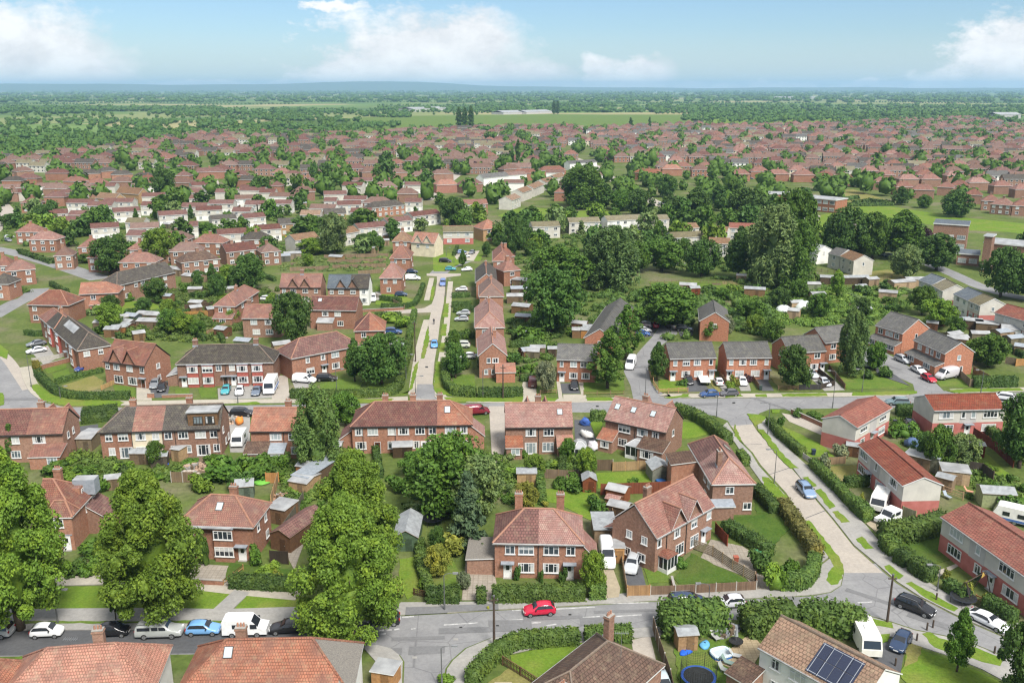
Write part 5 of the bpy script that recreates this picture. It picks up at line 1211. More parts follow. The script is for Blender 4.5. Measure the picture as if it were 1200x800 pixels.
# --- houses along the avenue and to its left
h = house('long dark-hipped terrace with red bay panels and a motorhome parked at its end', (205,427), (321,424.5), D=8., pitch=37, hip='LR', wall='brick_brown', roof='tile_dark', ridge='ridge_dark', up=X(205,321,[(255,1.1),(271,1.1)]), dn=[], bays=X(205,321,[(224,2.2,'tile_hung'),(242,2.2,'tile_hung'),(284,2.2,'tile_hung'),(302,2.2,'tile_hung')]), doors=X(205,321,[(212,'door_white'),(272,'door_white'),(262,'door_brown')]), ch=[(.16,0),(.8,0)], name='terrace', cat='terrace', pipes=[.5])
ext(h, .5, 6., 2.4, 2.3, 2.9, 'brick_brown', 'felt_pale', face='L')
h = house('maroon-tiled brick pair behind the long clipped hedge left of the avenue', (341,420.5), (424,404.5), D=8., pitch=37, hip='LR', wall='brick_red', roof='tile_maroon', up=[(.22,.9),(.44,1.0),(.62,1.8),(.86,1.8)], dn=[(.25,1.8),(.62,1.8),(.86,1.8)], doors=[.45], pipes=[.5])
h = house('brick pair with twin front gables and a round gable window, corner lawn before it', (120,423), (169,429), C=(197,416), pitch=42, wall='brick_red', roof='tile_red', up=[(.08,1.),(.30,1.5),(.62,1.5),(.92,1.)], dn=[(.32,2.2,1.6),(.66,2.2,1.6)], doors=[(.92,'door_brown')], gab=[(.30,3.4,2.9),(.64,3.4,2.9)], sideR=[(.5,1,1.),(.5,0,.9)], fascia='fascia_dark')
h = house('dark hipped brick house with a strip of solar panels, facing the left-hand corner', (62,386.5), (90,411), C=(127,401), pitch=38, hip='R', wall='brick_red', roof='tile_dark', ridge='ridge_dark', bays=[(.2,2.2,'tile_hung'),(.8,2.2,'brick_red')], up=[(.5,1.)], doors=[.5], sideR=[(.25,1,1.3),(.68,1,1.)])
o = part_box(h, 'solar_panels', -h.L*.36, h.L*.06, -.9, .9, .05, .12, 'felt_pale', parent=h.roof); o.location = (0, -h.D/2*.3, h.ez+h.rise*.7); o.rotation_euler = (math.atan2(h.rise, h.D/2), 0, 0)
h = house('pink and dark hipped brick house, second up from the left-hand corner', (45,371), (63,386), C=(86,374), pitch=38, hip='LR', wall='brick_red', rsegs=[(.5,'tile_pink'),(1,'tile_dark')], bays=[(.75,2.2,'tile_hung')], up=[(.3,1.2)], dn=[(.3,1.4)], ch=[(.55,.5)])
h = house('wide red hipped house above the corner row at the left', (31,357), (80,358), D=8.4, pitch=37, hip='LR', wall='brick_red', roof='tile_red', up=[(.15,1.1),(.8,1.1)], dn=[(.15,1.3),(.6,1.2)])
h = house('lower red wing with porch joined behind the wide hipped house at the left', (92,345), (139,343), D=7.5, pitch=34, hip='R', wall='brick_red', roof='tile_orange', up=[(.35,1.3),(.8,1.1)], dn=[(.6,1.3)]); ext(h, .6, 6.5, 1.8, 2.3, 3., 'brick_red', 'tile_orange')
h = house('long dark-roofed brick terrace behind the bright back lawn at the left', (137,335), (206,319), D=8., pitch=37, wall='brick_brown', roof='tile_dark', ridge='ridge_dark', up=X(137,206,[(143,1.2),(158,1.2),(166,1.4),(181,1.4),(193,1.4)]), dn=[(.15,1.5),(.5,1.6),(.8,1.6)], name='terrace', cat='terrace', hip='L')
h = house('pink-red hipped terrace end-on above the round tree in the left gardens', (276,359), (304,341), C=(250,358), pitch=38, hip='LR', wall='brick_red', roof='tile_red', up=[(.3,1.4),(.7,1.4)], dn=[(.4,1.4)], sideL=[(.3,1,1.),(.7,1,1.)], ch=[(.5,0)]); ext(h, .5, 5., 2.2, 2.3, 3.2, 'brick_red', 'tile_red', face='L', wins=[(0,1.6,.9,1.1)])
h = house('plain red-tiled pair just left of the dark round tree', (283,373), (328,373), D=7.4, pitch=36, wall='brick_brown', roof='tile_red', up=[(.3,1.6),(.68,1.6)], dn=[(.35,1.8),(.7,1.8)], ch=[(.1,.2)])
h = house('red-roofed pair with twin gables facing the allotment strip', (327,337), (376,337), D=7.6, pitch=41, wall='brick_brown', roof='tile_red', up=[(.1,1.),(.33,1.5),(.62,1.5),(.88,1.)], dn=[(.33,1.8),(.62,1.8)], gab=[(.33,3.2,2.6),(.62,3.2,2.6)], ch=[(.5,0)], fascia='fascia_dark')
h = house('blue-grey slated pair with twin gables and one white end house', (383,338), (432,338), D=7.6, pitch=41, wall='brick_brown', segs=[(.78,'brick_brown'),(1,'render_white')], roof='tile_slate', rsegs=[(.55,'tile_slate'),(1,'tile_dark')], ridge='tile_slate', up=[(.1,1.),(.33,1.5),(.62,1.5),(.88,1.)], dn=[(.33,1.8),(.88,1.8)], gab=[(.33,3.2,2.6),(.62,3.2,2.6)], fascia='fascia_dark')
h = house('maroon gabled pair right of the dark round tree, narrow brick chimney wall at its end', (362,363), (417.5,364), D=7.6, pitch=37, wall='brick_red', roof='tile_maroon', up=[(.33,1.6),(.6,1.6)], dn=[(.65,1.5)]); skylight(h, .18, .7, .9, 1.); ext(h, .35, 4., 2., 2.3, 3., 'brick_brown', 'felt_pale')
h = house('pyramid-roofed brick house on the avenue corner with blue car on its drive', (414,388), (451.5,387), D=8.2, pitch=40, hip='LR', wall='brick_red', roof='tile_orange', rsegs=[(.5,'tile_maroon'),(1,'tile_orange')], up=[(.3,1.1)], dn=[(.35,1.2),(.7,1.4)], sideR=[(.5,1,1.)])
# right side of the avenue: row receding from the hedge corner
h = house('nearest house on the right of the avenue, brick gable towards the drone and orange lean-to', (559,396), (560,417), C=(594,411), pitch=41, wall='brick_red', roof='tile_pink', sideR=[(.35,1,.8),(.6,1,1.3),(.25,0,.8),(.5,0,.6)], doors=[.3], up=[(.6,1.2)], ch=[(.5,.6)]); ext(h, .95, 4., 3.4, 2.4, 3.4, 'brick_orange', 'tile_orange', face='R')
for lab, hip_, xa, xb, y, yb, rf in (('second house up the right of the avenue, pink hip end', 'R', 556, 592, 384, 360.5, 'tile_pink'), ('third house up the right of the avenue, dark ridge and pink hip end', 'R', 561, 591, 347.5, 334, 'tile_dull'), ('fourth house up the right of the avenue with dark gabled roof', '', 557, 583, 331, 315, 'tile_dark'), ('fifth house up the right of the avenue, red roof by the green', 'R', 577, 600, 306, 294, 'tile_red')):
    h = house(lab, (xa, yb), (xa, y), C=(xb, y), pitch=39, hip=hip_, wall='brick_red', roof=rf, lod=1, up=[(.3,1.2),(.7,1.2)], dn=[(.3,1.4)], sideR=[(.3,1,1.),(.75,0,.9)], ch=[(.3,0)])
# left side of the avenue, receding
for lab, hip_, xa, xb, y, yb, rf in (('nearest of the hipped houses on the left of the avenue beyond the side turning', 'R', 444, 471, 326, 305, 'tile_pink'), ('second hipped house on the left of the avenue, red hip end', 'R', 456, 481, 303, 290, 'tile_red'), ('brown pyramid-roofed house on the left of the avenue below the cream gables', 'LR', 459, 482, 283, 272, 'tile_tan')):
    h = house(lab, (xa, y), (xb, y), D=9 if hip_ == 'LR' else 11, pitch=36, hip='LR', wall='brick_red', roof=rf, lod=1, up=[(.25,1.1),(.7,1.1)], dn=[(.4,1.2)], sideR=[(.5,1,1.2),(.8,0,1.2)], ch=[(.5,0)])
house('orange-roofed pair with cream twin gables at the head of the green', (481,284), (509,286), D=7.6, pitch=42, wall='render_cream', roof='tile_orange', lod=1, up=[(.3,1.2),(.7,1.2)], gab=[(.3,4.,3.),(.7,4.,3.)])
house('olive-roofed pale terrace facing the green at the end of the avenue', (519,272), (555,271.5), D=7.4, pitch=27, wall='panel_pale', split=(2.4,'panel_pink'), roof='tile_olive', lod=1, up=[(.2,2.),(.5,1.),(.8,2.)], dn=[(.2,1.8),(.8,1.8)])
house('buff brick house with hipped orange roof right of the green', (566,269), (589,267), D=9, pitch=36, hip='LR', wall='brick_buff', roof='tile_orange', lod=1, up=[(.3,1.3),(.75,1.3)], dn=[(.3,1.5),(.75,1.3)])
# pale row at the right beyond the gardens
for lab, A_, B_, rf, wl in (('pale end house with blue-grey roof in the stepped row at the right', (1076,328), (1092,334), 'tile_slate', 'panel_pale'), ('pale olive-roofed house, next in the stepped row at the right', (1092,334), (1104,341), 'tile_olive', 'panel_pale'), ('white slate-roofed house in the stepped row at the right', (1117,344), (1134,352), 'tile_slate', 'render_white'), ('olive-roofed pale house with plain gable at the row\'s near end', (1134,352), (1148,358), 'tile_olive', 'panel_pale'), ('pale house with red concrete tiles cut by the right edge of view', (1165,366), (1215,380), 'tile_concrete_red', 'panel_pale')):
    house(lab, A_, B_, D=7.6, pitch=27, wall=wl, split=(2.3,'panel_pink') if wl == 'panel_pale' else None, roof=rf, ridge=rf, lod=1, up=[(.3,1.6),(.75,1.4)], dn=[(.3,1.8),(.75,1.4)], sideR=[(.5,1,.8)])
# ------------------------------------------------------------------ houses of the middle distance, measured one by one
RN = random.Random(21)
def mid(L, desc, zone, wall, roof, pitch=28, hip='', D=7.4, split=None, ez=4.9, ch=(), name='house', cat='house', gable_face=False):
    for q in L:
        x0, x1, y = q[0], q[1], q[2]; y1 = q[3] if len(q) > 3 else y
        rf = q[4] if len(q) > 4 else roof
        W = (P(x1, y1, ez)-P(x0, y, ez)).length; n = max(1, int(W/3.2))
        ups = [((k+.5)/n, 1.4) for k in range(n)]
        house(desc if not isinstance(desc, dict) else desc[rf], (x0, y), (x1, y1), D=D, pitch=pitch, hip=hip, wall=wall, split=split, roof=rf, ridge=rf, lod=2, ez=ez,
              up=ups if y > 232 else (), dn=ups if y > 232 else (), ch=ch, zone=zone, name=name, cat=cat, sideR=[(.5,1,.8)] if y > 232 else ())
BR = {'tile_maroon': 'pale panel house, brown-red roof', 'tile_concrete_red': 'pale panel house, red roof', 'tile_dark': 'pale panel house, dark roof', 'tile_olive': 'pale panel house, mossy roof'}
PP = dict(wall='panel_pale', roof='tile_maroon', pitch=25, split=(2.3,'render_white'), name='panel_house')
Z = 'in the left estate, upper rows'
mid([(77,109,238),(119,155,237),(164,184,241),(133,165,249,247),(79,114,252),(221,240,233),(243,273,239)], BR, Z, **PP)
Z = 'in the left estate, middle row'
mid([(106,140,268,266),(146,168,261,261,'tile_olive'),(186,220,253,251),(229,260,247,246),(248,278,258,256,'tile_dark'),(271,293,248),(286,312,256,254)], BR, Z, **PP)
Z = 'in the left estate, lower row'
mid([(147,168,276),(205,232,266,265),(255,290,275,273)], BR, Z, **PP)
Z = 'between the left estate and avenue'
mid([(300,330,270,268),(320,341,239),(300,315,240),(379,394,236),(402,429,234),(410,435,249),(420,455,268,265),(455,484,261,258),(484,517,254,250),(474,494,237),(450,474,212),(474,500,217),(412,436,212)], BR, Z, **PP)
Z = 'in the group left of the avenue'
mid([(326,352,263,262),(380,406,251,250)], 'slate-roofed buff brick house', Z, 'brick_buff', 'tile_dark', 30)
mid([(346,375,282,278),(351,375,252)], 'pale house with dull tan roof', Z, 'panel_pale', 'tile_tan', 27)
mid([(435,476,244,240)], 'long brick terrace with dark hipped roof', Z, 'brick_red', 'tile_dark', 34, 'LR', name='terrace', cat='terrace')
mid([(405,422,274,271)], 'small pale gabled house with red-brown roof', Z, 'panel_pale', 'tile_tan')
Z = 'in the brick rows below the left estate'
mid([(90,120,290,289),(147,173,293)], 'red hipped brick house', Z, 'brick_red', 'tile_red', 36, 'LR', ch=[(.5,0)])
mid([(212,259,308,303)], 'brown-roofed brick terrace with pale lean-to', Z, 'brick_brown', 'tile_brown', 36, 'LR', ch=[(.5,0)], name='terrace', cat='terrace')
mid([(265,302,296,292)], 'brick house with long brown roof', Z, 'brick_brown', 'tile_maroon', 34, ch=[(.3,0)])
mid([(17,46,272),(32,66,281)], 'faded pink hipped pair', 'at the far left above the curving road', 'brick_red', 'tile_pink', 38, 'LR', ch=[(.5,0)])
mid([(-8,14,312,311),(6,42,318,315)], 'red-hipped brick pair', 'at the far left below the curving road', 'brick_red', 'tile_red', 38, 'LR', ch=[(.4,0)])
mid([(-14,10,333)], 'brick house with dark roof', 'cut by the left edge of view', 'brick_red', 'tile_dark', 36, 'LR')
mid([(23,45,238),(50,75,231)], 'brown hipped brick house', 'at the left edge of the estate', 'brick_red', 'tile_maroon', 36, 'LR', ch=[(.5,0)])
mid([(111,134,232,234)], 'smaller yellow brick gabled house', 'in the left estate', 'brick_buff', 'tile_tan', 36)
mid([(135,162,226,228)], 'larger yellow brick house with twin gables', 'in the left estate', 'brick_buff', 'tile_tan', 40)
Z = 'in the brick row above the pale estate'
mid([(19,43,209),(52,79,203),(92,118,204,203,'tile_dark'),(130,156,205,204,'tile_dark'),(156,183,208,207,'tile_dark'),(205,222,206),(226,265,202,201),(268,290,205)], {'tile_maroon': 'dull red-roofed brick house', 'tile_dark': 'dark-roofed brick house'}, Z, 'brick_red', 'tile_maroon', 36, 'LR', ch=[(.5,0)])
Z = 'around the head of the green'
mid([(511,538,217,216)], 'orange-roofed house with pink walls', Z, 'brick_pink', 'tile_orange', 38, 'LR', ch=[(.5,0)])
mid([(542,567,217,215)], 'dark brick house with maroon roof', Z, 'brick_brown', 'tile_maroon', 38, 'LR', ch=[(.5,0)])
mid([(567,597,209,206)], 'white-fronted terrace with slate roof', Z, 'render_white', 'tile_grey', 34)
mid([(544,572,240,239)], 'pink-walled house with red gabled roof', Z, 'brick_pink', 'tile_red', 30)
mid([(316,330,218),(300,314,213),(333,352,205),(352,372,214)], 'small brick house with dull tiles', 'between the trees left of the avenue', 'brick_red', 'tile_maroon', 36, 'LR')
Z = 'beyond the trees right of the avenue'
OL = {'tile_olive': 'pale house, mossy olive roof', 'tile_tan': 'pale panel house with tan roof', 'tile_concrete_red': 'pale panel house with red roof', 'tile_grey': 'pale panel house with grey roof'}
mid([(624,657,266,265),(667,704,261,260),(702,722,277),(755,785,258,257),(789,830,279,277),(830,855,285,286,'tile_tan'),(854,885,267,268,'tile_concrete_red'),(796,820,268,267,'tile_tan'),(836,852,271,272,'tile_tan')], OL, Z, 'panel_pale', 'tile_olive', 25, split=(2.3,'panel_pale'), name='panel_house')
mid([(712,754,259,257)], 'bright white pair with olive roof', Z, 'render_white', 'tile_olive', 26)
mid([(588,604,301,300),(590,611,318,316)], 'dull pink-roofed brick house', 'right of the green beside the avenue', 'brick_red', 'tile_red', 38, 'LR', ch=[(.5,0)])
Z = 'in the slanting row above the big willow'
mid([(600,611,235,231),(613,624,226,222),(626,638,221,216),(640,651,214,211),(652,664,209,206)], 'small brown-roofed pale house', Z, 'panel_pale', 'tile_tan', 27)
mid([(600,632,203,203),(634,664,200,199)], 'brick terrace with reddish roof', 'above the slanting row', 'brick_red', 'tile_red', 36, 'LR', name='terrace', cat='terrace')
mid([(668,700,192,190)], 'bright white-walled house', 'beside the curving road', 'render_white', 'tile_grey', 28)
mid([(742,772,202,204),(776,800,198,198)], 'red-roofed brick pair with pale gable', 'right of the curving road', 'brick_red', 'tile_orange', 38, 'LR', ch=[(.5,0)])
Z = 'behind the tall willow, by the allotments'
mid([(943,957,291,294)], 'pale house with light roof', Z, 'render_white', 'felt_pale', 24)
mid([(970,984,297,300)], 'cream house with slate roof', Z, 'panel_pale', 'tile_grey', 28)
mid([(984,1000,300,306)], 'cream house with red-brown roof', Z, 'panel_pale', 'tile_tan', 28)
# red-roofed estate at the upper right, nearest rows one by one
Z = 'in the nearest upper right row'
mid([(1022,1048,213,214),(1050,1072,219,219),(1068,1096,222,223),(1098,1118,219,220),(1113,1136,217,218),(1130,1152,228,229),(1150,1172,235,236),(1160,1186,239,241),(1186,1212,241,242)], 'red-hipped brick pair', Z, 'brick_brown', 'tile_red', 38, 'LR', ch=[(.5,0)])
Z = 'in the second upper right row'
mid([(1000,1020,206),(1028,1050,205),(1054,1078,210),(1080,1104,210),(1110,1132,206),(1136,1160,214),(1165,1188,218),(1190,1215,222)], 'red-hipped brick pair', Z, 'brick_brown', 'tile_pink', 38, 'LR', ch=[(.5,0)])
Z = 'behind the flat-roofed clinic'
mid([(900,926,204),(930,955,205),(958,980,207),(980,1002,209),(880,902,201),(856,880,204)], 'red-roofed brick pair with bay windows', Z, 'brick_red', 'tile_red', 38, 'LR', ch=[(.5,0)])
# further houses of the same estates, standing in the plots left between the measured ones
ALL = [o.location.to_2d() for o in bpy.data.objects if o.get('category') in ('house', 'terrace')]
def infill(n, x0, x1, y0, y1, kinds, zone, gap=14.5, bad=()):
    c = 0
    for _ in range(n*60):
        if c >= n: break
        x, y = RN.uniform(x0, x1), RN.uniform(y0, y1); p = P(x, y)
        if any((v.x-p.x)**2+(v.y-p.y)**2 < gap*gap for v in ALL) or any(a < x < b_ and e < y < f for a, b_, e, f in bad): continue
        w = RN.choice((12, 12.5, 14))*F/depth_at(p)/2; kd = RN.choice(kinds); y -= 4.9*F/depth_at(p)*.93; sl = RN.choice((-1.5, -.8, .6, 0))
        mid([(x-w, x+w, y, y+sl)], kd[0], zone, kd[1], kd[2], kd[3], kd[4], ch=[(.5, 0)] if kd[4] else ()); ALL.append(p.to_2d()); c += 1
KP = ('pale plain house, dull red roof', 'panel_pale', 'tile_maroon', 26, ''); KW = ('white house, brown roof', 'render_white', 'tile_dull', 27, ''); KB = ('brown-hipped brick house', 'brick_brown', 'tile_dull', 37, 'LR'); KG = ('grey-roofed brick house', 'brick_red', 'tile_dark', 35, 'LR'); KR = ('dull red hipped house', 'brick_red', 'tile_red', 37, 'LR')
infill(17, 10, 300, 226, 284, (KP, KP, KW), 'among the left estate plots', 15, [(-5, 60, 240, 300)])
infill(9, 300, 480, 222, 264, (KP, KW, KB), 'west of the avenue\'s head', 15)
infill(12, 60, 330, 293, 330, (KB, KG, KR, KB), 'south of the left estate', 16, [(0, 120, 285, 330), (225, 330, 308, 330)])
infill(8, 600, 700, 205, 235, (KR, KB, KW), 'near the slanting row', 15, [(590, 720, 238, 258)])
infill(10, 0, 300, 206, 226, (KB, KR, KG), 'behind the left estate', 15)
# ------------------------------------------------------------------ school buildings
def block(label, A, B, D, hgt, wall, roof, bands=2, cat='school building', name='school_building', par=.4):
    ctr, rz, L, D = frame_from(A, B, 0, None, D); root = empty(name, (ctr.x, ctr.y, 0), rz); tag(root, label, cat)
    w = MB(); w.box(-L/2, L/2, -D/2, D/2, 0, hgt, wall); w.obj('wall', root)
    r = MB(); r.box(-L/2-.3, L/2+.3, -D/2-.3, D/2+.3, hgt+.002, hgt+par, 'upvc', roof); r.obj('roof', root)
    for k in range(bands):
        z = .9+k*3.3; n = max(2, int(L/3.4))
        if z+1.6 > hgt: break
        for i in range(n): add_window(root, -L/2+L*(i+.5)/n, -D/2, z, L/n*.72, 1.6, 0, 1)
    return root
mid([(49,78,221),(2,20,226),(88,112,222)], 'dull-roofed brick pair', 'left of the yellow brick gables', 'brick_brown', 'tile_dull', 36, 'LR', ch=[(.5,0)])
mid([(280,298,221),(222,237,226),(286,302,240),(303,322,226),(340,356,229)], 'small pale gabled house', 'along the left estate\'s top lane', 'panel_pale', 'tile_maroon', 27)
mid([(424,448,202,201),(452,478,203,202),(480,506,206,206),(384,408,205,204),(508,532,204,203)], 'dark brick terrace', 'above the avenue\'s head', 'brick_brown', 'tile_dull', 36, 'LR', ch=[(.5,0)], name='terrace', cat='terrace')
mid([(180,206,294,292),(306,330,296,294),(62,86,300,299)], 'brown brick house', 'under the left estate trees', 'brick_brown', 'tile_dull', 36, 'LR', ch=[(.4,0)])
block('two-storey brick school block with dark flat roof, behind the purple tree', (1091,291), (1131,294), 13, 9.5, 'brick_brown', 'tile_slate', 2)
block('long brick school wing with light roof and rows of tall windows at the right edge', (1149,315), (1255,327), 12, 9., 'brick_brown', 'felt_pale', 2)
block('low brick school hall with slate-blue roof in front of the long wing', (1120,310), (1146,312), 10, 3.8, 'brick_brown', 'tile_slate', 1)
block('narrow brick stair tower between the two school wings', (1148,318), (1157,319), 5, 12., 'brick_brown', 'felt', 1)
block('orange brick clinic with white flat roof beside the playing field', (940,246), (978,250), 12, 6.2, 'brick_orange', 'felt_pale', 2, 'clinic', 'clinic')
block('second orange flat-roofed clinic wing partly behind the tall willow', (898,239), (926,240), 12, 5.2, 'brick_orange', 'felt_pale', 1, 'clinic', 'clinic')
# ------------------------------------------------------------------ trees, bushes, hedges
tree_kind('lime', 'lime', 15.5, 6.2, 2.0, 136, 430, .21, 3, clump=.24)
tree_kind('round', 'round', 8.5, 4.6, 1.4, 46, 170, .32, 3, clump=.34)
tree_kind('ovate', 'ovate', 10., 3.6, 1.8, 46, 150, .32, 3, clump=.36)
tree_kind('cone', 'cone', 9., 2.8, .6, 44, 80, .40, 2, mat='needles', clump=.34)
tree_kind('willow', 'willow', 13., 5., .8, 64, 220, .27, 2, clump=.30, droop=.18)
tree_kind('birch', 'ovate', 9.5, 3., 1.6, 50, 150, .26, 2, clump=.30, droop=.25, core=False)
tree_kind('poplar', 'poplar', 22., 3., 1., 46, 60, .7, 1, clump=.5)
tree_kind('far_round', 'round', 8.5, 4.6, 1., 15, 42, 1.0, 4, clump=.5)
tree_kind('far_ovate', 'ovate', 10., 3.6, 1.2, 14, 42, .95, 3, clump=.5)
tree_kind('far_cone', 'cone', 9., 2.8, .5, 12, 36, .8, 2, clump=.5)
make_bushes()
TP = treeP; k0 = random.Random(77); HS0 = [o for o in bpy.data.objects if o.get('category') in ('house', 'terrace')]
TP('lime', 25, 737, 532, 122, G_LIGHT, 'largest leafy street tree at the left edge, its crown over the verge', v=0)
TP('lime', 182, 727, 556, 120, G_LIGHT, 'big leafy street tree standing above the silver pickup', v=1)
TP('lime', 410, 752, 584, 122, G_LIGHT, 'front one of the two overlapping street trees by the junction', v=2)
TP('lime', 420, 688, 534, 108, G_LIGHT, 'rear one of the two overlapping street trees, partly hidden by the front crown', v=0)
TP('birch', 136, 726, 660, 20, G_MID, 'slim young tree on the verge beside the big street tree', v=0)
TP('willow', 374, 553, 460, 52, (.11, .19, .05), 'tall drooping birch in the gardens left of the wide terrace', v=1)
TP('round', 405, 500, 462, 34, G_MID, 'bushy green tree beside the left end of the wide terrace')
TP('round', 522, 603, 516, 90, G_MID, 'broad bushy tree filling the garden behind the pair of tiled houses')
TP('round', 556, 606, 540, 62, G_OLIVE, 'brownish bushy tree leaning against the broad garden tree')
TP('cone', 549, 640, 556, 48, G_BLUE, 'bluish conical tree beside the garage')
TP('round', 344, 404, 346, 44, G_DARK, 'dense dark round tree in front of the twin-gabled pair')
TP('ovate', 416, 447, 398, 24, G_DARK, 'narrow upright tree by the maroon pair\'s corner')
TP('round', 447, 450, 394, 56, G_DARK, 'spreading dark tree on the hedged corner lawn')
TP('round', 534, 443, 404, 28, G_DARK, 'round dark tree inside the hedge right of the avenue')
TP('round', 531, 412, 388, 18, G_MID, 'small round tree above the hedge right of the avenue')
TP('round', 647, 392, 318, 66, G_DARK, 'huge dark tree standing before the lighter round one, mid picture')
TP('round', 656, 345, 291, 68, G_MID, 'lighter round tree behind the huge dark one')
TP('willow', 715, 338, 269, 58, (.085, .145, .045), 'tall soft-leaved tree behind the long grey-roofed house')
TP('round', 690, 330, 300, 40, G_DARK, 'dark tree wedged between the huge tree and the soft-leaved one')
TP('round', 783, 384, 336, 78, G_MID, 'wide bushy tree overhanging the cul-de-sac head')
TP('birch', 712, 455, 388, 46, G_MID, 'birch before the left orange pair, nearest the road')
TP('birch', 733, 420, 358, 38, G_MID, 'taller birch behind, by the cul-de-sac cars')
TP('ovate', 770, 446, 402, 22, G_DARK, 'upright dark tree at the corner of the cul-de-sac')
TP('round', 639, 460, 426, 24, G_GREY, 'pale silvery small tree on the lawn left of the orange pair')
TP('round', 929, 456, 407, 38, G_DARK, 'round dark tree before the stepped orange pair')
TP('willow', 996, 440, 368, 34, (.10, .17, .05), 'tall willow-like tree on the close\'s lawn')
TP('round', 1025, 434, 402, 22, G_MID, 'small round tree on the close\'s lawn, right of the willow-like one')
TP('round', 1194, 548, 468, 58, G_DARK, 'big dark tree cut by the right edge, beyond the panel houses')
TP('round', 1098, 552, 502, 34, G_MID, 'bushy light tree in the back garden between the panel houses')
TP('round', 1122, 548, 510, 42, G_OLIVE, 'olive bushy tree right of the light one in the back garden')
TP('round', 1080, 540, 508, 26, G_DARK, 'dark shrubby tree left of the two garden trees')
TP('ovate', 1121, 787, 714, 30, G_MID, 'slim young tree alone on the front lawn at the lower right', v=1)
TP('round', 1196, 830, 735, 62, G_DARK, 'dense clipped evergreen tree in the bottom right corner')
TP('round', 514, 676, 640, 28, G_YEL, 'small yellow-green tree on the front lawn by the driveway')
TP('round', 695, 694, 648, 30, G_LIGHT, 'small light tree at the pink-tiled pair\'s gate')
TP('cone', 16, 540, 498, 22, G_DARK, 'dark conical evergreen beside the end house at the far left')
TP('round', 687, 565, 527, 22, G_LIGHT, 'bright green garden tree by the red lean-to')
TP('round', 665, 540, 515, 20, G_MID, 'shrubby tree under the pink-red pair\'s windows')
TP('round', 617, 600, 566, 26, G_YEL, 'yellow-green round tree beside the narrow garden hedge')
TP('round', 627, 560, 534, 24, G_LIGHT, 'light shrubby tree at the top of the narrow hedge')
TP('round', 184, 545, 518, 24, G_MID, 'bushy shrub tree before the cream terrace house')
TP('round', 512, 650, 618, 18, G_DARK, 'dark domed tree beside the grey-roofed shed')
TP('round', 490, 560, 530, 40, G_MID, 'loose green tree between the terrace and the broad garden tree')
# measured trees farther off
Z1 = 'around the avenue and its back gardens'
for q in ((268,335,312,28,G_LIGHT),(249,332,309,11,G_DARK),(292,340,300,40,G_DARK),(232,337,318,14,G_DARK),(212,390,368,34,G_LIGHT),(200,378,352,24,G_LIGHT),(232,395,376,18,G_MID),(270,378,358,24,G_LIGHT),(361,312,298,14,G_LIGHT),(392,298,252,34,G_OLIVE),(367,279,252,32,G_MID),(365,298,280,30,G_LIGHT),(417,266,249,17,G_DARK),(426,292,275,24,G_DARK),(445,294,278,14,G_MID),(530,264,230,28,G_DARK),(545,265,247,16,G_DARK),(542,313,293,9,G_MID),(570,301,283,11,G_DARK),(586,294,273,14,G_DARK),(603,300,256,26,G_DARK),(622,300,283,20,G_MID)):
    TP('round' if q[3] > 12 else 'ovate', *q[:4], q[4], 'bushy garden tree' if q[4] != G_DARK else 'dark garden tree', Z1, parts=q[1] > 290)
Z2 = 'in the left estate gardens'
for q in ((130,322,280,40,G_DARK),(188,308,270,36,G_LIGHT),(180,278,262,20,G_MID),(192,234,195,26,G_DARK),(241,276,261,25,G_MID),(52,264,240,28,G_DARK),(116,262,251,10,G_DARK),(103,262,248,9,G_DARK),(15,264,250,26,G_DARK),(160,262,244,10,G_DARK),(77,274,262,20,G_DARK),(148,312,300,14,G_LIGHT),(100,308,298,18,G_MID),(255,250,238,14,G_DARK),(224,256,240,10,G_DARK),(200,218,205,16,G_DARK),(305,230,206,22,G_DARK)):
    TP('round' if q[3] > 12 else 'cone', *q[:4], q[4], 'light green round tree' if q[4] == G_LIGHT else 'green round tree' if q[3] > 12 else 'small dark conifer', Z2, parts=q[1] > 290)
Z3 = 'in the belt left of the avenue, upper gardens'
for q in ((350,233,205,20,G_MID),(451,216,189,22,G_DARK),(369,214,192,13,G_DARK),(382,214,192,15,G_DARK),(386,228,208,13,G_DARK),(424,226,211,13,G_DARK),(342,244,230,11,G_DARK),(499,221,199,19,G_DARK),(309,232,208,20,G_DARK),(557,203,190,10,G_PURP),(470,232,222,12,G_MID),(515,240,226,14,G_MID)):
    TP('far_round', *q[:4], q[4], 'dark purple tree' if q[4] == G_PURP else 'round tree', Z3, parts=False)
Z4 = 'in the park belt right of the avenue'
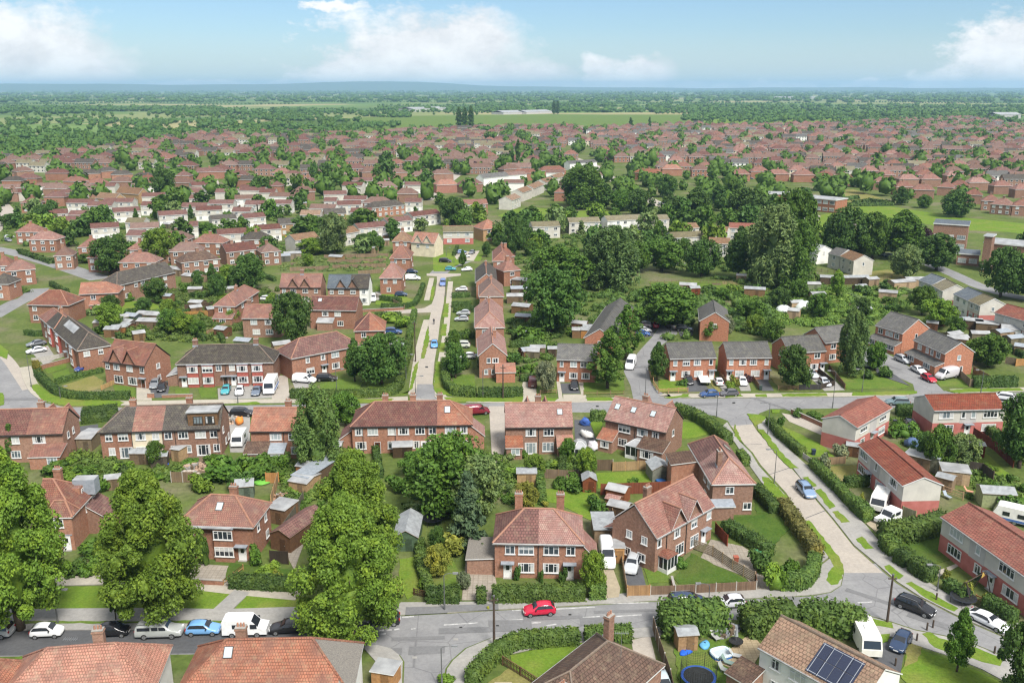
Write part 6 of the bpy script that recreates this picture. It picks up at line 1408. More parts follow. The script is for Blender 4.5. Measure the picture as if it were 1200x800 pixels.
for q in ((683,243,196,54,G_MID,'willow'),(708,244,213,28,G_DARK,'ovate'),(728,247,222,27,G_MID,'round'),(750,254,221,34,G_DARK,'round'),(780,231,204,24,G_DARK,'round'),(697,256,241,18,G_PURP,'round'),(667,259,242,20,G_DARK,'round'),(621,263,247,13,G_DARK,'round'),(608,290,255,28,G_DARK,'round'),(772,282,257,17,G_MID,'ovate'),(815,262,217,38,G_DARK,'ovate'),(786,260,229,34,G_DARK,'round'),(841,247,214,22,G_DARK,'ovate'),(875,264,220,48,G_DARK,'round'),(858,243,210,24,G_MID,'round'),(822,324,283,40,G_DARK,'round'),(865,327,267,34,G_DARK,'ovate'),(775,318,283,48,G_MID,'round'),(800,300,280,18,G_MID,'round'),(745,320,285,30,G_MID,'round'),(926,322,228,54,G_MID,'round'),(905,336,246,56,G_OLIVE,'willow'),(928,338,262,46,G_MID,'willow'),(988,302,246,46,G_DARK,'round'),(1022,304,252,36,G_MID,'round'),(1055,304,247,50,G_MID,'ovate'),(1097,317,276,42,G_DARK,'round'),(1080,305,270,24,G_PURP,'round'),(1060,327,289,34,G_OLIVE,'round'),(1172,348,293,44,G_DARK,'round'),(1203,352,300,50,G_DARK,'round'),(1080,369,337,30,G_MID,'round'),(1098,384,352,38,G_LIGHT,'round'),(1118,395,372,22,G_MID,'round'),(1158,430,394,40,G_MID,'round'),(1144,424,398,24,G_LIGHT,'round'),(1120,254,222,36,G_DARK,'round'),(1055,240,217,20,G_DARK,'ovate'),(1082,244,228,16,G_MID,'round'),(936,350,329,20,G_MID,'round'),(912,362,338,24,G_DARK,'round'),(880,376,352,34,G_MID,'round'),(845,352,338,18,G_MID,'round'),(980,348,316,16,G_LIGHT,'ovate'),(905,400,375,26,G_MID,'round'),(885,392,370,20,G_LIGHT,'round'),(850,396,370,18,G_GREY,'round'),(832,398,372,20,G_MID,'ovate'),(1010,372,350,22,G_DARK,'round'),(960,372,345,26,G_MID,'round')):
    TP(q[5], *q[:4], q[4], {G_DARK: 'dark leafy tree', G_MID: 'mid green tree', G_LIGHT: 'light green tree', G_PURP: 'purple-leaved tree', G_OLIVE: 'olive green willow', G_GREY: 'silvery tree'}[q[4]], Z4 if q[1] < 300 else 'around the allotments and the close', parts=q[1] > 290)
for i in range(34):
    a_ = k0.random() < .55; x, y = (k0.uniform(20, 320), k0.uniform(232, 306)) if a_ else (k0.uniform(112, 330), k0.uniform(340, 398)); p = P(x, y)
    if any((o.location.x-p.x)**2+(o.location.y-p.y)**2 < 81 for o in HS0): continue
    w = k0.uniform(3.5, 7); c_ = k0.choice((G_DARK, G_MID, G_LIGHT)); tree('far_round' if a_ else 'round', x, y, w*k0.uniform(.95, 1.3), w, c_, {G_DARK: 'deep green', G_MID: 'soft green', G_LIGHT: 'bright green'}[c_]+' small tree', 'between the left estate houses' if a_ else 'in the left back gardens', parts=not a_)
# bushes
B_ = bushP
for px, py, top, w, col, lab in ((1038,441,428,18,G_DARK,'clipped dark dome bush on the close\'s lawn'),(1019,444,434,14,G_DARK,'small dark bush left of the clipped dome'),(908,690,664,26,G_LIGHT,'bright yellow-green bush inside the curved corner hedge'),(890,668,648,24,G_DARK,'dark bush at the driveway\'s far hedge end'),(925,672,652,20,G_MID,'bush between the curved hedge and the brown hedge'),
                               (572,714,712,3,G_YEL,'tiny yellow plant by the lamp'),(469,697,684,13,G_YEL,'golden bush at the junction garden gate'),(327,683,668,11,G_YEL,'golden shrub growing through the front hedge'),(88,672,655,26,G_DARK,'dark rounded bush left of the two in front of the dormer house'),(106,672,656,24,G_MID,'rounded bush right of the two in front of the dormer house'),(115,650,628,40,G_MID,'spreading shrub under the dormer house wall'),
                               (65,553,538,34,G_MID,'sprawling bush behind the red lean-to'),(100,556,544,22,G_MID,'low bush by the back path'),(84,560,548,30,G_LIGHT,'light sprawling shrub in the left back gardens'),(122,575,560,16,G_MID,'round shrub beside the grey shed roof'),(145,553,540,20,G_LIGHT,'light garden shrub before the terrace lawn'),(152,567,556,12,G_YEL,'golden shrub above the second street tree'),(235,575,556,24,G_LIGHT,'bright shrub left of the blue summerhouse'),(265,560,532,44,G_MID,'large shrub mass behind the hipped red house'),(300,558,536,36,G_MID,'shrub right of the large shrub mass'),(285,575,552,30,G_DARK,'dark shrub before the blue summerhouse'),
                               (330,550,532,22,G_MID,'shrub below the orange-red pair'),(312,555,530,26,G_MID,'bush under the lean-to windows of the orange-red pair'),(345,578,566,20,G_LIGHT,'low weeds bush by the soil heap'),(315,675,660,24,G_LIGHT,'light bush at the hedged front path'),(300,660,640,18,G_MID,'bush against the hipped red house wall'),(241,662,622,16,G_DARK,'climber-like bush on the hipped red house front'),
                               (470,575,556,26,G_MID,'bush behind the grey shed'),(530,590,572,40,G_MID,'low bush under the broad tree'),(495,690,676,8,G_LIGHT,'small shrub at the narrow lawn edge'),(545,690,668,14,G_GREY,'pale flowering shrub near the garage'),(535,648,624,30,G_YEL,'golden-green bush below the blue conifer'),(566,655,636,10,G_MID,'upright shrub by the garage door'),
                               (700,600,582,22,G_DARK,'dark shrub in the corner of the long lawn'),(695,590,578,14,G_LIGHT,'light shrub beside the long lawn'),(655,570,556,18,G_MID,'bush at the head of the long lawn'),(672,572,556,26,G_MID,'wide bush before the brown shed'),(610,555,545,22,G_LIGHT,'small light bush below the red lean-to'),(640,593,586,8,G_YEL,'yellow shrub by the narrow hedge foot'),(741,570,560,12,G_MID,'spiky palm-like plant on the fenced lawn'),(720,655,640,14,G_MID,'shrub squeezed beside the white van'),(716,612,604,22,G_LIGHT,'light weeds clump by the garden sheds'),
                               (606,680,664,7,G_DARK,'small dark conifer bush by the front window, left'),(660,682,666,10,G_DARK,'dark conical bush by the right front door'),(634,682,668,6,G_DARK,'narrow dark bush in the middle of the front garden'),(800,665,655,18,G_MID,'shrub under the gabled house bay'),
                               (967,550,530,14,G_GREY,'pale flowering shrub before the maroon-based gable'),(985,535,522,16,G_GREY,'pale plants by the cream gable'),(1060,512,495,26,G_MID,'bush between the panel houses by the dark car'),(1048,505,492,16,G_MID,'leafy bush at the recessed door'),(955,490,480,20,G_MID,'bushes behind the low brick wall'),(935,487,479,14,G_DARK,'dark bush left of the low brick wall'),(1010,593,577,8,G_YEL,'pale yellow shrub in front of the white caravan'),(914,500,489,8,G_DARK,'dark bush at the hedge corner of the avenue'),
                               (1108,678,668,9,G_YEL,'golden bush on the near front hedge, first of two'),(1134,700,684,9,G_YEL,'golden bush on the near front hedge, by the gate'),(1155,706,694,10,G_YEL,'golden bush right of the rope frame'),(523,798,788,20,G_LIGHT,'low green bush by the lamp post at the bottom'),(20,795,772,26,G_DARK,'dark bush with yellow patch beside the bottom-left house'),(44,795,770,28,G_DARK,'large dark bush left of the big red roof'),(1185,600,580,32,G_DARK,'dark bush behind the green shed at the right edge'),(1160,575,560,14,G_MID,'bush by the dark back fence'),
                               (800,452,444,10,G_DARK,'small dark bush before the right orange pair'),(860,452,440,10,G_YEL,'golden bush on the shared drive'),(856,458,448,10,G_LIGHT,'light green bush on the shared drive'),(876,448,438,8,G_PURP,'dark red bush by the white car'),(944,456,440,8,G_DARK,'small dark cone bush by the drive fence'),(620,440,425,24,G_MID,'garden shrubs by the grey shed'),(600,425,410,26,G_DARK,'dark bushes at the gap beside the avenue row'),(620,400,380,30,G_MID,'bushes behind the left orange pair'),(545,432,420,14,G_MID,'shrub inside the hedge near the brick gable'),(545,396,384,16,G_MID,'shrub beside the second avenue house'),(470,383,369,20,G_LIGHT,'sprawling green shrub bank by the side turning'),(460,378,366,22,G_LIGHT,'shrub bank left of the side turning corner')):
    B_(px, py, top, w, col, lab)
BZ = 'in the allotments and rough ground behind the close'
k_ = random.Random(5)
for i in range(46):
    x = k_.uniform(770, 1060); y = k_.uniform(334, 378)
    if 818 < x < 858 and y > 345: continue
    B_(x, y, y-k_.uniform(4, 11), k_.uniform(8, 20), k_.choice([G_MID, G_LIGHT, G_DARK, G_MID, G_OLIVE]), 'rough green bush', BZ)
for i in range(30):
    x = k_.uniform(1150, 1200) if i % 3 == 0 else k_.uniform(600, 700); y = k_.uniform(378, 420) if i % 3 == 0 else k_.uniform(375, 410)
    if x < 700 and y > 395 and x > 648: continue
    B_(x, y, y-k_.uniform(4, 10), k_.uniform(8, 18), k_.choice([G_MID, G_LIGHT, G_DARK]), 'garden bush', 'behind the orange brick rows')
for i in range(44):
    x = k_.uniform(110, 330); y = k_.uniform(340, 400)
    if (y > 392 and x > 120) or (137 < x < 210 and y < 345): continue
    B_(x, y, y-k_.uniform(4, 10), k_.uniform(8, 20), k_.choice([G_MID, G_LIGHT, G_DARK, G_OLIVE]), 'garden bush', 'in the back gardens left of the avenue')
for i in range(60):
    x = k_.uniform(60, 720); y = k_.uniform(536, 600)
    if 20 < x < 130 and y > 560: continue
    if 200 < x < 330 and y > 570: continue
    if 690 < x < 770: continue
    B_(x, y, y-k_.uniform(4, 12), k_.uniform(8, 22), k_.choice([G_MID, G_LIGHT, G_MID, G_OLIVE]), 'leafy garden bush', 'in the back gardens of the middle rows')
for i in range(26):
    x = k_.uniform(1040, 1200); y = k_.uniform(500, 600)
    if x < 1110 and y > 505: continue
    B_(x, y, y-k_.uniform(4, 11), k_.uniform(8, 20), k_.choice([G_MID, G_LIGHT, G_DARK]), 'leafy bush', 'in the panel houses\' back gardens')
# hedges
HG = hedge; HD = (.055, .10, .024); HM = (.08, .135, .03); HY = (.16, .15, .02)
HG([(44,440),(55,452),(68,463),(86,467),(103,468),(152,467)], 'dark clipped hedge curving round the left corner lawn', 1.5, 1.3, HD)
HG([(42,429),(45,437),(48,442)], 'yellow-leaved stretch of hedge at the left corner path', 1.4, 1.2, HY)
HG([(30,392),(44,394),(62,392)], 'clipped hedge before the upper left corner houses', 1.3, 1., HD); HG([(0,345),(22,344)], 'clipped hedge by the far left road bend', 1.6, 1.4, HD)
HG([(66,450),(90,443),(120,436)], 'low garden hedge between the two corner lawns', 1.1, .9, HM)
HG([(341,466.5),(359,466.5)], 'short clipped hedge block beside the motorhome drive', 1.8, 1.5, HD)
HG([(362,466),(400,466.5),(447,465.5),(462,461),(468,455),(473,437),(478,418),(480,404)], 'long clipped hedge sweeping round the corner into the avenue', 1.7, 1.5, HM)
HG([(480,398),(484,376),(486,368)], 'hedge along the left of the avenue by the side turning', 1.5, 1.4, HM); HG([(447,361),(476,361),(486,358),(492,348),(496,336)], 'clipped hedge above the side turning left of the avenue', 1.3, 1.2, HD)
HG([(521,428),(522,445),(524,455),(532,462),(557,464.5)], 'clipped hedge on the right corner of the avenue', 1.9, 1.5, HM); HG([(561,464.5),(580,465),(612,464)], 'straight clipped hedge before the brick gable house', 1.9, 1.4, HD)
for q, l in (([(530,397),(556,396)], 'nearest'), ([(532,366),(556,365)], 'second'), ([(530,360),(552,359)], 'third'), ([(530,349),(550,348)], 'farthest')): HG(q, f'{l} of the dark cross hedges between drives right of the avenue', 1.5, 1.2, HD)
HG([(692,492.5),(709,493)], 'short clipped hedge beside the grey tarmac drive', 1.9, 1.4, HM); HG([(789,484),(800,487),(815,492),(829,501),(841,511),(853,521)], 'tall clipped hedge curving round the road corner', 2., 1.8, HM); HG([(866,536),(874,546)], 'short hedge beside the hipped pair at the avenue', 1.6, 1.3, HM)
HG([(501,705),(538,705)], 'clipped hedge behind the lamp post on the lower pavement', 1.9, 1.3, HD); HG([(559,705.5),(569,705.5)], 'square hedge stub right of the garage drive', 1.9, 1.2, HD); HG([(578,704),(620,703.5),(684,702)], 'long clipped hedge in front of the brown-and-pink tiled pair', 1.9, 1.5, HM); HG([(691,700),(709,699.5)], 'short clipped hedge block left of the gravel drive', 1.9, 1.5, HM)
HG([(552,803),(562,790),(576,776),(592,764),(608,757),(640,755),(678,753)], 'clipped hedge curving round the bottom corner garden', 1.7, 1.5, HM); HG([(686,751.5),(739,749)], 'straight clipped hedge behind the brown hipped roof', 1.7, 1.5, HM)
HG([(776,741),(800,739),(846,735)], 'tall bushy hedge behind the wooden shed', 3.1, 3.2, HM, .3, 26, .22); HG([(872,741),(900,737),(930,733)], 'bushy hedge left of the two behind the tan-roofed house', 2.8, 3., HM, .3, 26, .2); HG([(938,735),(975,739),(1010,742)], 'bushy hedge behind the solar-panelled house, by the hidden car', 2.8, 3., HM, .3, 26, .2)
HG([(901,497),(913,512),(927,524),(941,535)], 'clipped hedge beside the top panel house\'s lawn', 1.5, 1.3, HM); HG([(952,547),(972,567),(985,580),(996,592)], 'clipped hedge by the caravan garden, avenue side', 1.6, 1.4, HM); HG([(990,570),(1023,568)], 'dark cross hedge by the middle panel house', 1.6, 1.2, HD); HG([(1000,596),(1017,611)], 'hedge block beside the white caravan', 2., 1.6, HM)
HG([(1034,634),(1055,632),(1083,627),(1105,618)], 'big loose hedge between the two nearest panel houses', 2.4, 2.6, HM, .26, 28, .16); HG([(1036,640),(1048,652)], 'round-topped hedge at the gravel entrance', 2., 1.8, HM); HG([(1052,657),(1064,664)], 'first dome-topped hedge of the near front garden', 2., 2., HD); HG([(1069,668),(1078,674),(1092,682)], 'dome-topped front hedge with a sign post before it', 2., 1.9, HD); HG([(1108,690),(1122,699),(1132,706)], 'low front hedge between two golden bushes', 1.5, 1.3, HD); HG([(1153,711),(1170,720),(1189,730)], 'low front hedge by the white coupe', 1.6, 1.4, HD)
HG([(916,596),(928,613),(938,628),(948,640),(956,655)], 'brown-tinged hedge along the left of the avenue', 1.8, 1.7, (.115,.11,.035), .24, 30, .12); HG([(885,578),(897,590),(907,602)], 'dark hedge round the hipped pair\'s side lawn', 1.7, 1.6, HD); HG([(850,622),(880,639),(902,652)], 'long dark hedge beside the shared concrete drive', 1.7, 1.7, HD); HG([(916,689),(930,690),(943,687),(952,676),(954,662)], 'rounded clipped hedge on the junction corner', 1.9, 1.6, HM)
HG([(1051,486.5),(1073,485.5)], 'dark hedge block beside the teal estate car', 2., 1.6, HD); HG([(1140,453),(1165,453),(1189,452.5)], 'dark tall hedge at the right end of the middle road', 2.2, 1.8, HD); HG([(1141,496),(1160,510),(1176,525)], 'hedge along the red back fence by the big dark tree', 1.7, 1.5, HM)
HG([(632,552),(633,572),(636,592)], 'narrow clipped hedge dividing the long back lawns', 1.7, 1.1, HM); HG([(271,687),(310,689),(347,691)], 'dark clipped front hedge right of the hipped red house path', 1.6, 1.6, HD); HG([(492,640),(493,665),(503,697)], 'narrow hedge between the two front lawns by the tree', 1.4, 1.2, HM); HG([(500,600),(530,597)], 'deep hedge behind the round trampoline cover', 2.4, 2.4, HD, .26, 28, .15)
HG([(117,495),(118.5,486)], 'square dark hedge block on the road corner', 2., 6., HD); HG([(146,381),(178,378),(205,374),(230,366)], 'back garden hedge below the long dark terrace', 1.6, 1.3, HD); HG([(600,398),(626,397)], 'first dark hedge row by the avenue back gardens', 1.5, 1.3, HD); HG([(598,407),(622,406)], 'second dark hedge row by the avenue back gardens', 1.5, 1.3, HD)
HG([(1000,240),(1020,237),(1046,240)], 'trimmed hedge on the far side of the dry field', 2., 2.2, HD, .5, 8); HG([(985,236),(1005,233)], 'short trimmed hedge by the clinic', 1.8, 2., HD, .5, 8); HG([(983,242),(1045,241)], 'straight hedge dividing the dry field from the playing field', 1.8, 2., HD, .5, 8)
HG([(24,297),(60,309),(82,302)], 'dark hedge round the far left corner houses', 1.6, 1.6, HD, .4, 10)

# rough planting nobody could count: low growth in the back gardens and allotments
def undergrowth(label, poly, n, hs, ws, col, skip=()):
    xs = [p[0] for p in poly]; ys = [p[1] for p in poly]; parts = []; i = 0; tries = 0
    while i < n and tries < n*20:
        tries += 1; x = k_.uniform(min(xs), max(xs)); y = k_.uniform(min(ys), max(ys))
        if not inside(x, y, poly) or any(inside(x, y, q) for q in skip): continue
        p = P(x, y)
        if any((v.x-p.x)**2+(v.y-p.y)**2 < (r+.8)**2 for v, r in HCS): continue
        i += 1; w = k_.uniform(*ws); h = k_.uniform(*hs)*(.6+.4*k_.random()); m_ = int(26+20*w)
        s = RNG.normal(size=(m_, 3)); s[:, 2] = abs(s[:, 2])+.1; s /= np.linalg.norm(s, axis=1)[:, None]
        c = np.array([p.x, p.y, 0.]); pt = c+s*np.array([w/2, w/2, h])*RNG.uniform(.6, 1.1, m_)[:, None]; pt[:, 2] = np.clip(pt[:, 2], .04, None)
        parts.append(leaf_quads(pt, s+np.array([0, 0, .4]), .3, 1.6)); V, Q = ball((p.x, p.y, h*.35), (w*.36, w*.36, h*.42), 6, 4); V[:, 2] = np.clip(V[:, 2], -.05, None); parts.append((V, Q))
    V, Q = join(parts); o = link(fast_mesh('undergrowth', V, Q, 'leaves'), 'undergrowth', color=col); stuff(o); tag(o, label, 'undergrowth')
def inside(px, py, poly):
    c = False; n = len(poly)
    for i in range(n):
        (x0, y0), (x1, y1) = poly[i], poly[(i+1) % n]
        if (y0 > py) != (y1 > py) and px < (x1-x0)*(py-y0)/(y1-y0)+x0: c = not c
    return c
HCS = [(o.location.to_2d(), 6.8 if o['category'] == 'house' else 8.) for o in bpy.data.objects if o.get('category') in ('house', 'terrace', 'school building')]
GDE, YDR, HRD = [(735,380),(800,380),(780,400),(770,450),(735,450)], [(205,532),(285,528),(290,548),(220,562)], [(1005,395),(1030,395),(1100,450),(1060,455),(1005,425)]
undergrowth('bright allotment greenery and beds behind the close', [(862,336),(1000,338),(1060,340),(1065,362),(1010,385),(960,385),(860,376)], 420, (.5,1.8), (1.5,4.5), (.11,.19,.035), (HRD,))
undergrowth('dark scrub thicket above the orange brick houses', [(700,338),(860,350),(905,352),(905,395),(770,402),(745,392),(690,392)], 190, (1.2,4.), (2.5,5.5), (.07,.125,.028), (GDE, [(790,340),(862,332),(862,348),(790,346)]))
undergrowth('shrubs and vegetable plots behind the right avenue row', [(598,300),(640,296),(700,340),(696,395),(655,398),(640,425),(600,425)], 300, (.6,2.6), (1.5,4.5), (.08,.14,.03))
undergrowth('allotment strip planting left of the avenue', [(330,303),(455,299),(452,318),(380,318),(330,318)], 150, (.4,1.3), (1.2,3.5), (.11,.155,.05))
undergrowth('mixed back garden shrubs left of the avenue', [(110,345),(215,335),(330,340),(330,395),(215,402),(140,396),(130,370)], 330, (.5,2.4), (1.3,4.), (.09,.15,.032), ([(136,352),(180,350),(196,366),(190,374),(140,370)],))
undergrowth('garden planting of the pale left estate', [(20,210),(320,200),(500,215),(470,290),(300,308),(60,300),(0,290)], 620, (.8,3.), (2.,5.), (.08,.14,.03), ([(-5,280),(125,318),(118,334),(-5,300)],))
undergrowth('overgrown garden beds behind the middle road houses', [(80,532),(205,540),(292,530),(410,520),(420,560),(340,600),(330,560),(130,566)], 260, (.4,1.8), (1.,3.2), (.10,.17,.035), (YDR,))
undergrowth('loose garden beds between the pink-roofed rows', [(470,540),(590,535),(592,500),(598,540),(695,535),(697,550),(640,560),(600,572),(560,600),(480,600)], 200, (.5,1.8), (1.,3.), (.09,.155,.033))
undergrowth('border plants in the gardens of the panel houses', [(1045,492),(1070,496),(1110,505),(1190,560),(1200,585),(1150,580),(1110,555),(1060,520)], 130, (.4,1.6), (1.,2.8), (.10,.17,.035), ([(1130,528),(1152,524),(1188,556),(1174,564)],))
undergrowth('garden growth below the park trees', [(600,245),(640,270),(760,285),(900,300),(960,300),(960,335),(880,335),(700,300),(610,300)], 240, (.8,3.), (2.,5.), (.08,.14,.03))
undergrowth('planting round the far left corner houses', [(-10,320),(40,345),(28,352),(-10,340)], 50, (.6,2.), (1.5,4.), (.09,.15,.03))
GZ = 'between back gardens'
for a, b_ in (((120,372),(140,398)),((210,378),(240,400)),((255,392),(262,402)),((300,382),(330,384)),((440,372),(470,372)),((604,380),(628,379)),((600,389),(624,388)),((606,372),(626,371)),((1010,388),(985,380)),((860,385),(905,388)),((1120,402),(1150,418)),((1165,402),(1200,420)),((225,318),(250,330)),((60,335),(80,345)),((300,322),(322,330)),((446,352),(470,355)),((560,430),(580,429)),((575,545),(574,585)),((660,541),(658,560)),((680,541),(682,560)),((140,550),(160,575)),((300,545),(326,560)),((440,530),(446,560)),((532,300),(536,292)),((500,285),(512,296)),((640,445),(610,447))):
    HG([a, b_], 'narrow dark green hedge', 1.5, 1., HD, zone=GZ+(' left of the avenue' if a[0] < 500 and a[1] < 500 else ' south of the middle road' if a[1] > 500 else ' right of the avenue'))
# ------------------------------------------------------------------ vehicles
make_cars()
WHT, SIL, GRY, BLK, DKB, RED, LBL, TEAL = (.72,.73,.74), (.42,.44,.46), (.16,.17,.19), (.012,.012,.015), (.02,.04,.09), (.42,.012,.03), (.16,.35,.62), (.05,.30,.34)
def C_(key, px, py, fx, fy, col, label, **kw): return car(key, px, py, fx, fy, col, label, **kw)
C_('small', 56, 744, 76, 743, WHT, 'white small rounded hatchback parked first from the left under the street tree')
C_('mpv', -8, 744, -28, 744, SIL, 'silver car of which only the tail shows at the left edge')
C_('small', 134, 743, 154, 742, BLK, 'black small car with pale roof bars behind the brick chimney', name='car')
C_('hatch', 239, 741, 259, 740.5, LBL, 'light blue hatchback between the pickup and the white camper')
C_('saloon', 339, 739, 319, 740, BLK, 'black saloon with silver bonnet behind the white camper')
C_('hatch', 378, 738, 398, 737, DKB, 'dark car half hidden under the front street tree')
C_('hatch', 450, 730, 430, 731, BLK, 'dark hatchback poking out from the right of the front street tree')
C_('hatch', 632, 718.5, 612, 720, (.48,.012,.045), 'bright red hatchback driving along the lower road')
C_('mpv', 805, 709, 825, 708, DKB, 'dark blue people carrier by the wooden front fence')
C_('small', 856, 710, 836, 711, (.55,.56,.6), 'silver small hatchback behind the dark people carrier')
C_('coupe', 965, 722, 945, 723, SIL, 'silver car whose roof shows above the bushy hedge')
C_('suv', 1072, 715, 1090, 722, BLK, 'black estate car rounding the road junction')
C_('coupe', 1157, 731, 1178, 741, (.78,.79,.82), 'white coupe with black wheels parked half on the verge')
C_('hatch', 1055, 757, 1048, 768, DKB, 'dark blue hatchback on the drive beside the white motorhome', ground=.08)
C_('saloon', 776, 806, 782, 820, (.42,.5,.53), 'pale grey-blue car on the drive beside the long wooden fence', ground=.06)
C_('bigvan', 711, 656, 713, 668, (.74,.75,.76), 'white high-roofed van between the gravel drive and shed', ground=.06)
C_('suv', 741, 665, 738, 674, SIL, 'silver estate car on the fenced tarmac drive', ground=.06)
C_('suv', 944, 578, 955, 590, (.17,.25,.38), 'steel blue estate car alone on the concrete avenue')
C_('hatch', 831, 464.5, 815, 465, (.03,.08,.22), 'blue hatchback at the kerb, left of two opposite the hedge'); C_('hatch', 854, 463.5, 840, 464, (.10,.10,.11), 'dark grey hatchback at the kerb, right of the blue one')
C_('hatch', 807, 449, 811, 458, BLK, 'black car beside the white flatbed truck', ground=.06); C_('hatch', 842, 450, 838, 442, WHT, 'white car on the lawn right of the truck', ground=.06); C_('hatch', 870, 450, 874, 460, WHT, 'white hatchback on the second drive right of the truck', ground=.06)
C_('saloon', 951, 441, 962, 449, SIL, 'rear silver car on the fenced sloping drive', ground=.06); C_('hatch', 966, 451, 975, 458, (.5,.53,.58), 'front silver hatchback on the fenced sloping drive', ground=.06)
C_('hatch', 673, 455, 673.5, 463, BLK, 'black car on the small tarmac drive left of the birches', ground=.06); C_('van', 624, 451, 624, 441, (.10,.02,.02), 'maroon van on the pale drive by the silvery tree', ground=.06)
C_('bigvan', 739, 430, 734, 440, (.70,.71,.72), 'white van with blue windscreen coming down the cul-de-sac'); C_('suv', 754, 383, 744, 382, WHT, 'white car in the cul-de-sac parking, rear one'); C_('hatch', 755, 389, 765, 389, WHT, 'white car hidden behind the blue one in the cul-de-sac'); C_('hatch', 753, 393, 763, 393.5, (.03,.09,.28), 'blue car in the cul-de-sac parking'); C_('hatch', 769, 383, 770, 377, RED, 'red car at the cul-de-sac head'); C_('suv', 802, 388, 814, 389, BLK, 'black car under the trees near the gabled orange house')
C_('hatch', 1015, 430, 1003, 429, WHT, 'white car by the willow on the close'); C_('suv', 1058, 424, 1070, 429, SIL, 'silver estate car on the close before the lean-to'); C_('saloon', 1076, 436, 1087, 442, WHT, 'white saloon on the close behind the red car'); C_('hatch', 1088, 446, 1098, 451, RED, 'red hatchback at the mouth of the close'); C_('bigvan', 1109, 443, 1094, 446, (.50,.48,.50), 'silver-grey van parked beside the terrace gable', ground=.06)
C_('hatch', 1014, 398, 1016, 404, BLK, 'black car at the far end of the close')
C_('suv', 1051, 474, 1036, 473.5, (.14,.20,.22), 'grey-teal estate car passing behind the panel houses'); C_('suv', 1174, 468, 1160, 466, WHT, 'white car passing at the right end of the middle road')
C_('suv', 1067, 503, 1073, 512, BLK, 'black car tucked between the panel houses', ground=.06)
C_('hatch', 265, 460, 261, 468, TEAL, 'turquoise hatchback on the terrace forecourt', ground=.06); C_('hatch', 281, 461, 279, 469, WHT, 'white hatchback between the turquoise and slate cars', ground=.06); C_('saloon', 301, 461, 297, 469, (.12,.15,.2), 'slate blue car left of the motorhome', ground=.06)
C_('van', 357, 448, 370, 449, WHT, 'white van in front of the maroon-tiled pair', ground=.06); C_('suv', 383, 446, 396, 446, BLK, 'black car under the maroon pair\'s windows', ground=.06); C_('hatch', 98, 434, 88, 437, (.03,.05,.2), 'dark blue car between the corner lawns', ground=.06)
C_('suv', 182, 453, 178, 461, (.18,.2,.22), 'grey car left of two before the gabled pair', ground=.06); C_('hatch', 190, 457, 187, 465, BLK, 'black car right of two before the gabled pair', ground=.06); C_('saloon', 43, 405, 31, 407, GRY, 'grey car on the upper corner drive', ground=.06); C_('saloon', 43, 413, 31, 415, WHT, 'white car on the lower corner drive', ground=.06)
C_('suv', 284, 487, 296, 487, BLK, 'black car behind the box-dormer terrace end', ground=.06); C_('hatch', 417, 483, 430, 482, WHT, 'white car behind the wide terrace\'s left end'); C_('van', 559, 485, 571, 484, (.18,.015,.03), 'dark red car at the terrace\'s right end', ground=.06)
C_('hatch', 509, 406, 508.5, 416, (.10,.28,.6), 'blue car coming down the concrete avenue'); C_('van', 519, 334, 518, 342, (.13,.2,.42), 'blue van parked high on the avenue'); C_('suv', 461, 391, 471, 391, (.03,.07,.2), 'blue car on the drive of the pyramid-roofed house', ground=.06); C_('hatch', 465, 406, 475, 406, SIL, 'silver car behind the corner hedge left of the avenue', ground=.06); C_('hatch', 470, 347, 480, 347, DKB, 'dark blue car on the lawn edge left of the avenue', ground=.06)
C_('van', 484, 328, 494, 328, WHT, 'white van on a drive left of the avenue'); C_('hatch', 483, 320, 493, 320, DKB, 'dark car above the white van left of the avenue', ground=.06); C_('hatch', 543, 369, 534, 369, SIL, 'grey car on the upper drive right of the avenue', ground=.06); C_('hatch', 541, 376, 532, 376, SIL, 'silver car on the lower drive right of the avenue', ground=.06)
C_('hatch', 548, 420, 538, 420, WHT, 'white car on the drive beside the brick gable house', ground=.06); C_('suv', 540, 407, 530, 407, (.6,.62,.55), 'cream car among shrubs right of the avenue', ground=.06); C_('hatch', 541, 341, 532, 341, WHT, 'white car on the third drive right of the avenue', ground=.06); C_('suv', 522, 307.5, 531, 308, BLK, 'black car on the green at the avenue\'s head', ground=.06); C_('hatch', 528, 317, 536, 317, TEAL, 'teal car at the edge of the green', ground=.06); C_('hatch', 547, 317.5, 538, 318, WHT, 'white car in the lane right of the green'); C_('hatch', 541, 297, 551, 296, (.2,.3,.5), 'blue car by the olive-roofed terrace', ground=.06); C_('hatch', 553, 297.5, 545, 302, GRY, 'grey car by the olive-roofed terrace', ground=.06); C_('hatch', 545, 302, 554, 301, WHT, 'white car on the parking patch by the green', ground=.06)
C_('van', 437, 352, 437.5, 360, WHT, 'white van beside the white end house', ground=.06); C_('hatch', 313, 352, 325, 352, WHT, 'white car left of the twin-gabled pair', ground=.06); C_('hatch', 326, 352, 328, 358, GRY, 'grey car beside the white one left of the twin-gabled pair', ground=.06); C_('hatch', 340, 279, 350, 279, (.6,.45,.03), 'yellow car in the upper estate'); C_('hatch', 11, 279, 20, 278, WHT, 'white car at the upper left edge'); C_('hatch', 10, 283, 22, 286, GRY, 'grey car below the white one at the upper left edge'); C_('hatch', 62, 246, 70, 246, DKB, 'dark car by the far left green'); C_('van', 752, 271, 754, 275, GRY, 'dark car in the lane beside the bright white pair')
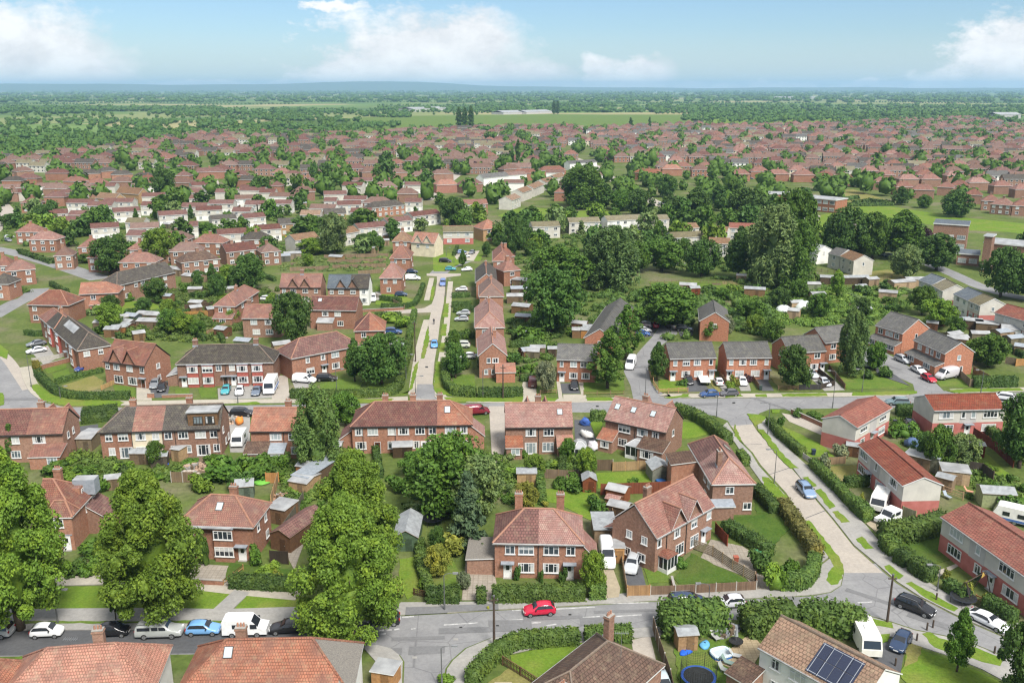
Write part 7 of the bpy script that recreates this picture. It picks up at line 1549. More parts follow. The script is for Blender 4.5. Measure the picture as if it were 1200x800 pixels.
for k, q in enumerate(((4,229),(14,231),(258,224),(266,222),(930,250),(948,250),(975,217),(990,219),(940,258),(1035,300),(1042,301),(1050,301),(775,240),(880,210))):
    car('hatch', q[0], q[1], q[0]+8, q[1]+.5, (WHT, GRY, SIL, DKB)[k % 4], 'small distant '+('white', 'grey', 'silver', 'dark')[k % 4]+' car', 0, zone='on the far streets')
# pickup with a hard top
pk = loft_car(5.2, 1.82, 1.8, [(0,.5,.51,.8,.82),(.02,.85,.86,.8,.93),(.10,.98,.99,.8,.99),(.24,1.06,1.09,.82,1.),(.34,1.1,1.66,.76,1.),(.5,1.1,1.74,.76,1.),(.66,1.1,1.72,.8,1.),(.96,1.1,1.7,.82,1.),(.99,1.08,1.3,.85,.98),(1.,.6,.7,.85,.96)], 'body')
r = empty('pickup', (*P(188,744)[:2], .012), 0); d = P(205,743.5)-P(188,744); r.rotation_euler.z = math.atan2(d.y, d.x)+math.pi
tag(r, 'silver pickup with hard top and roof bars, between the black and light blue cars', 'pickup truck'); link(pk, 'body', r, color=(.36,.38,.37))
for s in (-1, 1):
    b = MB(); y = s*.915
    for x0, x1 in ((-.95,-.2),(-.1,.6),(.8,2.2)): b.box(x0, x1, min(y, y-.05*s), max(y, y-.05*s), 1.18, 1.55, 'car_glass')
    b.obj('side_window', r); b = MB(); b.box(-1.5, 1.3, y-.02 if s > 0 else y-.1, y+.1 if s > 0 else y+.02, .42, .5, 'rim'); b.obj('side_step', r); b = MB(); b.box(-.3, 2.2, s*.6-.03, s*.6+.03, 1.78, 1.83, 'metal_grey'); b.obj('roof_bar', r)
    for f in (.2, .79):
        w = link(CAR['suv']['wheel'][0], 'wheel', r, (-2.6+5.2*f, s*.84, .36)); link(CAR['suv']['wheel'][1], 'rim', w)
    link(CAR['suv']['lamps'][0], 'headlight', r, (-2.42, s*.62, .8)); link(CAR['suv']['lamps'][1], 'tail_light', r, (2.5, s*.7, 1.))
b = MB(); b.poly([(-1.33,-.7,1.1),(-1.33,.7,1.1),(-.88,.62,1.68),(-.88,-.62,1.68)][::-1], 'car_glass'); b.obj('windscreen', r)
# camper van
def boxcar(px, py, fx, fy, L, W, Ht, col, label, cat, name, front=.75, win=(), stripe=None, nose=.5, wheels=(.22,.78), ground=.012, rooftop=True, slope=0):
    p = P(px, py); q = P(fx, fy); d = q-p; r = empty(name, (p.x, p.y, ground), math.atan2(d.y, d.x)+math.pi); tag(r, label, cat)
    b = MB(); prof = [(-L/2, .45), (-L/2+.02, Ht*.48), (-L/2+nose, Ht*.55 if slope else Ht*.9), (-L/2+nose+slope+.12, Ht*.97), (-L/2+nose+slope+.6, Ht), (L/2-.35, Ht), (L/2-.05, Ht*.93), (L/2, .45)]
    n = len(prof); V = [(x, -W/2*(1 if z < Ht*.9 else .95), z) for x, z in prof]+[(x, W/2*(1 if z < Ht*.9 else .95), z) for x, z in prof]
    b.v = V; i = b.mi('paint_tint')
    b.f.append(tuple(range(n))); b.f.append(tuple(reversed(range(n, 2*n)))); b.m += [i, i]
    for k in range(n): b.f.append((k, n+k, n+(k+1) % n, (k+1) % n)); b.m.append(i)
    b.obj('body', r, color=col)
    g = MB(); fa, fb = prof[1 if not slope else 2], prof[2 if not slope else 3]
    pt = lambda t_, y: (fa[0]+(fb[0]-fa[0])*t_-.025, y, fa[1]+(fb[1]-fa[1])*t_+.02)
    g.poly([pt(.12,-W*.42), pt(.12,W*.42), pt(.9,W*.40), pt(.9,-W*.40)][::-1], 'car_glass'); g.obj('windscreen' if slope else 'front_window', r)
    for s in (-1, 1):
        for x0, x1, z0, z1 in win:
            k = MB(); k.box(x0, x1, min(s*W/2, s*(W/2+.02)), max(s*W/2, s*(W/2+.02)), z0, z1, 'car_glass'); k.obj('side_window', r)
        if stripe:
            k = MB(); k.box(-L/2+.6, L/2-.2, min(s*W/2, s*(W/2+.012)), max(s*W/2, s*(W/2+.012)), stripe[1], stripe[2], 'paint_tint'); k.obj('stripe', r, color=stripe[0])
        for f in wheels:
            w = link(CAR['suv']['wheel'][0], 'wheel', r, (-L/2+L*f, s*(W/2-.1), .34)); link(CAR['suv']['wheel'][1], 'rim', w)
    if rooftop:
        k = MB(); k.box(-.5, .3, -.35, .35, Ht+.002, Ht+.09, 'plastic_tint'); k.obj('roof_hatch', r, color=(.55,.58,.6)); k = MB(); k.box(L*.2, L*.2+.5, -.25, .25, Ht+.002, Ht+.12, 'plastic_tint'); k.obj('roof_vent', r, color=(.7,.7,.68))
    return r
boxcar(289, 742, 309, 741.5, 5., 1.9, 2.25, (.76,.77,.78), 'white camper van between the light blue hatchback and the black saloon', 'camper van', 'camper_van', win=[(.2,1.3,1.25,1.75),(-1.45,-.7,1.2,1.75)], nose=.9, slope=.75)
boxcar(318, 458, 313, 468, 6.2, 2.2, 2.9, (.78,.78,.77), 'large white motorhome on the terrace forecourt by the alley', 'motorhome', 'motorhome', win=[(-1,.2,1.5,2.1),(1,2,1.5,2.1)], stripe=((.1,.2,.5),.8,1.2), nose=.4, ground=.06)
boxcar(1013, 757, 1022, 776, 5.2, 2.2, 2.5, (.72,.70,.64), 'white box motorhome parked behind the tan roof beside the blue hatchback', 'motorhome', 'motorhome', win=[(.3,1.3,1.3,1.9)], nose=.4, ground=.06)
boxcar(1031, 594, 1024, 607, 5.2, 2.2, 2.45, (.78,.77,.74), 'white touring caravan at the middle panel house gable', 'caravan', 'caravan', win=[(-1.5,-.6,1.2,1.8),(.4,1.4,1.2,1.8)], nose=.5, wheels=(.52,), ground=.06)
boxcar(1188, 612, 1171, 608, 5.6, 2.25, 2.5, (.78,.77,.73), 'cream caravan with blue stripe behind the near panel house', 'caravan', 'caravan', win=[(-1.5,-.6,1.2,1.8),(.4,1.4,1.2,1.8)], stripe=((.08,.16,.4),.5,.85), nose=.5, wheels=(.52,), ground=.06)
boxcar(281, 520, 274, 532, 4.6, 2., 2.3, (.76,.77,.78), 'small white caravan in the yard beside the orange-red pair', 'caravan', 'caravan', win=[(-.4,.6,1.2,1.8)], nose=.5, wheels=(.52,), ground=.06)
b_ = boxcar(1040, 612, 1028, 617, 4., 1.8, 1.95, (.74,.75,.76), 'white boxy off-roader with dark green tail beside the touring caravan', 'off-roader', 'off_roader', win=[(-.5,.1,1.2,1.7),(.4,1.5,1.2,1.7)], nose=1.4, slope=.4, rooftop=False, ground=.06); o = MB(); o.box(1.96, 2.03, -.8, .8, .5, 1.6, 'paint_tint'); o.obj('rear_door', b_, color=(.02,.05,.03))
# flatbed truck
p = P(824,447); q = P(819,436); d = q-p; r = empty('flatbed_truck', (p.x, p.y, .05), math.atan2(d.y, d.x)+math.pi); tag(r, 'white flatbed truck with long empty bed on the drive', 'truck')
b = MB(); b.box(-3.4,-1.7,-.95,.95,.5,2.1,'paint_tint'); b.obj('cab', r, color=(.75,.75,.75)); b = MB(); b.box(-1.62,3.4,-1.05,1.05,.85,1.,'paint_tint'); b.obj('bed', r, color=(.72,.72,.7)); b = MB(); b.box(-3.43,-3.4,-.8,.8,1.25,1.9,'car_glass'); b.box(-1.7,-1.67,-.8,.8,1.3,1.9,'car_glass'); b.obj('window', r)
for x in (-2.6, 2.2):
    for s in (-1, 1): w = link(CAR['suv']['wheel'][0], 'wheel', r, (x, s*.82, .34)); link(CAR['suv']['wheel'][1], 'rim', w)
# ------------------------------------------------------------------ lamps, poles
for px, py, top, lab, wd_ in ((1039.5,729,670,'tall dark wooden pole at the junction beside the black estate car',True),(579,757,695,'dark wooden pole rising from the corner hedge',True),(518,806,756,'thin lamp post at the mouth of the side road',False),(521,715,671,'short lamp post on the lower pavement before the square hedge',False),(68,730,690,'lamp post under the left street tree beside the white hatchback',False),(359,742,706,'thin lamp post beside the black saloon',False),
                              (907,567,526,'lamp post on the left verge of the concrete avenue',False),(899.5,509,472,'lamp post beside the hedge at the top of the concrete avenue',False),(975.5,478,434,'lamp post on the middle road by the low brick wall',False),(839.5,489,459,'lamp post above the tall curving hedge',False),(756,465,429,'lamp post at the mouth of the cul-de-sac',False),(1010,460,432,'lamp post on the verge before the close lawn',False),(1149,462,433,'pale lamp post before the tall right-hand hedge',False),
                              (487,424,375,'tall dark pole on the left verge of the avenue',True),(476,444,415,'lamp post by the hedge on the left of the avenue',False),(487,462,440,'thin lamp post at the avenue mouth',False),(522,347,327,'lamp post high up the avenue',False),(395,466,432,'pale lamp post before the long clipped hedge',False),(566,466,432,'thin post before the brick gable house hedge',False),(589.5,467,426,'dark wooden pole before the brick gable house hedge',True),(37,454,414,'tall lamp post on the left corner pavement',False),(71,467,452,'short white post on the left corner verge',False),(279,473,446,'dark lamp post before the terrace forecourt',False),(830,712,683,'lamp post between the people carrier and the silver hatchback',False),(1098,693,661,'short lamp post by the dome-topped hedge',False),(523,300,290,'thin lamp post on the green',False),(532,308,298,'second thin lamp post on the green',False)):
    h_ = htop(P(px, py), top); lamp(px, py, max(2., h_-.3), lab, wood=wd_, rz=(1.57 if wd_ else (0. if px < 600 else math.pi)))
for px, py in ((984,733),(1086,738),(1093,735),(1140,757),(1165,766),(1074,751),(1049,780),(1097,703)):
    o = MB(); o.cyl((0,0,0),(0,0,.95),.11,.10,8,'pole_wood'); o.cyl((0,0,.951),(0,0,1.02),.12,.05,8,'pole_wood'); later(o.obj('bollard', None, P(px,py)), 'short dark timber bollard', 'on the lower right verges', px, 'bollard')
# ------------------------------------------------------------------ fences and walls
FN = fence
FN([(728,657),(735,700)], 'pale board fence down the left of the fenced tarmac drive', 1.2, 'wood', (1.2,1.15,1.05)); FN([(735,698.5),(761,698)], 'tan double gate boards across the tarmac drive', 1.5, 'wood', (1.35,1.05,.7)); FN([(762,697.5),(791,696.5),(886,691.5)], 'brown panel fence with pale concrete posts along the lower pavement', 1.3, 'panel', (.75,.65,.6))
FN([(886,691),(885,682)], 'short return of brown fence at the shared drive', 1.4, 'wood', (.6,.4,.35)); FN([(884,683),(858,668),(835,652),(811,643)], 'grey horizontal slat fence sloping down the shared drive', 1.6, 'slat', (1.25,1.3,1.3)); FN([(787,680),(790,692)], 'low white-topped wall by the front steps', .7, 'wall')
FN([(765,738),(772,762),(785,800),(790,825)], 'long dark board fence with pale posts beside the driveway', 1.7, 'panel', (.6,.55,.5)); FN([(589,779),(610,792),(630,805)], 'dark picket fence across the bottom corner lawn', 1.1, 'picket', (.45,.38,.32)); FN([(485,697),(502,701)], 'low dark picket gate fence between the front lawns', .9, 'picket', (.25,.2,.16))
FN([(697,551),(718,551)], 'dark woven fence panels left of the pale fence', 1.9, 'panel', (.55,.5,.45)); FN([(718,552),(762,550)], 'pale board fence behind the conservatory', 1.6, 'wood', (1.3,1.15,.85)); FN([(704,580),(760,578),(785,577)], 'red-brown board fence at the foot of the bright lawn', 1.9, 'wood', (.75,.32,.25)); FN([(636,560),(672,562)], 'old garden fence behind the long lawn shrubs', 1.6, 'wood', (.8,.75,.7)); FN([(672,562),(697,560)], 'grey fence behind the brown shed', 1.7, 'wood', (.7,.72,.75))
FN([(716,598),(722,640),(728,657)], 'board fence between the white van and the drive', 1.6, 'wood', (.9,.8,.7)); FN([(838,625),(852,640)], 'red fence at the end of the shared drive', 1.7, 'wood', (.7,.25,.2)); FN([(540,640),(536,612)], 'narrow brown fence behind the blue conifer', 1.6, 'wood', (.7,.6,.5))
FN([(201,565),(228,565)], 'weathered panel fence behind the second street tree', 1.8, 'panel', (.8,.75,.65)); FN([(318,593),(326,566)], 'pale new board fence by the soil heap', 1.8, 'wood', (1.5,1.3,1.)); FN([(312,566),(327,566)], 'bright tan fence panels by the blue summerhouse', 1.8, 'wood', (1.6,1.05,.55)); FN([(327,636),(345,610),(356,590)], 'grey sheet fence along the yard by the long shed', 2., 'wood', (.5,.6,.62))
FN([(317,660),(338,661)], 'black boarded gate at the yard entrance', 1.9, 'wood', (.18,.18,.19)); FN([(225,684),(262,686)], 'low brick garden wall with pale coping by the front path', .8, 'wall'); FN([(262,686),(285,668)], 'timber rail down the front path', .8, 'rail', (1.2,1.,.7))

FN([(765,444),(766,452),(772,461),(806,459.5)], 'timber rail fence round the cul-de-sac corner lawn', 1., 'rail', (1.3,1.1,.85)); FN([(760,434),(763,444)], 'pale timber fence at the bend of the cul-de-sac', 1.3, 'wood', (1.5,1.35,1.)); FN([(633,462),(652,461)], 'low mesh fence before the silvery tree', .9, 'rail', (.9,.85,.8)); FN([(684,463),(731,462)], 'low timber fence before the birch lawn', .8, 'rail', (.8,.75,.7)); FN([(609,444),(631,444)], 'dark fence behind the small square lawn', 1.3, 'wood', (.55,.5,.45))
FN([(971,433),(990,456)], 'brown rail fence on the close\'s drive', 1.2, 'wood', (.6,.5,.42)); FN([(936,457),(962,456.5)], 'dark blue board fence before the stepped pair', 1.2, 'wood', (.25,.3,.4)); FN([(962,456),(978,452),(955,434)], 'dark slatted fence round the silver cars', 1.2, 'wood', (.22,.22,.24)); FN([(912,457),(935,457)], 'low mesh fence under the round dark tree', .9, 'rail', (.7,.65,.6)); FN([(843,441),(855,455)], 'narrow board fence between two drives', 1.1, 'wood', (.9,.75,.6)); FN([(880,442),(890,457)], 'board fence right of the second drive', 1.1, 'wood', (.8,.65,.5))
FN([(1122,440),(1136,453),(1141,453)], 'grey board fence beside the silver-grey van', 1.7, 'wood', (.8,.8,.78)); FN([(1140,438),(1165,452)], 'weathered fence behind the tall right hedge', 1.7, 'wood', (.9,.8,.65)); FN([(1186,414),(1215,416)], 'grey fence panels at the right edge, further row', 1.8, 'panel', (.8,.85,.85)); FN([(1178,426),(1190,428)], 'grey fence by the bright tan fence panel', 1.7, 'wood', (.8,.82,.8)); FN([(1190,429),(1212,428)], 'bright tan fence panel at the right edge', 1.7, 'wood', (1.6,1.1,.6)); FN([(1122,408),(1150,412),(1165,420)], 'dark garden fence behind the near orange terrace', 1.6, 'wood', (.5,.45,.42))
FN([(927,484),(945,492),(967,502)], 'low brick wall beside the pale sloping drive', .9, 'wall'); FN([(941,537),(950,543)], 'short grey wall at the lawn corner', 1., 'conc'); FN([(955,546),(990,543)], 'timber boundary fence between the panel house lawns', 1.3, 'wood', (1.,.9,.75)); FN([(1140,512),(1165,528),(1187,548)], 'dark red fence along the long back lawn', 1.8, 'wood', (.5,.2,.18)); FN([(1128,552),(1150,556),(1163,566)], 'dark blue-grey fence at the lawn\'s near end', 2., 'wood', (.35,.38,.42)); FN([(1105,578),(1128,586)], 'pale trellis fence across the patio garden', 1.3, 'rail', (1.6,1.5,1.4)); FN([(1057,606),(1072,612)], 'pale green gate panel at the middle gable', 1.8, 'wood', (1.2,1.5,1.3))
FN([(1152,708),(1143,704)], 'timber rail gate in the near front hedge', .9, 'rail', (1.,.8,.5)); FN([(38,425),(70,420),(80,416)], 'pale garden wall under the corner houses', 1.1, 'conc'); FN([(48,433),(82,424)], 'dark brick garden wall by the yellow hedge', 1.1, 'wall'); FN([(119,457),(142,447)], 'new pale board fence by the twin gables', 1., 'wood', (1.7,1.45,.9)); FN([(190,466),(226,465)], 'low brick front wall before the terrace lawns', .7, 'wall'); FN([(173,466),(181,466)], 'brick pier wall at the gabled pair\'s drive', 1., 'wall')
FN([(213,373),(246,371)], 'bright tan panel fence in the left back gardens', 1.8, 'wood', (1.5,1.05,.5)); FN([(217,365),(250,362)], 'dark shed-side fence in the left back gardens', 2., 'wood', (.35,.3,.28)); FN([(243,395),(270,383)], 'pale fence by the plain red pair', 1.7, 'wood', (1.2,1.05,.8)); FN([(440,348),(458,353),(474,362)], 'grey picket fence sloping to the side turning', 1., 'picket', (.9,.9,.88)); FN([(420,366),(473,363)], 'low pinkish wall along the side turning', .8, 'wall')
for k, (a, b_) in enumerate((((380,303),(455,301)),((384,309),(452,307)),((390,315),(452,313)),((340,318),(385,316)),((420,322),(446,320)))): FN([a, b_], f'{ordinal(k)} garden fence down the allotment strip left of the avenue', 1.4, 'wood', (.9,.85,.75), posts=False)
for k, (a, b_) in enumerate((((762,333),(812,332)),((812,332),(858,333)),((870,340),(905,345)),((1025,330),(1045,326)),((955,318),(985,322)))): FN([a, b_], f'{ordinal(k)} thin allotment fence from the left, behind the close', 1.2, 'rail', (.6,.7,.6), posts=False)
# ------------------------------------------------------------------ sheds and garden things
S_ = shed
def faceto(px, py, qx, qy): d = P(qx,qy)-P(px,py); return math.atan2(d.y, d.x)
S_(803, 757, 2.2, 1.9, 'weathered wooden shed with red-brown door beside the tall bushy hedge', .1, 2.1, .25, wcol=(1.1,.95,.8), roof='felt')
S_(453, 800, 2.4, 2.2, 'timber summer shed with white-grid roof panel beside the orange hipped house', -.25, 2., .1, flat=True, roof='felt_pale', wcol=(1.2,.9,.6))
S_(723, 655, 1.6, 2.2, 'tall narrow plywood shed beside the silver estate car', 0, 2.3, .1, flat=True, roof='felt_pale', wcol=(1.5,1.15,.75)); S_(707, 627, 3., 5.2, 'grey flat shed behind the white van', 0, 2.2, .1, flat=True, roof='felt', wcol=(.7,.7,.7))
S_(690, 573, 2.1, 2.4, 'red-brown shed with felt gable on the long lawn', 0, 2., .7, axis='y', wcol=(.6,.28,.2)); S_(724, 586, 3., 2.4, 'brown shed with pale roof below the red fence', -.5, 2.1, .5, wcol=(.7,.35,.25), roof='felt_pale'); S_(726, 604, 3., 2.2, 'dark shed with white roof sheets beside the gabled house', -.5, 1.9, .4, wcol=(.4,.36,.34), roof='felt_pale'); S_(719, 596, 2., 1.6, 'small pink-roofed lean shed between two sheds', -.5, 1.9, .3, wcol=(.6,.4,.35), roof='tile_pink')
S_(771, 559, 3., 3.6, 'blue-grey shed with felt gable and blue tarpaulin before it', .15, 2.1, .8, axis='y', wcol=(.6,.85,1.1)); S_(617, 566, 3., 2.2, 'grey shed with sloping roof by the yellow-green tree', 0, 2.2, .3, wcol=(1.2,1.1,.9))
S_(479, 632, 3.2, 6.5, 'old grey-roofed shed with teal doors right of the rear street tree', 0, 2.1, 1., axis='y', wcol=(.25,.55,.5)); S_(288, 581, 2.6, 2.2, 'blue-green summerhouse with hipped roof behind the hipped red house', .2, 2.1, .8, wcol=(.35,.62,.72)); S_(332, 608, 3., 3.4, 'long shed with pale flat roof beside the grey sheet fence', -.35, 2.4, .1, flat=True, roof='felt_pale', wcol=(.5,.4,.35)); S_(358, 574, 3.2, 4., 'cream-roofed shed beside the long dark outbuilding', -.35, 2.2, .3, wcol=(1.1,1.,.85), roof='felt_pale')
S_(372, 562, 3., 9., 'long dark outbuilding with grey roof behind the street trees', -.4, 2.4, .1, flat=True, roof='lead', wcol=(.35,.33,.32)); S_(350, 630, 3.2, 8., 'maroon-roofed garage along the yard', -.4, 2.4, .8, axis='y', roof='tile_maroon', wcol=(.4,.3,.26)); S_(361, 556, 2.6, 2.8, 'small green-roofed hut with orange door under the birch', -.3, 2., .4, wcol=(.8,.5,.3)); S_(393, 533, 2.4, 2.4, 'pale green metal shed beside the terrace left end', 0, 2.1, .2, wcol=(.9,1.25,1.1), roof='felt_pale')
S_(472, 533, 3.2, 2.4, 'dark playhouse with lavender roof behind the wide terrace', .1, 2., .6, wcol=(.2,.18,.16), roof='felt_pale'); S_(167, 541, 3.2, 2.2, 'low dark shed with two roof panels under the cream terrace house', .0, 2., .3, wcol=(.5,.5,.5), roof='felt'); S_(188, 545, 2.6, 2.2, 'dark blue shed with clutter beside the shrub tree', .2, 2., .3, wcol=(.3,.35,.4)); S_(215, 535, 1.6, 4., 'pale narrow lean-to store behind the box-dormer terrace', -.3, 2.1, .1, flat=True, roof='felt_pale', wcol=(1.2,1.15,1.)); S_(134, 571, 2.2, 2., 'small white-roofed shed behind the dormer house', .3, 1.9, .4, wcol=(.7,.7,.66), roof='felt_pale'); S_(107, 522, 2.6, 5., 'grey-green garage beside the red lean-to', 0, 2.3, .3, wcol=(.6,.65,.65), roof='felt_pale')
S_(1000, 533, 2.4, 2., 'dark shed with grey roof behind the cream gable lawn', -.4, 2., .3, wcol=(.45,.32,.26)); S_(1142, 533, 2.4, 2.2, 'red shed with pale roof on the long back lawn', -.2, 2.2, .2, wcol=(.55,.16,.14), roof='felt_pale'); S_(1077, 546, 4., 3.4, 'pale flat-roofed shed behind the middle panel house', -.7, 2.2, .1, flat=True, roof='felt_pale', wcol=(.6,.6,.6)); S_(1093, 550, 2.2, 3., 'light blue tall shed behind the middle panel house', -.7, 2.6, .1, flat=True, roof='lead', wcol=(.7,1.0,1.15)); S_(1165, 590, 4.6, 3., 'pale green shed with white trim at the right edge gardens', -.15, 2.3, .6, wcol=(.9,1.4,1.15)); S_(1117, 563, 4., 3.4, 'white slatted pergola-roofed shelter in the patio garden', -.3, 2.2, .1, flat=True, roof='felt_pale', wcol=(1.3,1.3,1.25)); S_(1107, 572, 2.4, 2.2, 'grey lean-to shed against the middle panel house garden', -.7, 2.1, .3, wcol=(.8,.8,.8))
S_(630, 416, 3.4, 2.6, 'light grey shed among the shrubs left of the orange pair', 0, 2.2, .3, wcol=(.6,.6,.62), roof='felt_pale'); S_(647, 417, 2., 2., 'small dark shed beside the light grey one', 0, 2., .4, wcol=(.3,.3,.32)); S_(1155, 388, 5., 4., 'white-roofed garden room behind the pale stepped row', -.4, 2.4, .1, flat=True, roof='felt_pale', wcol=(.5,.48,.45)); S_(1140, 385, 4., 3.4, 'dark-sided flat garden shed behind the stepped row', -.4, 2.4, .1, flat=True, roof='felt_pale', wcol=(.3,.28,.27))
c_ = S_(1183, 395, 4.2, 3.6, 'white glazed conservatory-like summerhouse near the right edge', -.4, 2.4, .8, wall='upvc', roof='felt_pale')
ZS = 'in the left back gardens'
for q in ((150,385,4.5,3,'felt_pale',(.4,.5,.7)),(178,376,7,4,'felt_pale',(.6,.6,.6)),(182,384,8,4,'felt_pale',(.5,.5,.5)),(157,378,4,3,'lead',(.2,.35,.6)),(140,392,3,3,'felt',(.8,.5,.25)),(122,386,4,3,'felt_pale',(.6,.65,.7)),(128,380,3,3,'felt_pale',(.7,.7,.7)),(232,362,4,3,'felt_pale',(.5,.5,.5)),(228,330,7,4,'felt_pale',(.9,.9,.9)),(212,322,9,4,'felt_pale',(.8,.8,.8)),(186,328,3,3,'felt',(.3,.3,.35)),(330,306,6,4,'lead',(.4,.55,.7)),(343,303,6,4,'felt_pale',(.8,.9,1.)),(310,308,5,3,'felt_pale',(1.,1.,1.)),(395,307,5,3,'felt',(.9,.8,.6)),(436,296,4,3,'felt_pale',(.9,.9,.9)),(287,408,4,3,'lead',(.4,.7,.6)),(330,412,4,3,'felt_pale',(.9,.9,.85)),(80,385,2.4,2,'felt',(.4,.4,.4))): S_(q[0], q[1], q[2], q[3], 'garden shed with '+{'felt_pale': 'pale', 'lead': 'blue-grey', 'felt': 'dark'}[q[4]]+' roof', RN.uniform(-.5,.5), 2.2, .5, roof=q[4], wcol=q[5], zone=ZS)
ZS = 'in the allotments behind the close'
for q in ((952,340,4,3,'felt_pale',(.6,1.,.9)),(957,352,4,4,'felt_pale',(1.2,1.2,1.2)),(930,372,3,3,'felt_pale',(1.2,1.2,1.2)),(932,362,3.6,3,'felt_pale',(1.2,1.2,1.2)),(806,341,5,3,'felt_pale',(.9,.9,.95)),(813,345,3,2.4,'felt',(.5,.2,.15)),(884,346,6,3,'felt',(.6,.5,.4)),(868,330,3,2,'felt_pale',(.7,.7,.7)),(1007,343,4,2.4,'felt',(.6,.6,.6)),(1040,350,5,3,'felt_pale',(1.1,1.1,1.1)),(1055,337,8,4,'felt_pale',(1.2,1.2,1.2)),(1072,334,7,4,'felt_pale',(1.,1.,1.)),(970,332,5,3,'felt',(.3,.3,.3)),(1000,332,9,3,'felt',(.25,.25,.25)),(1020,334,4,3,'felt_pale',(.8,.8,.8)),(688,395,3,3,'felt',(1.2,.8,.4)),(690,392,3,2,'felt',(.3,.5,.5)),(651,300,5,4,'lead',(.5,.7,.9)),(613,335,6,4,'felt_pale',(.7,.7,.7)),(608,345,5,4,'lead',(.4,.4,.45)),(606,354,6,4,'felt_pale',(.5,.5,.5)),(612,366,5,4,'felt',(.5,.4,.3))): S_(q[0], q[1], q[2], q[3], 'hut with '+{'felt_pale': 'pale', 'lead': 'blue-grey', 'felt': 'dark'}[q[4]]+' roof', RN.uniform(-.5,.5), 2.2, .5, roof=q[4], wcol=q[5], zone=ZS if q[0] > 760 else 'right of the avenue row')
for k, (px, py, w_) in enumerate(((942,363,3.),(918,366,2.4),(1012,365,2.6))):    # polythene domes
    V, Q = ball((0, 0, 0), (w_, w_, w_*.9), 14, 10, 0.); V[:, 2] = np.clip(V[:, 2], 0, None); o = link(fast_mesh('polytunnel', V, Q, 'plastic_tint', True), 'polytunnel', None, P(px, py), 0, (.62,.66,.64)); later(o, 'white polythene garden dome', 'in the allotments behind the close', px, 'polytunnel')
ks = random.Random(4)
for i in range(64):
    x, y, zn = (ks.uniform(20, 470), ks.uniform(215, 300), 'in the left estate plots') if i < 34 else (ks.uniform(120, 330), ks.uniform(345, 400), 'in the left back gardens') if i < 46 else (ks.uniform(600, 690), ks.uniform(375, 425), 'right of the avenue row') if i < 53 else (ks.uniform(1090, 1200), ks.uniform(375, 420), 'behind the close')
    p = P(x, y)
    if any((v.x-p.x)**2+(v.y-p.y)**2 < 49 for v in ALL): continue
    a = ks.choice((('felt', 'dark'), ('felt_pale', 'pale'), ('lead', 'blue-grey'))); S_(x, y, ks.uniform(2.2, 4.5), ks.uniform(2, 3.2), 'small garden shed with '+a[1]+' roof', ks.uniform(-.6, .6), 2.1, .5, roof=a[0], wcol=ks.choice(((.6,.5,.4), (.9,.9,.88), (.45,.3,.25), (.5,.6,.6))), zone=zn)
    if i % 2: sheet('patio', ks.choice(('paving', 'pavement_pale', 'pavement', 'gravel')), [(x-4, y+1), (x+5, y+1.4), (x+6, y+3.4), (x-3, y+3)], .06+.0011*i)
# trampoline with net
def trampoline(px, py, R_, label, net=True):
    r = empty('trampoline', P(px, py)); tag(r, label, 'trampoline'); b = MB(); b.cyl((0,0,.8),(0,0,.86),R_*.86,R_*.86,24,'net_black'); b.obj('mat', r)
    b = MB(); n = 24
    for k in range(n):
        a, c = 2*math.pi*k/n, 2*math.pi*(k+1)/n; b.poly([(R_*math.cos(a),R_*math.sin(a),.87),(R_*math.cos(c),R_*math.sin(c),.87),(R_*.85*math.cos(c),R_*.85*math.sin(c),.89),(R_*.85*math.cos(a),R_*.85*math.sin(a),.89)], 'plastic_tint')
    b.obj('pad', r, color=(.02,.07,.3) if net or px > 1150 else (.02,.022,.03))
    for k in range(6):
        a = 2*math.pi*k/6; x, y = R_*math.cos(a), R_*math.sin(a); b = MB(); b.cyl((x,y,0),(x*1.03,y*1.03,2.6 if net else .85),.035,.03,6,'trim_black'); b.obj('leg' if not net else 'post', r)
    if net:
        b = MB()
        for k in range(48):
            a = 2*math.pi*k/48; b.cyl((R_*math.cos(a),R_*math.sin(a),.9),(R_*1.02*math.cos(a),R_*1.02*math.sin(a),2.5),.012,.012,3,'net_black',cap=False)
        for z in np.linspace(1.1, 2.5, 8): b.tube([(R_*1.01*math.cos(2*math.pi*k/24),R_*1.01*math.sin(2*math.pi*k/24),z) for k in range(25)],.012,3,'net_black')
        b.obj('net', r)
trampoline(818, 800, 1.85, 'blue-rimmed trampoline with black net beside the long dark fence'); trampoline(1128, 706, 1.5, 'trampoline behind the near front hedge, under the swing frame', False); trampoline(508, 613, 1.5, 'dark covered round trampoline before the deep hedge', False); trampoline(1180, 592, 1.6, 'blue trampoline by the pale green shed', False)
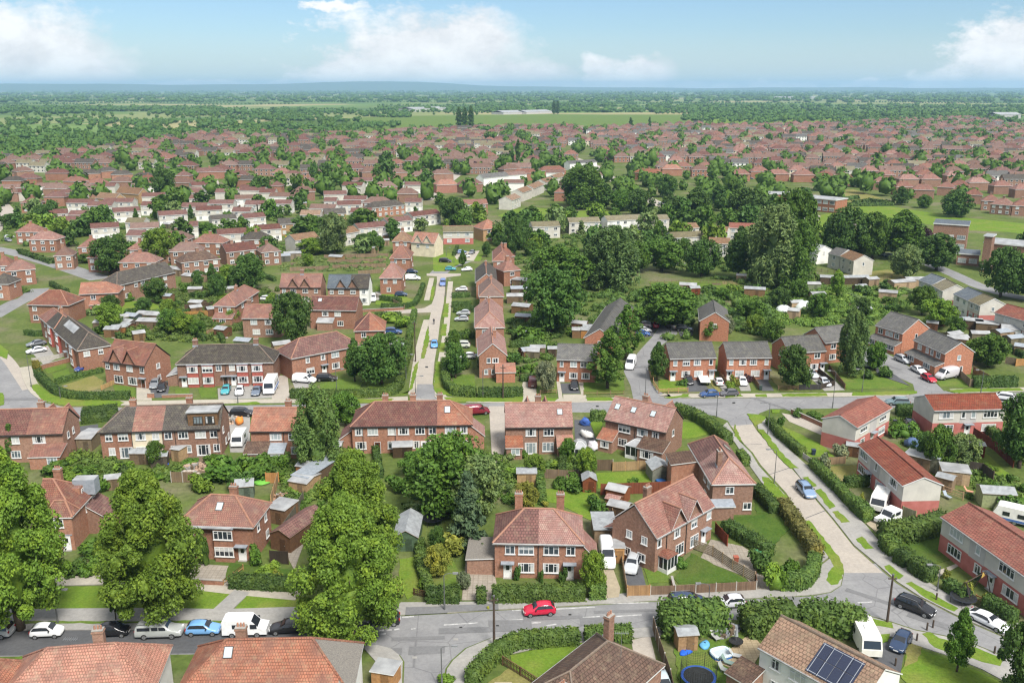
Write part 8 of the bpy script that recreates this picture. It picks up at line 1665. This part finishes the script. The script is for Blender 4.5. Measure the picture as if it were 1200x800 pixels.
# paddling pool
b = MB(); n = 28; sq = lambda a: 1/max(abs(math.cos(a)), abs(math.sin(a)))**.6; prev = None
r = empty('paddling_pool', P(845,768), .35); tag(r, 'blue and white inflatable paddling pool on the sandy patio', 'paddling pool')
for nm, z, col in (('lower_ring', .17, (.03,.16,.5)), ('upper_ring', .42, (.6,.72,.8))):
    b = MB(); ring = [(math.cos(2*math.pi*k/n)*1.05*sq(2*math.pi*k/n), math.sin(2*math.pi*k/n)*.85*sq(2*math.pi*k/n), z) for k in range(n+1)]; b.tube(ring, .17, 8, 'plastic_tint'); b.obj(nm, r, color=col, smooth=True)
b = MB(); b.poly([(p[0]*.95, p[1]*.95, .38) for p in ring[:-1]], 'roof_glass'); b.obj('water', r)
def lump(px, py, w, d, h, col, label, cat, name, mat='paint_tint'):
    if 'heap' in name or 'pile' in name:
        b = MB(); kk = random.Random(int(px)); bd = 'board' in name
        for _ in range(90):
            a = kk.uniform(0, 6.28); rr = kk.random()**.6; zz = h*(1-rr*rr)*kk.uniform(.3, 1.); e = kk.uniform(0, 6.28); s_ = kk.uniform(.1, .32)
            b.obox((math.cos(a)*rr*w/2, math.sin(a)*rr*d/2), (math.cos(e), math.sin(e)), (-math.sin(e), math.cos(e)), s_*(4 if bd else 1.3), s_*.7, 0, zz+.06, kk.choice((mat, mat, 'pavement', 'soil')))
        o = b.obj(name, None, P(px, py), 0, color=col); tag(o, label, cat); return o
    V, Q = ball((0, 0, h*.4), (w/2, d/2, h*.6), 10, 7, .14); V[:, 2] = np.clip(V[:, 2], 0, None); o = link(fast_mesh(name, V, Q, mat), name, None, P(px, py), RN.uniform(0, 3), col); tag(o, label, cat); return o
lump(826,757,1.6,1.2,.5,(.12,.36,.6),'crumpled light blue tarpaulin beside the wooden shed','tarpaulin','tarpaulin'); lump(803,764,1.9,1.,.3,(.02,.12,.6),'flat blue cover on the grass by the wooden shed','tarpaulin','tarpaulin'); lump(774,565,2.,1.2,.7,(.04,.16,.45),'blue tarpaulin spilling from the blue-grey shed','tarpaulin','tarpaulin'); lump(1072,524,4.,3.,1.8,(.10,.16,.3),'dark blue tarpaulin over a stored load behind the panel houses','tarpaulin','tarpaulin'); lump(193,545,1.4,1.1,.9,(.03,.1,.5),'bright blue heap of covers in the terrace gardens','tarpaulin','tarpaulin'); lump(306,559,3.,2.,.5,(.05,.35,.6),'light blue pool cover beyond the summerhouse','tarpaulin','tarpaulin'); lump(308,565,3.,2.4,.4,(.15,.42,.06),'bright green play mat mound beside the summerhouse','play mat','play_mat')
lump(232,548,6.,2.5,1.,(.42,.30,.22),'rubble heap behind the box-dormer terrace','rubble heap','rubble_heap'); lump(220,556,4.,2.,.7,(.5,.44,.38),'pale rubble heap below the terrace yard','rubble heap','rubble_heap'); lump(335,583,5.,3.,.8,(.36,.22,.14),'red earth heap by the new pale fence','earth heap','earth_heap'); lump(281,497,1.8,1.4,1.5,(.75,.26,.05),'orange tarpaulin-covered machine beside the black car','tarpaulin','tarpaulin'); lump(273,494,2.,1.6,1.,(.55,.4,.3),'pile of boards beside the orange cover','board pile','board_pile'); lump(695,527,2.4,2.,1.6,(.6,.58,.62),'pale lilac sheeted load beside the conservatory','tarpaulin','tarpaulin'); lump(687,512,1.6,3.4,1.2,(.72,.72,.7),'white sheeted boat-shaped load on the grey drive','sheeted load','sheeted_load'); lump(686,498,1.6,2.,1.5,(.05,.12,.4),'small blue covered cart on the grey drive','cart','covered_cart')
lump(103,524,1.2,1.1,1.,(.03,.05,.03),'dark bin bag heap by the grey-green garage','bin bag','bin_bag'); lump(1052,617,1.2,1.,.7,(.5,.52,.5),'grey sack by the off-roader','sack','sack')
# garden table, chairs, loungers
def lounger(px, py, rz, col, label):
    r = empty('garden_chair', P(px, py), rz); tag(r, label, 'garden chair'); b = MB(); b.box(-.3,.3,-.6,.3,.38,.46,'plastic_tint'); b.obj('seat', r, color=col); b = MB(); b.poly([(-.3,.3,.44),(.3,.3,.44),(.3,.75,1.05),(-.3,.75,1.05)],'plastic_tint'); b.poly([(-.3,.33,.40),(-.3,.79,1.01),(.3,.79,1.01),(.3,.33,.40)],'plastic_tint'); b.obj('backrest', r, color=col)
    for x in (-.27,.27):
        for y in (-.55,.25): b = MB(); b.cyl((x,y,0),(x,y,.4),.03,.03,6,'metal_grey'); b.obj('leg', r)
for q in ((838,749,.4,(.36,.36,.35),'pale garden chair nearest the hedge gap'),(853,779,1.,(.2,.28,.25),'grey-green garden chair right of the paddling pool, front one'),(862,771,1.2,(.5,.51,.5),'white garden chair behind the grey-green one'),(849,788,.8,(.28,.3,.29),'grey chair nearest the lawn edge'),(1110,584,.4,(.3,.35,.4),'dark garden chair on the right-hand patio'),(1135,578,.9,(.6,.3,.2),'red-brown chair by the dark fence')): lounger(*q)
r = empty('garden_table', P(862,757), .2); tag(r, 'dark garden table with a closed grey parasol on the sandy patio', 'garden table'); b = MB(); b.cyl((0,0,.7),(0,0,.76),.8,.8,16,'trim_black'); b.obj('tabletop', r)
for k in range(4): b = MB(); a = k*math.pi/2+.4; b.cyl((.55*math.cos(a),.55*math.sin(a),0),(.5*math.cos(a),.5*math.sin(a),.7),.03,.03,6,'trim_black'); b.obj('leg', r)
r = empty('parasol', P(862,757)); r.location.z = .76; tag(r, 'closed grey parasol standing in the dark garden table', 'parasol'); b = MB(); b.cyl((0,0,0),(0,0,1.6),.025,.025,6,'metal_grey'); b.obj('pole', r); b = MB(); b.cyl((0,0,.6),(0,0,1.7),.22,.03,8,'plastic_tint'); b.obj('canopy', r, color=(.3,.32,.33))
lump(848,740,3.2,1.1,1.3,(.25,.27,.3),'grey clutter of boards leaning at the garden gate','board pile','board_pile')
# wheelie bins
def bin_(px, py, col, label, rz=0.):
    r = empty('wheelie_bin', P(px, py), rz); tag(r, label, 'wheelie bin'); b = MB(); b.v = [(-.25,-.25,.06),(.25,-.25,.06),(.25,.25,.06),(-.25,.25,.06),(-.31,-.32,1.),(.31,-.32,1.),(.31,.32,1.),(-.31,.32,1.)]; b.f = [(0,3,2,1),(4,5,6,7),(0,1,5,4),(1,2,6,5),(2,3,7,6),(3,0,4,7)]; b.m = [b.mi('plastic_tint')]*6; b.obj('body', r, color=col)
    b = MB(); b.box(-.33,.33,-.36,.34,1.002,1.07,'plastic_tint'); b.obj('lid', r, color=tuple(c*1.3 for c in col))
    for s in (-1,1): b = MB(); b.cyl((s*.2-.03,.28,.1),(s*.2+.03,.28,.1),.1,.1,8,'tyre'); b.obj('wheel', r)
bin_(885,653,(.05,.17,.08),'green wheelie bin in the row of three by the long hedge, left one'); bin_(890,655.5,(.05,.19,.08),'green wheelie bin in the row of three, middle one'); bin_(895,658,(.04,.10,.09),'dark green wheelie bin in the row of three, right one'); bin_(891,457,(.04,.06,.06),'dark wheelie bin beside the third tarmac drive'); bin_(951,673,(.02,.025,.025),'black bin at the foot of the rounded corner hedge'); bin_(953,533,(.02,.03,.06),'dark bin at the top panel house\'s grey wall'); bin_(1048,498,(.03,.03,.035),'black bin beside the recessed panel house door'); bin_(862,660,(.25,.07,.04),'terracotta planter bin at the gabled house door')
# play equipment, cross arms
r = empty('swing_frame', P(1140,698), .6); tag(r, 'dark timber climbing frame with yellow flag in the near front garden', 'climbing frame')
for x in (-2.2, 2.2):
    for y in (-1., 1.): b = MB(); b.cyl((x,y,0),(x,y*.15,2.6),.06,.05,6,'pole_wood'); b.obj('leg', r)
b = MB(); b.cyl((-2.3,0,2.6),(2.3,0,2.6),.06,.06,6,'pole_wood'); b.obj('beam', r); b = MB(); b.box(-1.,-.4,-.03,.03,.5,.56,'trim_black')
for x in (-.95,-.45): b.cyl((x,0,.55),(x,0,2.6),.015,.015,4,'net_black')
b.obj('swing', r); b = MB(); b.poly([(2.25,.2,2.3),(3.6,1.4,.3),(3.3,1.8,.3),(1.95,.6,2.3)],'plastic_tint'); b.poly([(2.25,.2,2.24),(1.95,.6,2.24),(3.3,1.8,.24),(3.6,1.4,.24)],'plastic_tint'); b.obj('slide', r, color=(.12,.2,.16)); b = MB(); b.poly([(-2.2,0,2.6),(-1.2,-.5,1.2),(-2.6,-.7,1.3)],'net_black'); b.poly([(1.4,-.1,2.9),(2.1,-.1,2.2),(1.2,-.1,2.1)],'plastic_tint'); b.obj('net', r, color=(.6,.42,.12))
# aerials on chimneys of the front houses
for px, py, zz, lab in ((728,757,7.6,'tall television aerial on the brown hipped roof\'s chimney'),(85,764,7.5,'thin television aerial beside the left orange roof\'s chimney')):
    p = P(px, py, zz); r = empty('aerial', p); tag(r, lab, 'aerial'); b = MB(); b.cyl((0,0,-1.2),(0,0,1.6),.03,.02,6,'metal_grey'); b.obj('mast', r); b = MB(); b.cyl((-.7,0,1.5),(.7,0,1.5),.02,.02,5,'metal_grey')
    for k in range(7): b.cyl((-.6+k*.2,-.3,1.5),(-.6+k*.2,.3,1.5),.012,.012,4,'metal_grey')
    b.obj('antenna', r)
# a person walking up the avenue
def person(px, py, label, shirt, legs, hgt=1.72):
    p = P(px, py); me = bpy.data.meshes.new('person'); J = [(0,0,.95),(0,0,1.2),(0,0,1.42),(0,.02,1.52),(0,.03,1.66),(.1,0,.9),(.12,.14,.5),(.12,.02,.06),(.12,.16,.03),(-.1,0,.9),(-.12,-.1,.5),(-.12,-.3,.08),(-.12,-.18,.03),(.19,0,1.4),(.25,-.1,1.13),(.24,.05,.9),(-.19,0,1.4),(-.25,.06,1.13),(-.23,.22,.95)]
    E = [(0,1),(1,2),(2,3),(3,4),(0,5),(5,6),(6,7),(7,8),(0,9),(9,10),(10,11),(11,12),(2,13),(13,14),(14,15),(2,16),(16,17),(17,18)]; R_ = [.15,.15,.16,.06,.105,.1,.07,.05,.04,.1,.07,.05,.04,.07,.05,.035,.07,.05,.035]
    me.from_pydata(J, E, []); o = bpy.data.objects.new('person', me); COL.objects.link(o); s = o.modifiers.new('s', 'SKIN'); o.modifiers.new('u', 'SUBSURF').levels = 1
    for i, v in enumerate(me.skin_vertices[0].data): v.radius = (R_[i], R_[i]); v.use_root = i == 0
    ev = o.evaluated_get(bpy.context.evaluated_depsgraph_get()); m2 = bpy.data.meshes.new_from_object(ev); bpy.data.objects.remove(o); m2.materials.clear()
    for nm, c in (('cloth_top', shirt), ('cloth_legs', legs), ('skin', (.45,.28,.2)), ('hair', (.05,.035,.025))):
        m2.materials.append(MATS.get(nm) or simple(nm, c))
    for f in m2.polygons:
        z = f.center.z; f.material_index = 3 if z > 1.68 or (z > 1.58 and f.center.y < .0) else 2 if z > 1.5 or (z < 1.0 and abs(f.center.x) > .18) else 0 if z > .93 else 1
    o = link(m2, 'person', None, p); tag(o, label, 'person')
person(508.5, 380, 'person in dark clothes walking along the middle of the concrete avenue', (.04,.045,.06), (.03,.03,.04))
# ------------------------------------------------------------------ the far town and country
RF = random.Random(33)
HC = [o.location.to_2d() for o in bpy.data.objects if o.get('category') in ('house', 'terrace', 'school building', 'clinic')]
TOWN = [(-60,192),(60,186),(140,174),(190,166),(250,158),(330,158),(420,160),(470,156),(560,152),(640,150),(700,152),(780,148),(840,146),(960,146),(1060,142),(1130,140),(1210,150),(1260,160),(1260,262),(1130,250),(1050,216),(940,215),(900,200),(850,200),(800,215),(720,200),(690,190),(640,198),(600,215),(540,200),(440,206),(320,224),(200,200),(100,198),(0,215),(-60,230)]
PARK = [[(640,174),(700,196),(735,222),(790,250),(905,250),(905,205),(800,212),(730,200),(690,172)], [(950,236),(1060,215),(1260,262),(1260,320),(950,320)], [(820,150),(1010,146),(1010,138),(820,138)], [(590,190),(500,238),(540,240),(600,200)]]
def far_template(kind, roof, wall, L, D):
    b = MB(); ez = 4.8; rise = D/2*.75; hip = kind == 'hip'
    b.box(-L/2+.3, L/2-.3, -D/2+.3, D/2-.3, 0, ez, wall)
    if not hip:
        for s in (-1, 1): b.poly([(s*(L/2-.3), -s*(D/2-.3), ez), (s*(L/2-.3), s*(D/2-.3), ez), (s*(L/2-.3), 0, ez+rise*.92)], wall)
    roof_mb(b, -L/2, L/2, -D/2, D/2, ez, rise, hip, hip, [(1e3, roof)], roof, 'upvc', tilecap=False)
    n = int(L/3)
    for s in (-1, 1):
        for z0 in (.9, 3.2):
            for k in range(n):
                x = -L/2+L*(k+.5)/n; y = s*(D/2-.3); w = .7
                P4 = [(x-w, y+s*.03, z0), (x+w, y+s*.03, z0), (x+w, y+s*.03, z0+1.2), (x-w, y+s*.03, z0+1.2)]; b.poly(P4 if s < 0 else P4[::-1], 'upvc')
                P5 = [(x-w+.15, y+s*.05, z0+.12), (x+w-.15, y+s*.05, z0+.12), (x+w-.15, y+s*.05, z0+1.08), (x-w+.15, y+s*.05, z0+1.08)]; b.poly(P5 if s < 0 else P5[::-1], 'glass_dark')
    b.box(-.6, .6, -.35, .35, ez+rise-.6, ez+rise+1.2, 'brick_brown')
    return b
FT = [('hip', 'tile_red', 'brick_brown', 13., 8.5), ('hip', 'tile_dull', 'brick_red', 13., 8.5), ('hip', 'tile_maroon', 'brick_brown', 14., 8.5), ('gable', 'tile_dull', 'brick_brown', 18., 8.), ('hip', 'tile_pink', 'render_cream', 12.5, 8.5), ('gable', 'tile_dark', 'brick_brown', 16., 8.), ('gable', 'tile_grey', 'render_white', 13., 8.5), ('gable', 'tile_olive', 'panel_pale', 13., 7.6)]
FB = [far_template(*q) for q in FT]; FM = [b.mesh('house') for b in FB]
FD = ['red-hipped brick pair', 'brown-hipped brick pair', 'maroon-hipped brick pair', 'long brown-roofed brick terrace', 'pink-hipped cream pair', 'dark-roofed brick terrace', 'white grey-roofed pair', 'pale panel house with olive roof']
cand = []
row = 0; Y = 560.
while Y < 2000:
    row += 1; Xp = -1400+RF.uniform(0, 10); ang = .10*math.sin(Y/170.)
    while Xp < 1400:
        x = Xp+RF.uniform(-1.5, 1.5); y = Y+math.sin(Xp/140.+row*.2)*16+RF.uniform(-2.5, 2.5)
        zc = y*cp+HCAM*sp; px = 600+F*x/zc; py = proj_y((x, y, 0))
        right = px > 640
        st = RF.choice((15, 15.5, 17, 22 if RF.random() < .3 else 15))
        if inside(px, py, TOWN) and not any(inside(px, py, q) for q in PARK) and math.sin(x*.021+Y*.004)+math.sin(Y*.033+x*.006)*.8 > -1.25 and RF.random() < (.88 if right else .8):
            if all((v.x-x)**2+(v.y-y)**2 > 15**2 for v in HC if abs(v.y-y) < 20): cand.append((y, x, px, py, ang+math.cos(Xp/140.)*.1))
        Xp += st
    Y += 27 if row % 2 else 36
cand.sort()
nh = sum(1 for o in bpy.data.objects if o.get('category') in ('house', 'terrace'))
def place(px): return ('at the far left', 'above the left estate', 'left of the three poplars', 'below the three poplars', 'right of the poplars', 'above the park belt', 'behind the clinic', 'above the playing field', 'at the far right')[max(0, min(8, int(px/133.4)))]
SH = MB(); k = 0
for y, x, px, py, a in cand:
    if px > 640: i = RF.choice((0,0,1,1,4,2,2,6,3,2,5,1,7,3))
    elif px > 420: i = RF.choice((0,2,2,3,1,5,7))
    else: i = RF.choice((2,2,0,3,5,5,7,1))
    vis = -30 < px < 1230
    if not vis: continue
    if k < 298-nh and k < 110:
        o = link(FM[i], 'house', None, (x, y, 0), a); later(o, FD[i], place(px), px, 'house', 'distant houses'); k += 1
    else:
        T = FB[i]; off = len(SH.v); c, s = math.cos(a), math.sin(a)
        SH.v += [(x+vx*c-vy*s, y+vx*s+vy*c, vz) for vx, vy, vz in T.v]; SH.f += [tuple(off+q for q in f) for f in T.f]; SH.m += [SH.mi(T.names[m_]) for m_ in T.m]
o = SH.obj('distant_houses'); stuff(o); tag(o, 'mass of small brick houses with red roofs filling the far town', 'houses')
# far sheds and glasshouses beyond the field
for a, b_, d, hh, lab in (((484,131),(526,130),60,7,'large white farm shed left of the three poplars'), ((590,134.5),(614,133.8),40,5,'low pale glasshouse beyond the green field, left one'), ((617,134),(647,133),40,5,'low pale glasshouse beyond the green field, right one'), ((1168,139),(1196,139),40,8,'pale flat-roofed hall at the far right'), ((905,116),(960,116),60,8,'long white shed on the far right plain')):
    ctr, rz, L, D = frame_from(a, b_, 0, None, d); r = empty('farm_shed', (ctr.x, ctr.y, 0), rz); tag(r, lab, 'farm shed'); w = MB(); w.box(-L/2, L/2, -D/2, D/2, 0, hh, 'panel_grey'); w.obj('wall', r); q = MB(); roof_mb(q, -L/2-.4, L/2+.4, -D/2-.4, D/2+.4, hh, 4., False, False, [(1e3, 'felt_pale')], tilecap=False); q.obj('roof', r)
# three poplars and other tall markers
for px, top, lab in ((538,126,'left one of the three tall poplars'), (545,126,'middle one of the three tall poplars'), (552,124.5,'right one of the three tall poplars, a little taller')): treeP('poplar', px, 153, top, 6.5, G_DARK, lab)
for px, top, lab in ((649,118.5,'left one of the two small distant poplars'), (653.5,119,'right one of the two small distant poplars')): treeP('poplar', px, 134, top, 4.5, G_DARK, lab)
for px, py, top, w, lab in ((761,151,137,5,'slim dark conifer at the edge of the red roofs'), (739,150,138,8,'dark round tree left of the slim conifer'), (607,197,164,9,'tall dark conifer above the avenue roofs, right one'), (600,196,175,8,'shorter dark conifer left of the tall one'), (453,200,178,18,'dark bushy conifer above the curving road')): treeP('far_cone' if w < 10 else 'far_round', px, py, top, w, G_DARK, lab, parts=False)
# trees through the far town: nearest ones each a tree, the rest one mass
tc = []
for i in range(5200):
    y = 330*math.exp(RF.uniform(0, math.log(6.5))); x = RF.uniform(-.62, .62)*y*1.02; zc = y*cp+HCAM*sp; px = 600+F*x/zc; py = proj_y((x, y, 0))
    if not (-20 < px < 1220) or py > 300: continue
    if any(inside(px, py, q) for q in ([(590,240),(720,240),(720,258),(590,258)], [(945,234),(1210,234),(1210,292),(945,292)], [(500,292),(570,292),(570,322),(500,322)], [(400,136),(840,133),(840,147),(700,151),(420,158)])): continue
    if any((v.x-x)**2+(v.y-y)**2 < 9.5**2 for v in HC if abs(v.y-y) < 12): continue
    dens = .27 if py > 200 else .55
    if inside(px, py, [(0,150),(190,150),(230,190),(160,195),(60,190),(0,205)]): dens = .5
    if px > 700 and 150 < py < 215: dens = .45
    if any(inside(px, py, q) for q in PARK[:1]): dens = .3
    if RF.random() > dens: continue
    if inside(px, py, TOWN) and any(abs(c_[0]-y) < 6 and abs(c_[1]-x) < 6 for c_ in cand): continue
    tc.append((y, x, px, py))
tc.sort(); nt = sum(1 for o in bpy.data.objects if o.get('category') == 'tree')
def clump(x, y, h, w, n=34):
    c = np.array([x, y, h*.5]); r = np.array([w/2, w/2, h*.52])
    s = RNG.normal(size=(n, 3)); s[:, 2] += .4; s /= np.linalg.norm(s, axis=1)[:, None]; p = c+s*r*RNG.uniform(.85, 1.05, n)[:, None]
    return [ball(c, r*.8, 7, 5, .2), leaf_quads(p, s+np.array([0, 0, .3]), w*.2, 1.3, .7)]
mass = []; k = 0
TZ = lambda px, py: ('in gardens ' if py > 250 else 'among roofs ' if py > 205 else 'in far streets ')+place(px)
for y, x, px, py in tc:
    w = RF.uniform(4.5, 9.5); h = w*RF.uniform(.9, 1.35)
    if k < 296-nt:
        kd = RF.choice(('far_round', 'far_round', 'far_ovate', 'far_cone' if RF.random() < .4 else 'far_round')); cl = RF.choice((G_DARK, G_DARK, G_MID, G_MID, G_LIGHT, G_OLIVE))
        nm = {G_DARK: 'dark', G_MID: 'green', G_LIGHT: 'light green', G_OLIVE: 'olive green'}[cl]+{'far_round': ' round tree', 'far_ovate': ' oval tree', 'far_cone': ' conifer'}[kd]
        tree(kd, px, py, h, w if kd != 'far_cone' else w*.6, cl, nm, TZ(px, py), loc=(x, y, 0), parts=False); k += 1
    else: mass += clump(x, y, h*1.1, w*1.2)
V, Q = join(mass); o = link(fast_mesh('distant_trees', V, Q, 'leaves'), 'distant_trees', color=G_MID); stuff(o); tag(o, 'many dark green trees scattered through the far town', 'trees')
# woods and hedgerows of the plain, out to the skyline
mass = []
def belt(x0, x1, ya, yb, n, w0=14, w1=26):
    for _ in range(n):
        px = RF.uniform(x0, x1); py = ya+(yb-ya)*RF.random(); p = P(px, py); w = RF.uniform(w0, w1); mass.extend(clump(p.x, p.y, min(w*RF.uniform(.45, .7), RF.uniform(13, 20)), w, 16))
for q in ((0,420,156,164,170,9,15),(0,130,164,186,110,8,14),(130,420,148,157,110,10,16),(0,300,143,147,60,10,16),(60,260,128.5,131,150,14,24),(180,420,131,134,130,14,22),(0,100,127,134,110,16,24),(300,420,140,143,40,10,16),(420,480,133,138,60,10,18),(440,540,128,131,80,14,22),(540,760,128.5,132,190,14,22),(760,920,124,133,240,14,24),(800,960,133.5,143,150,10,18),(900,1200,124,139,330,12,22),(980,1200,139,152,160,9,16),(480,640,150.5,155,40,8,14),(0,1200,117,120.5,330,24,44),(0,600,113.5,116,170,30,60),(560,1200,112.5,117,340,30,60),(0,1200,109.5,112,380,50,100),(0,1200,107,109,430,80,150),(-40,1240,105.6,106.8,320,120,240),(420,470,145,150,30,9,14),(300,360,137,139,30,10,16),(1040,1200,152,168,90,8,15),(560,720,124,126,80,16,26)): belt(*q)
for _ in range(110):                                   # hedgerows between the fields
    px = RF.uniform(0, 1200); py = 108+RF.random()**1.6*36; p = P(px, py)
    if inside(px, py, [(400,134),(840,131),(840,148),(700,152),(420,160)]): continue
    a = RF.uniform(-.35, .35) if RF.random() < .75 else RF.uniform(1., 2.); L = RF.uniform(150, 600)*(p.y/3000)**.7; n = int(L/14)
    for j in range(n):
        t_ = (j/n-.5)*L; w = RF.uniform(6, 15); mass.extend(clump(p.x+math.cos(a)*t_, p.y+math.sin(a)*t_, w*.6, w, 14))
V, Q = join(mass); o = link(fast_mesh('woodland', V, Q, 'leaves'), 'woodland', color=G_DARK); stuff(o); tag(o, 'dark woods and hedgerows stretching over the plain to the skyline', 'woods')
settle()
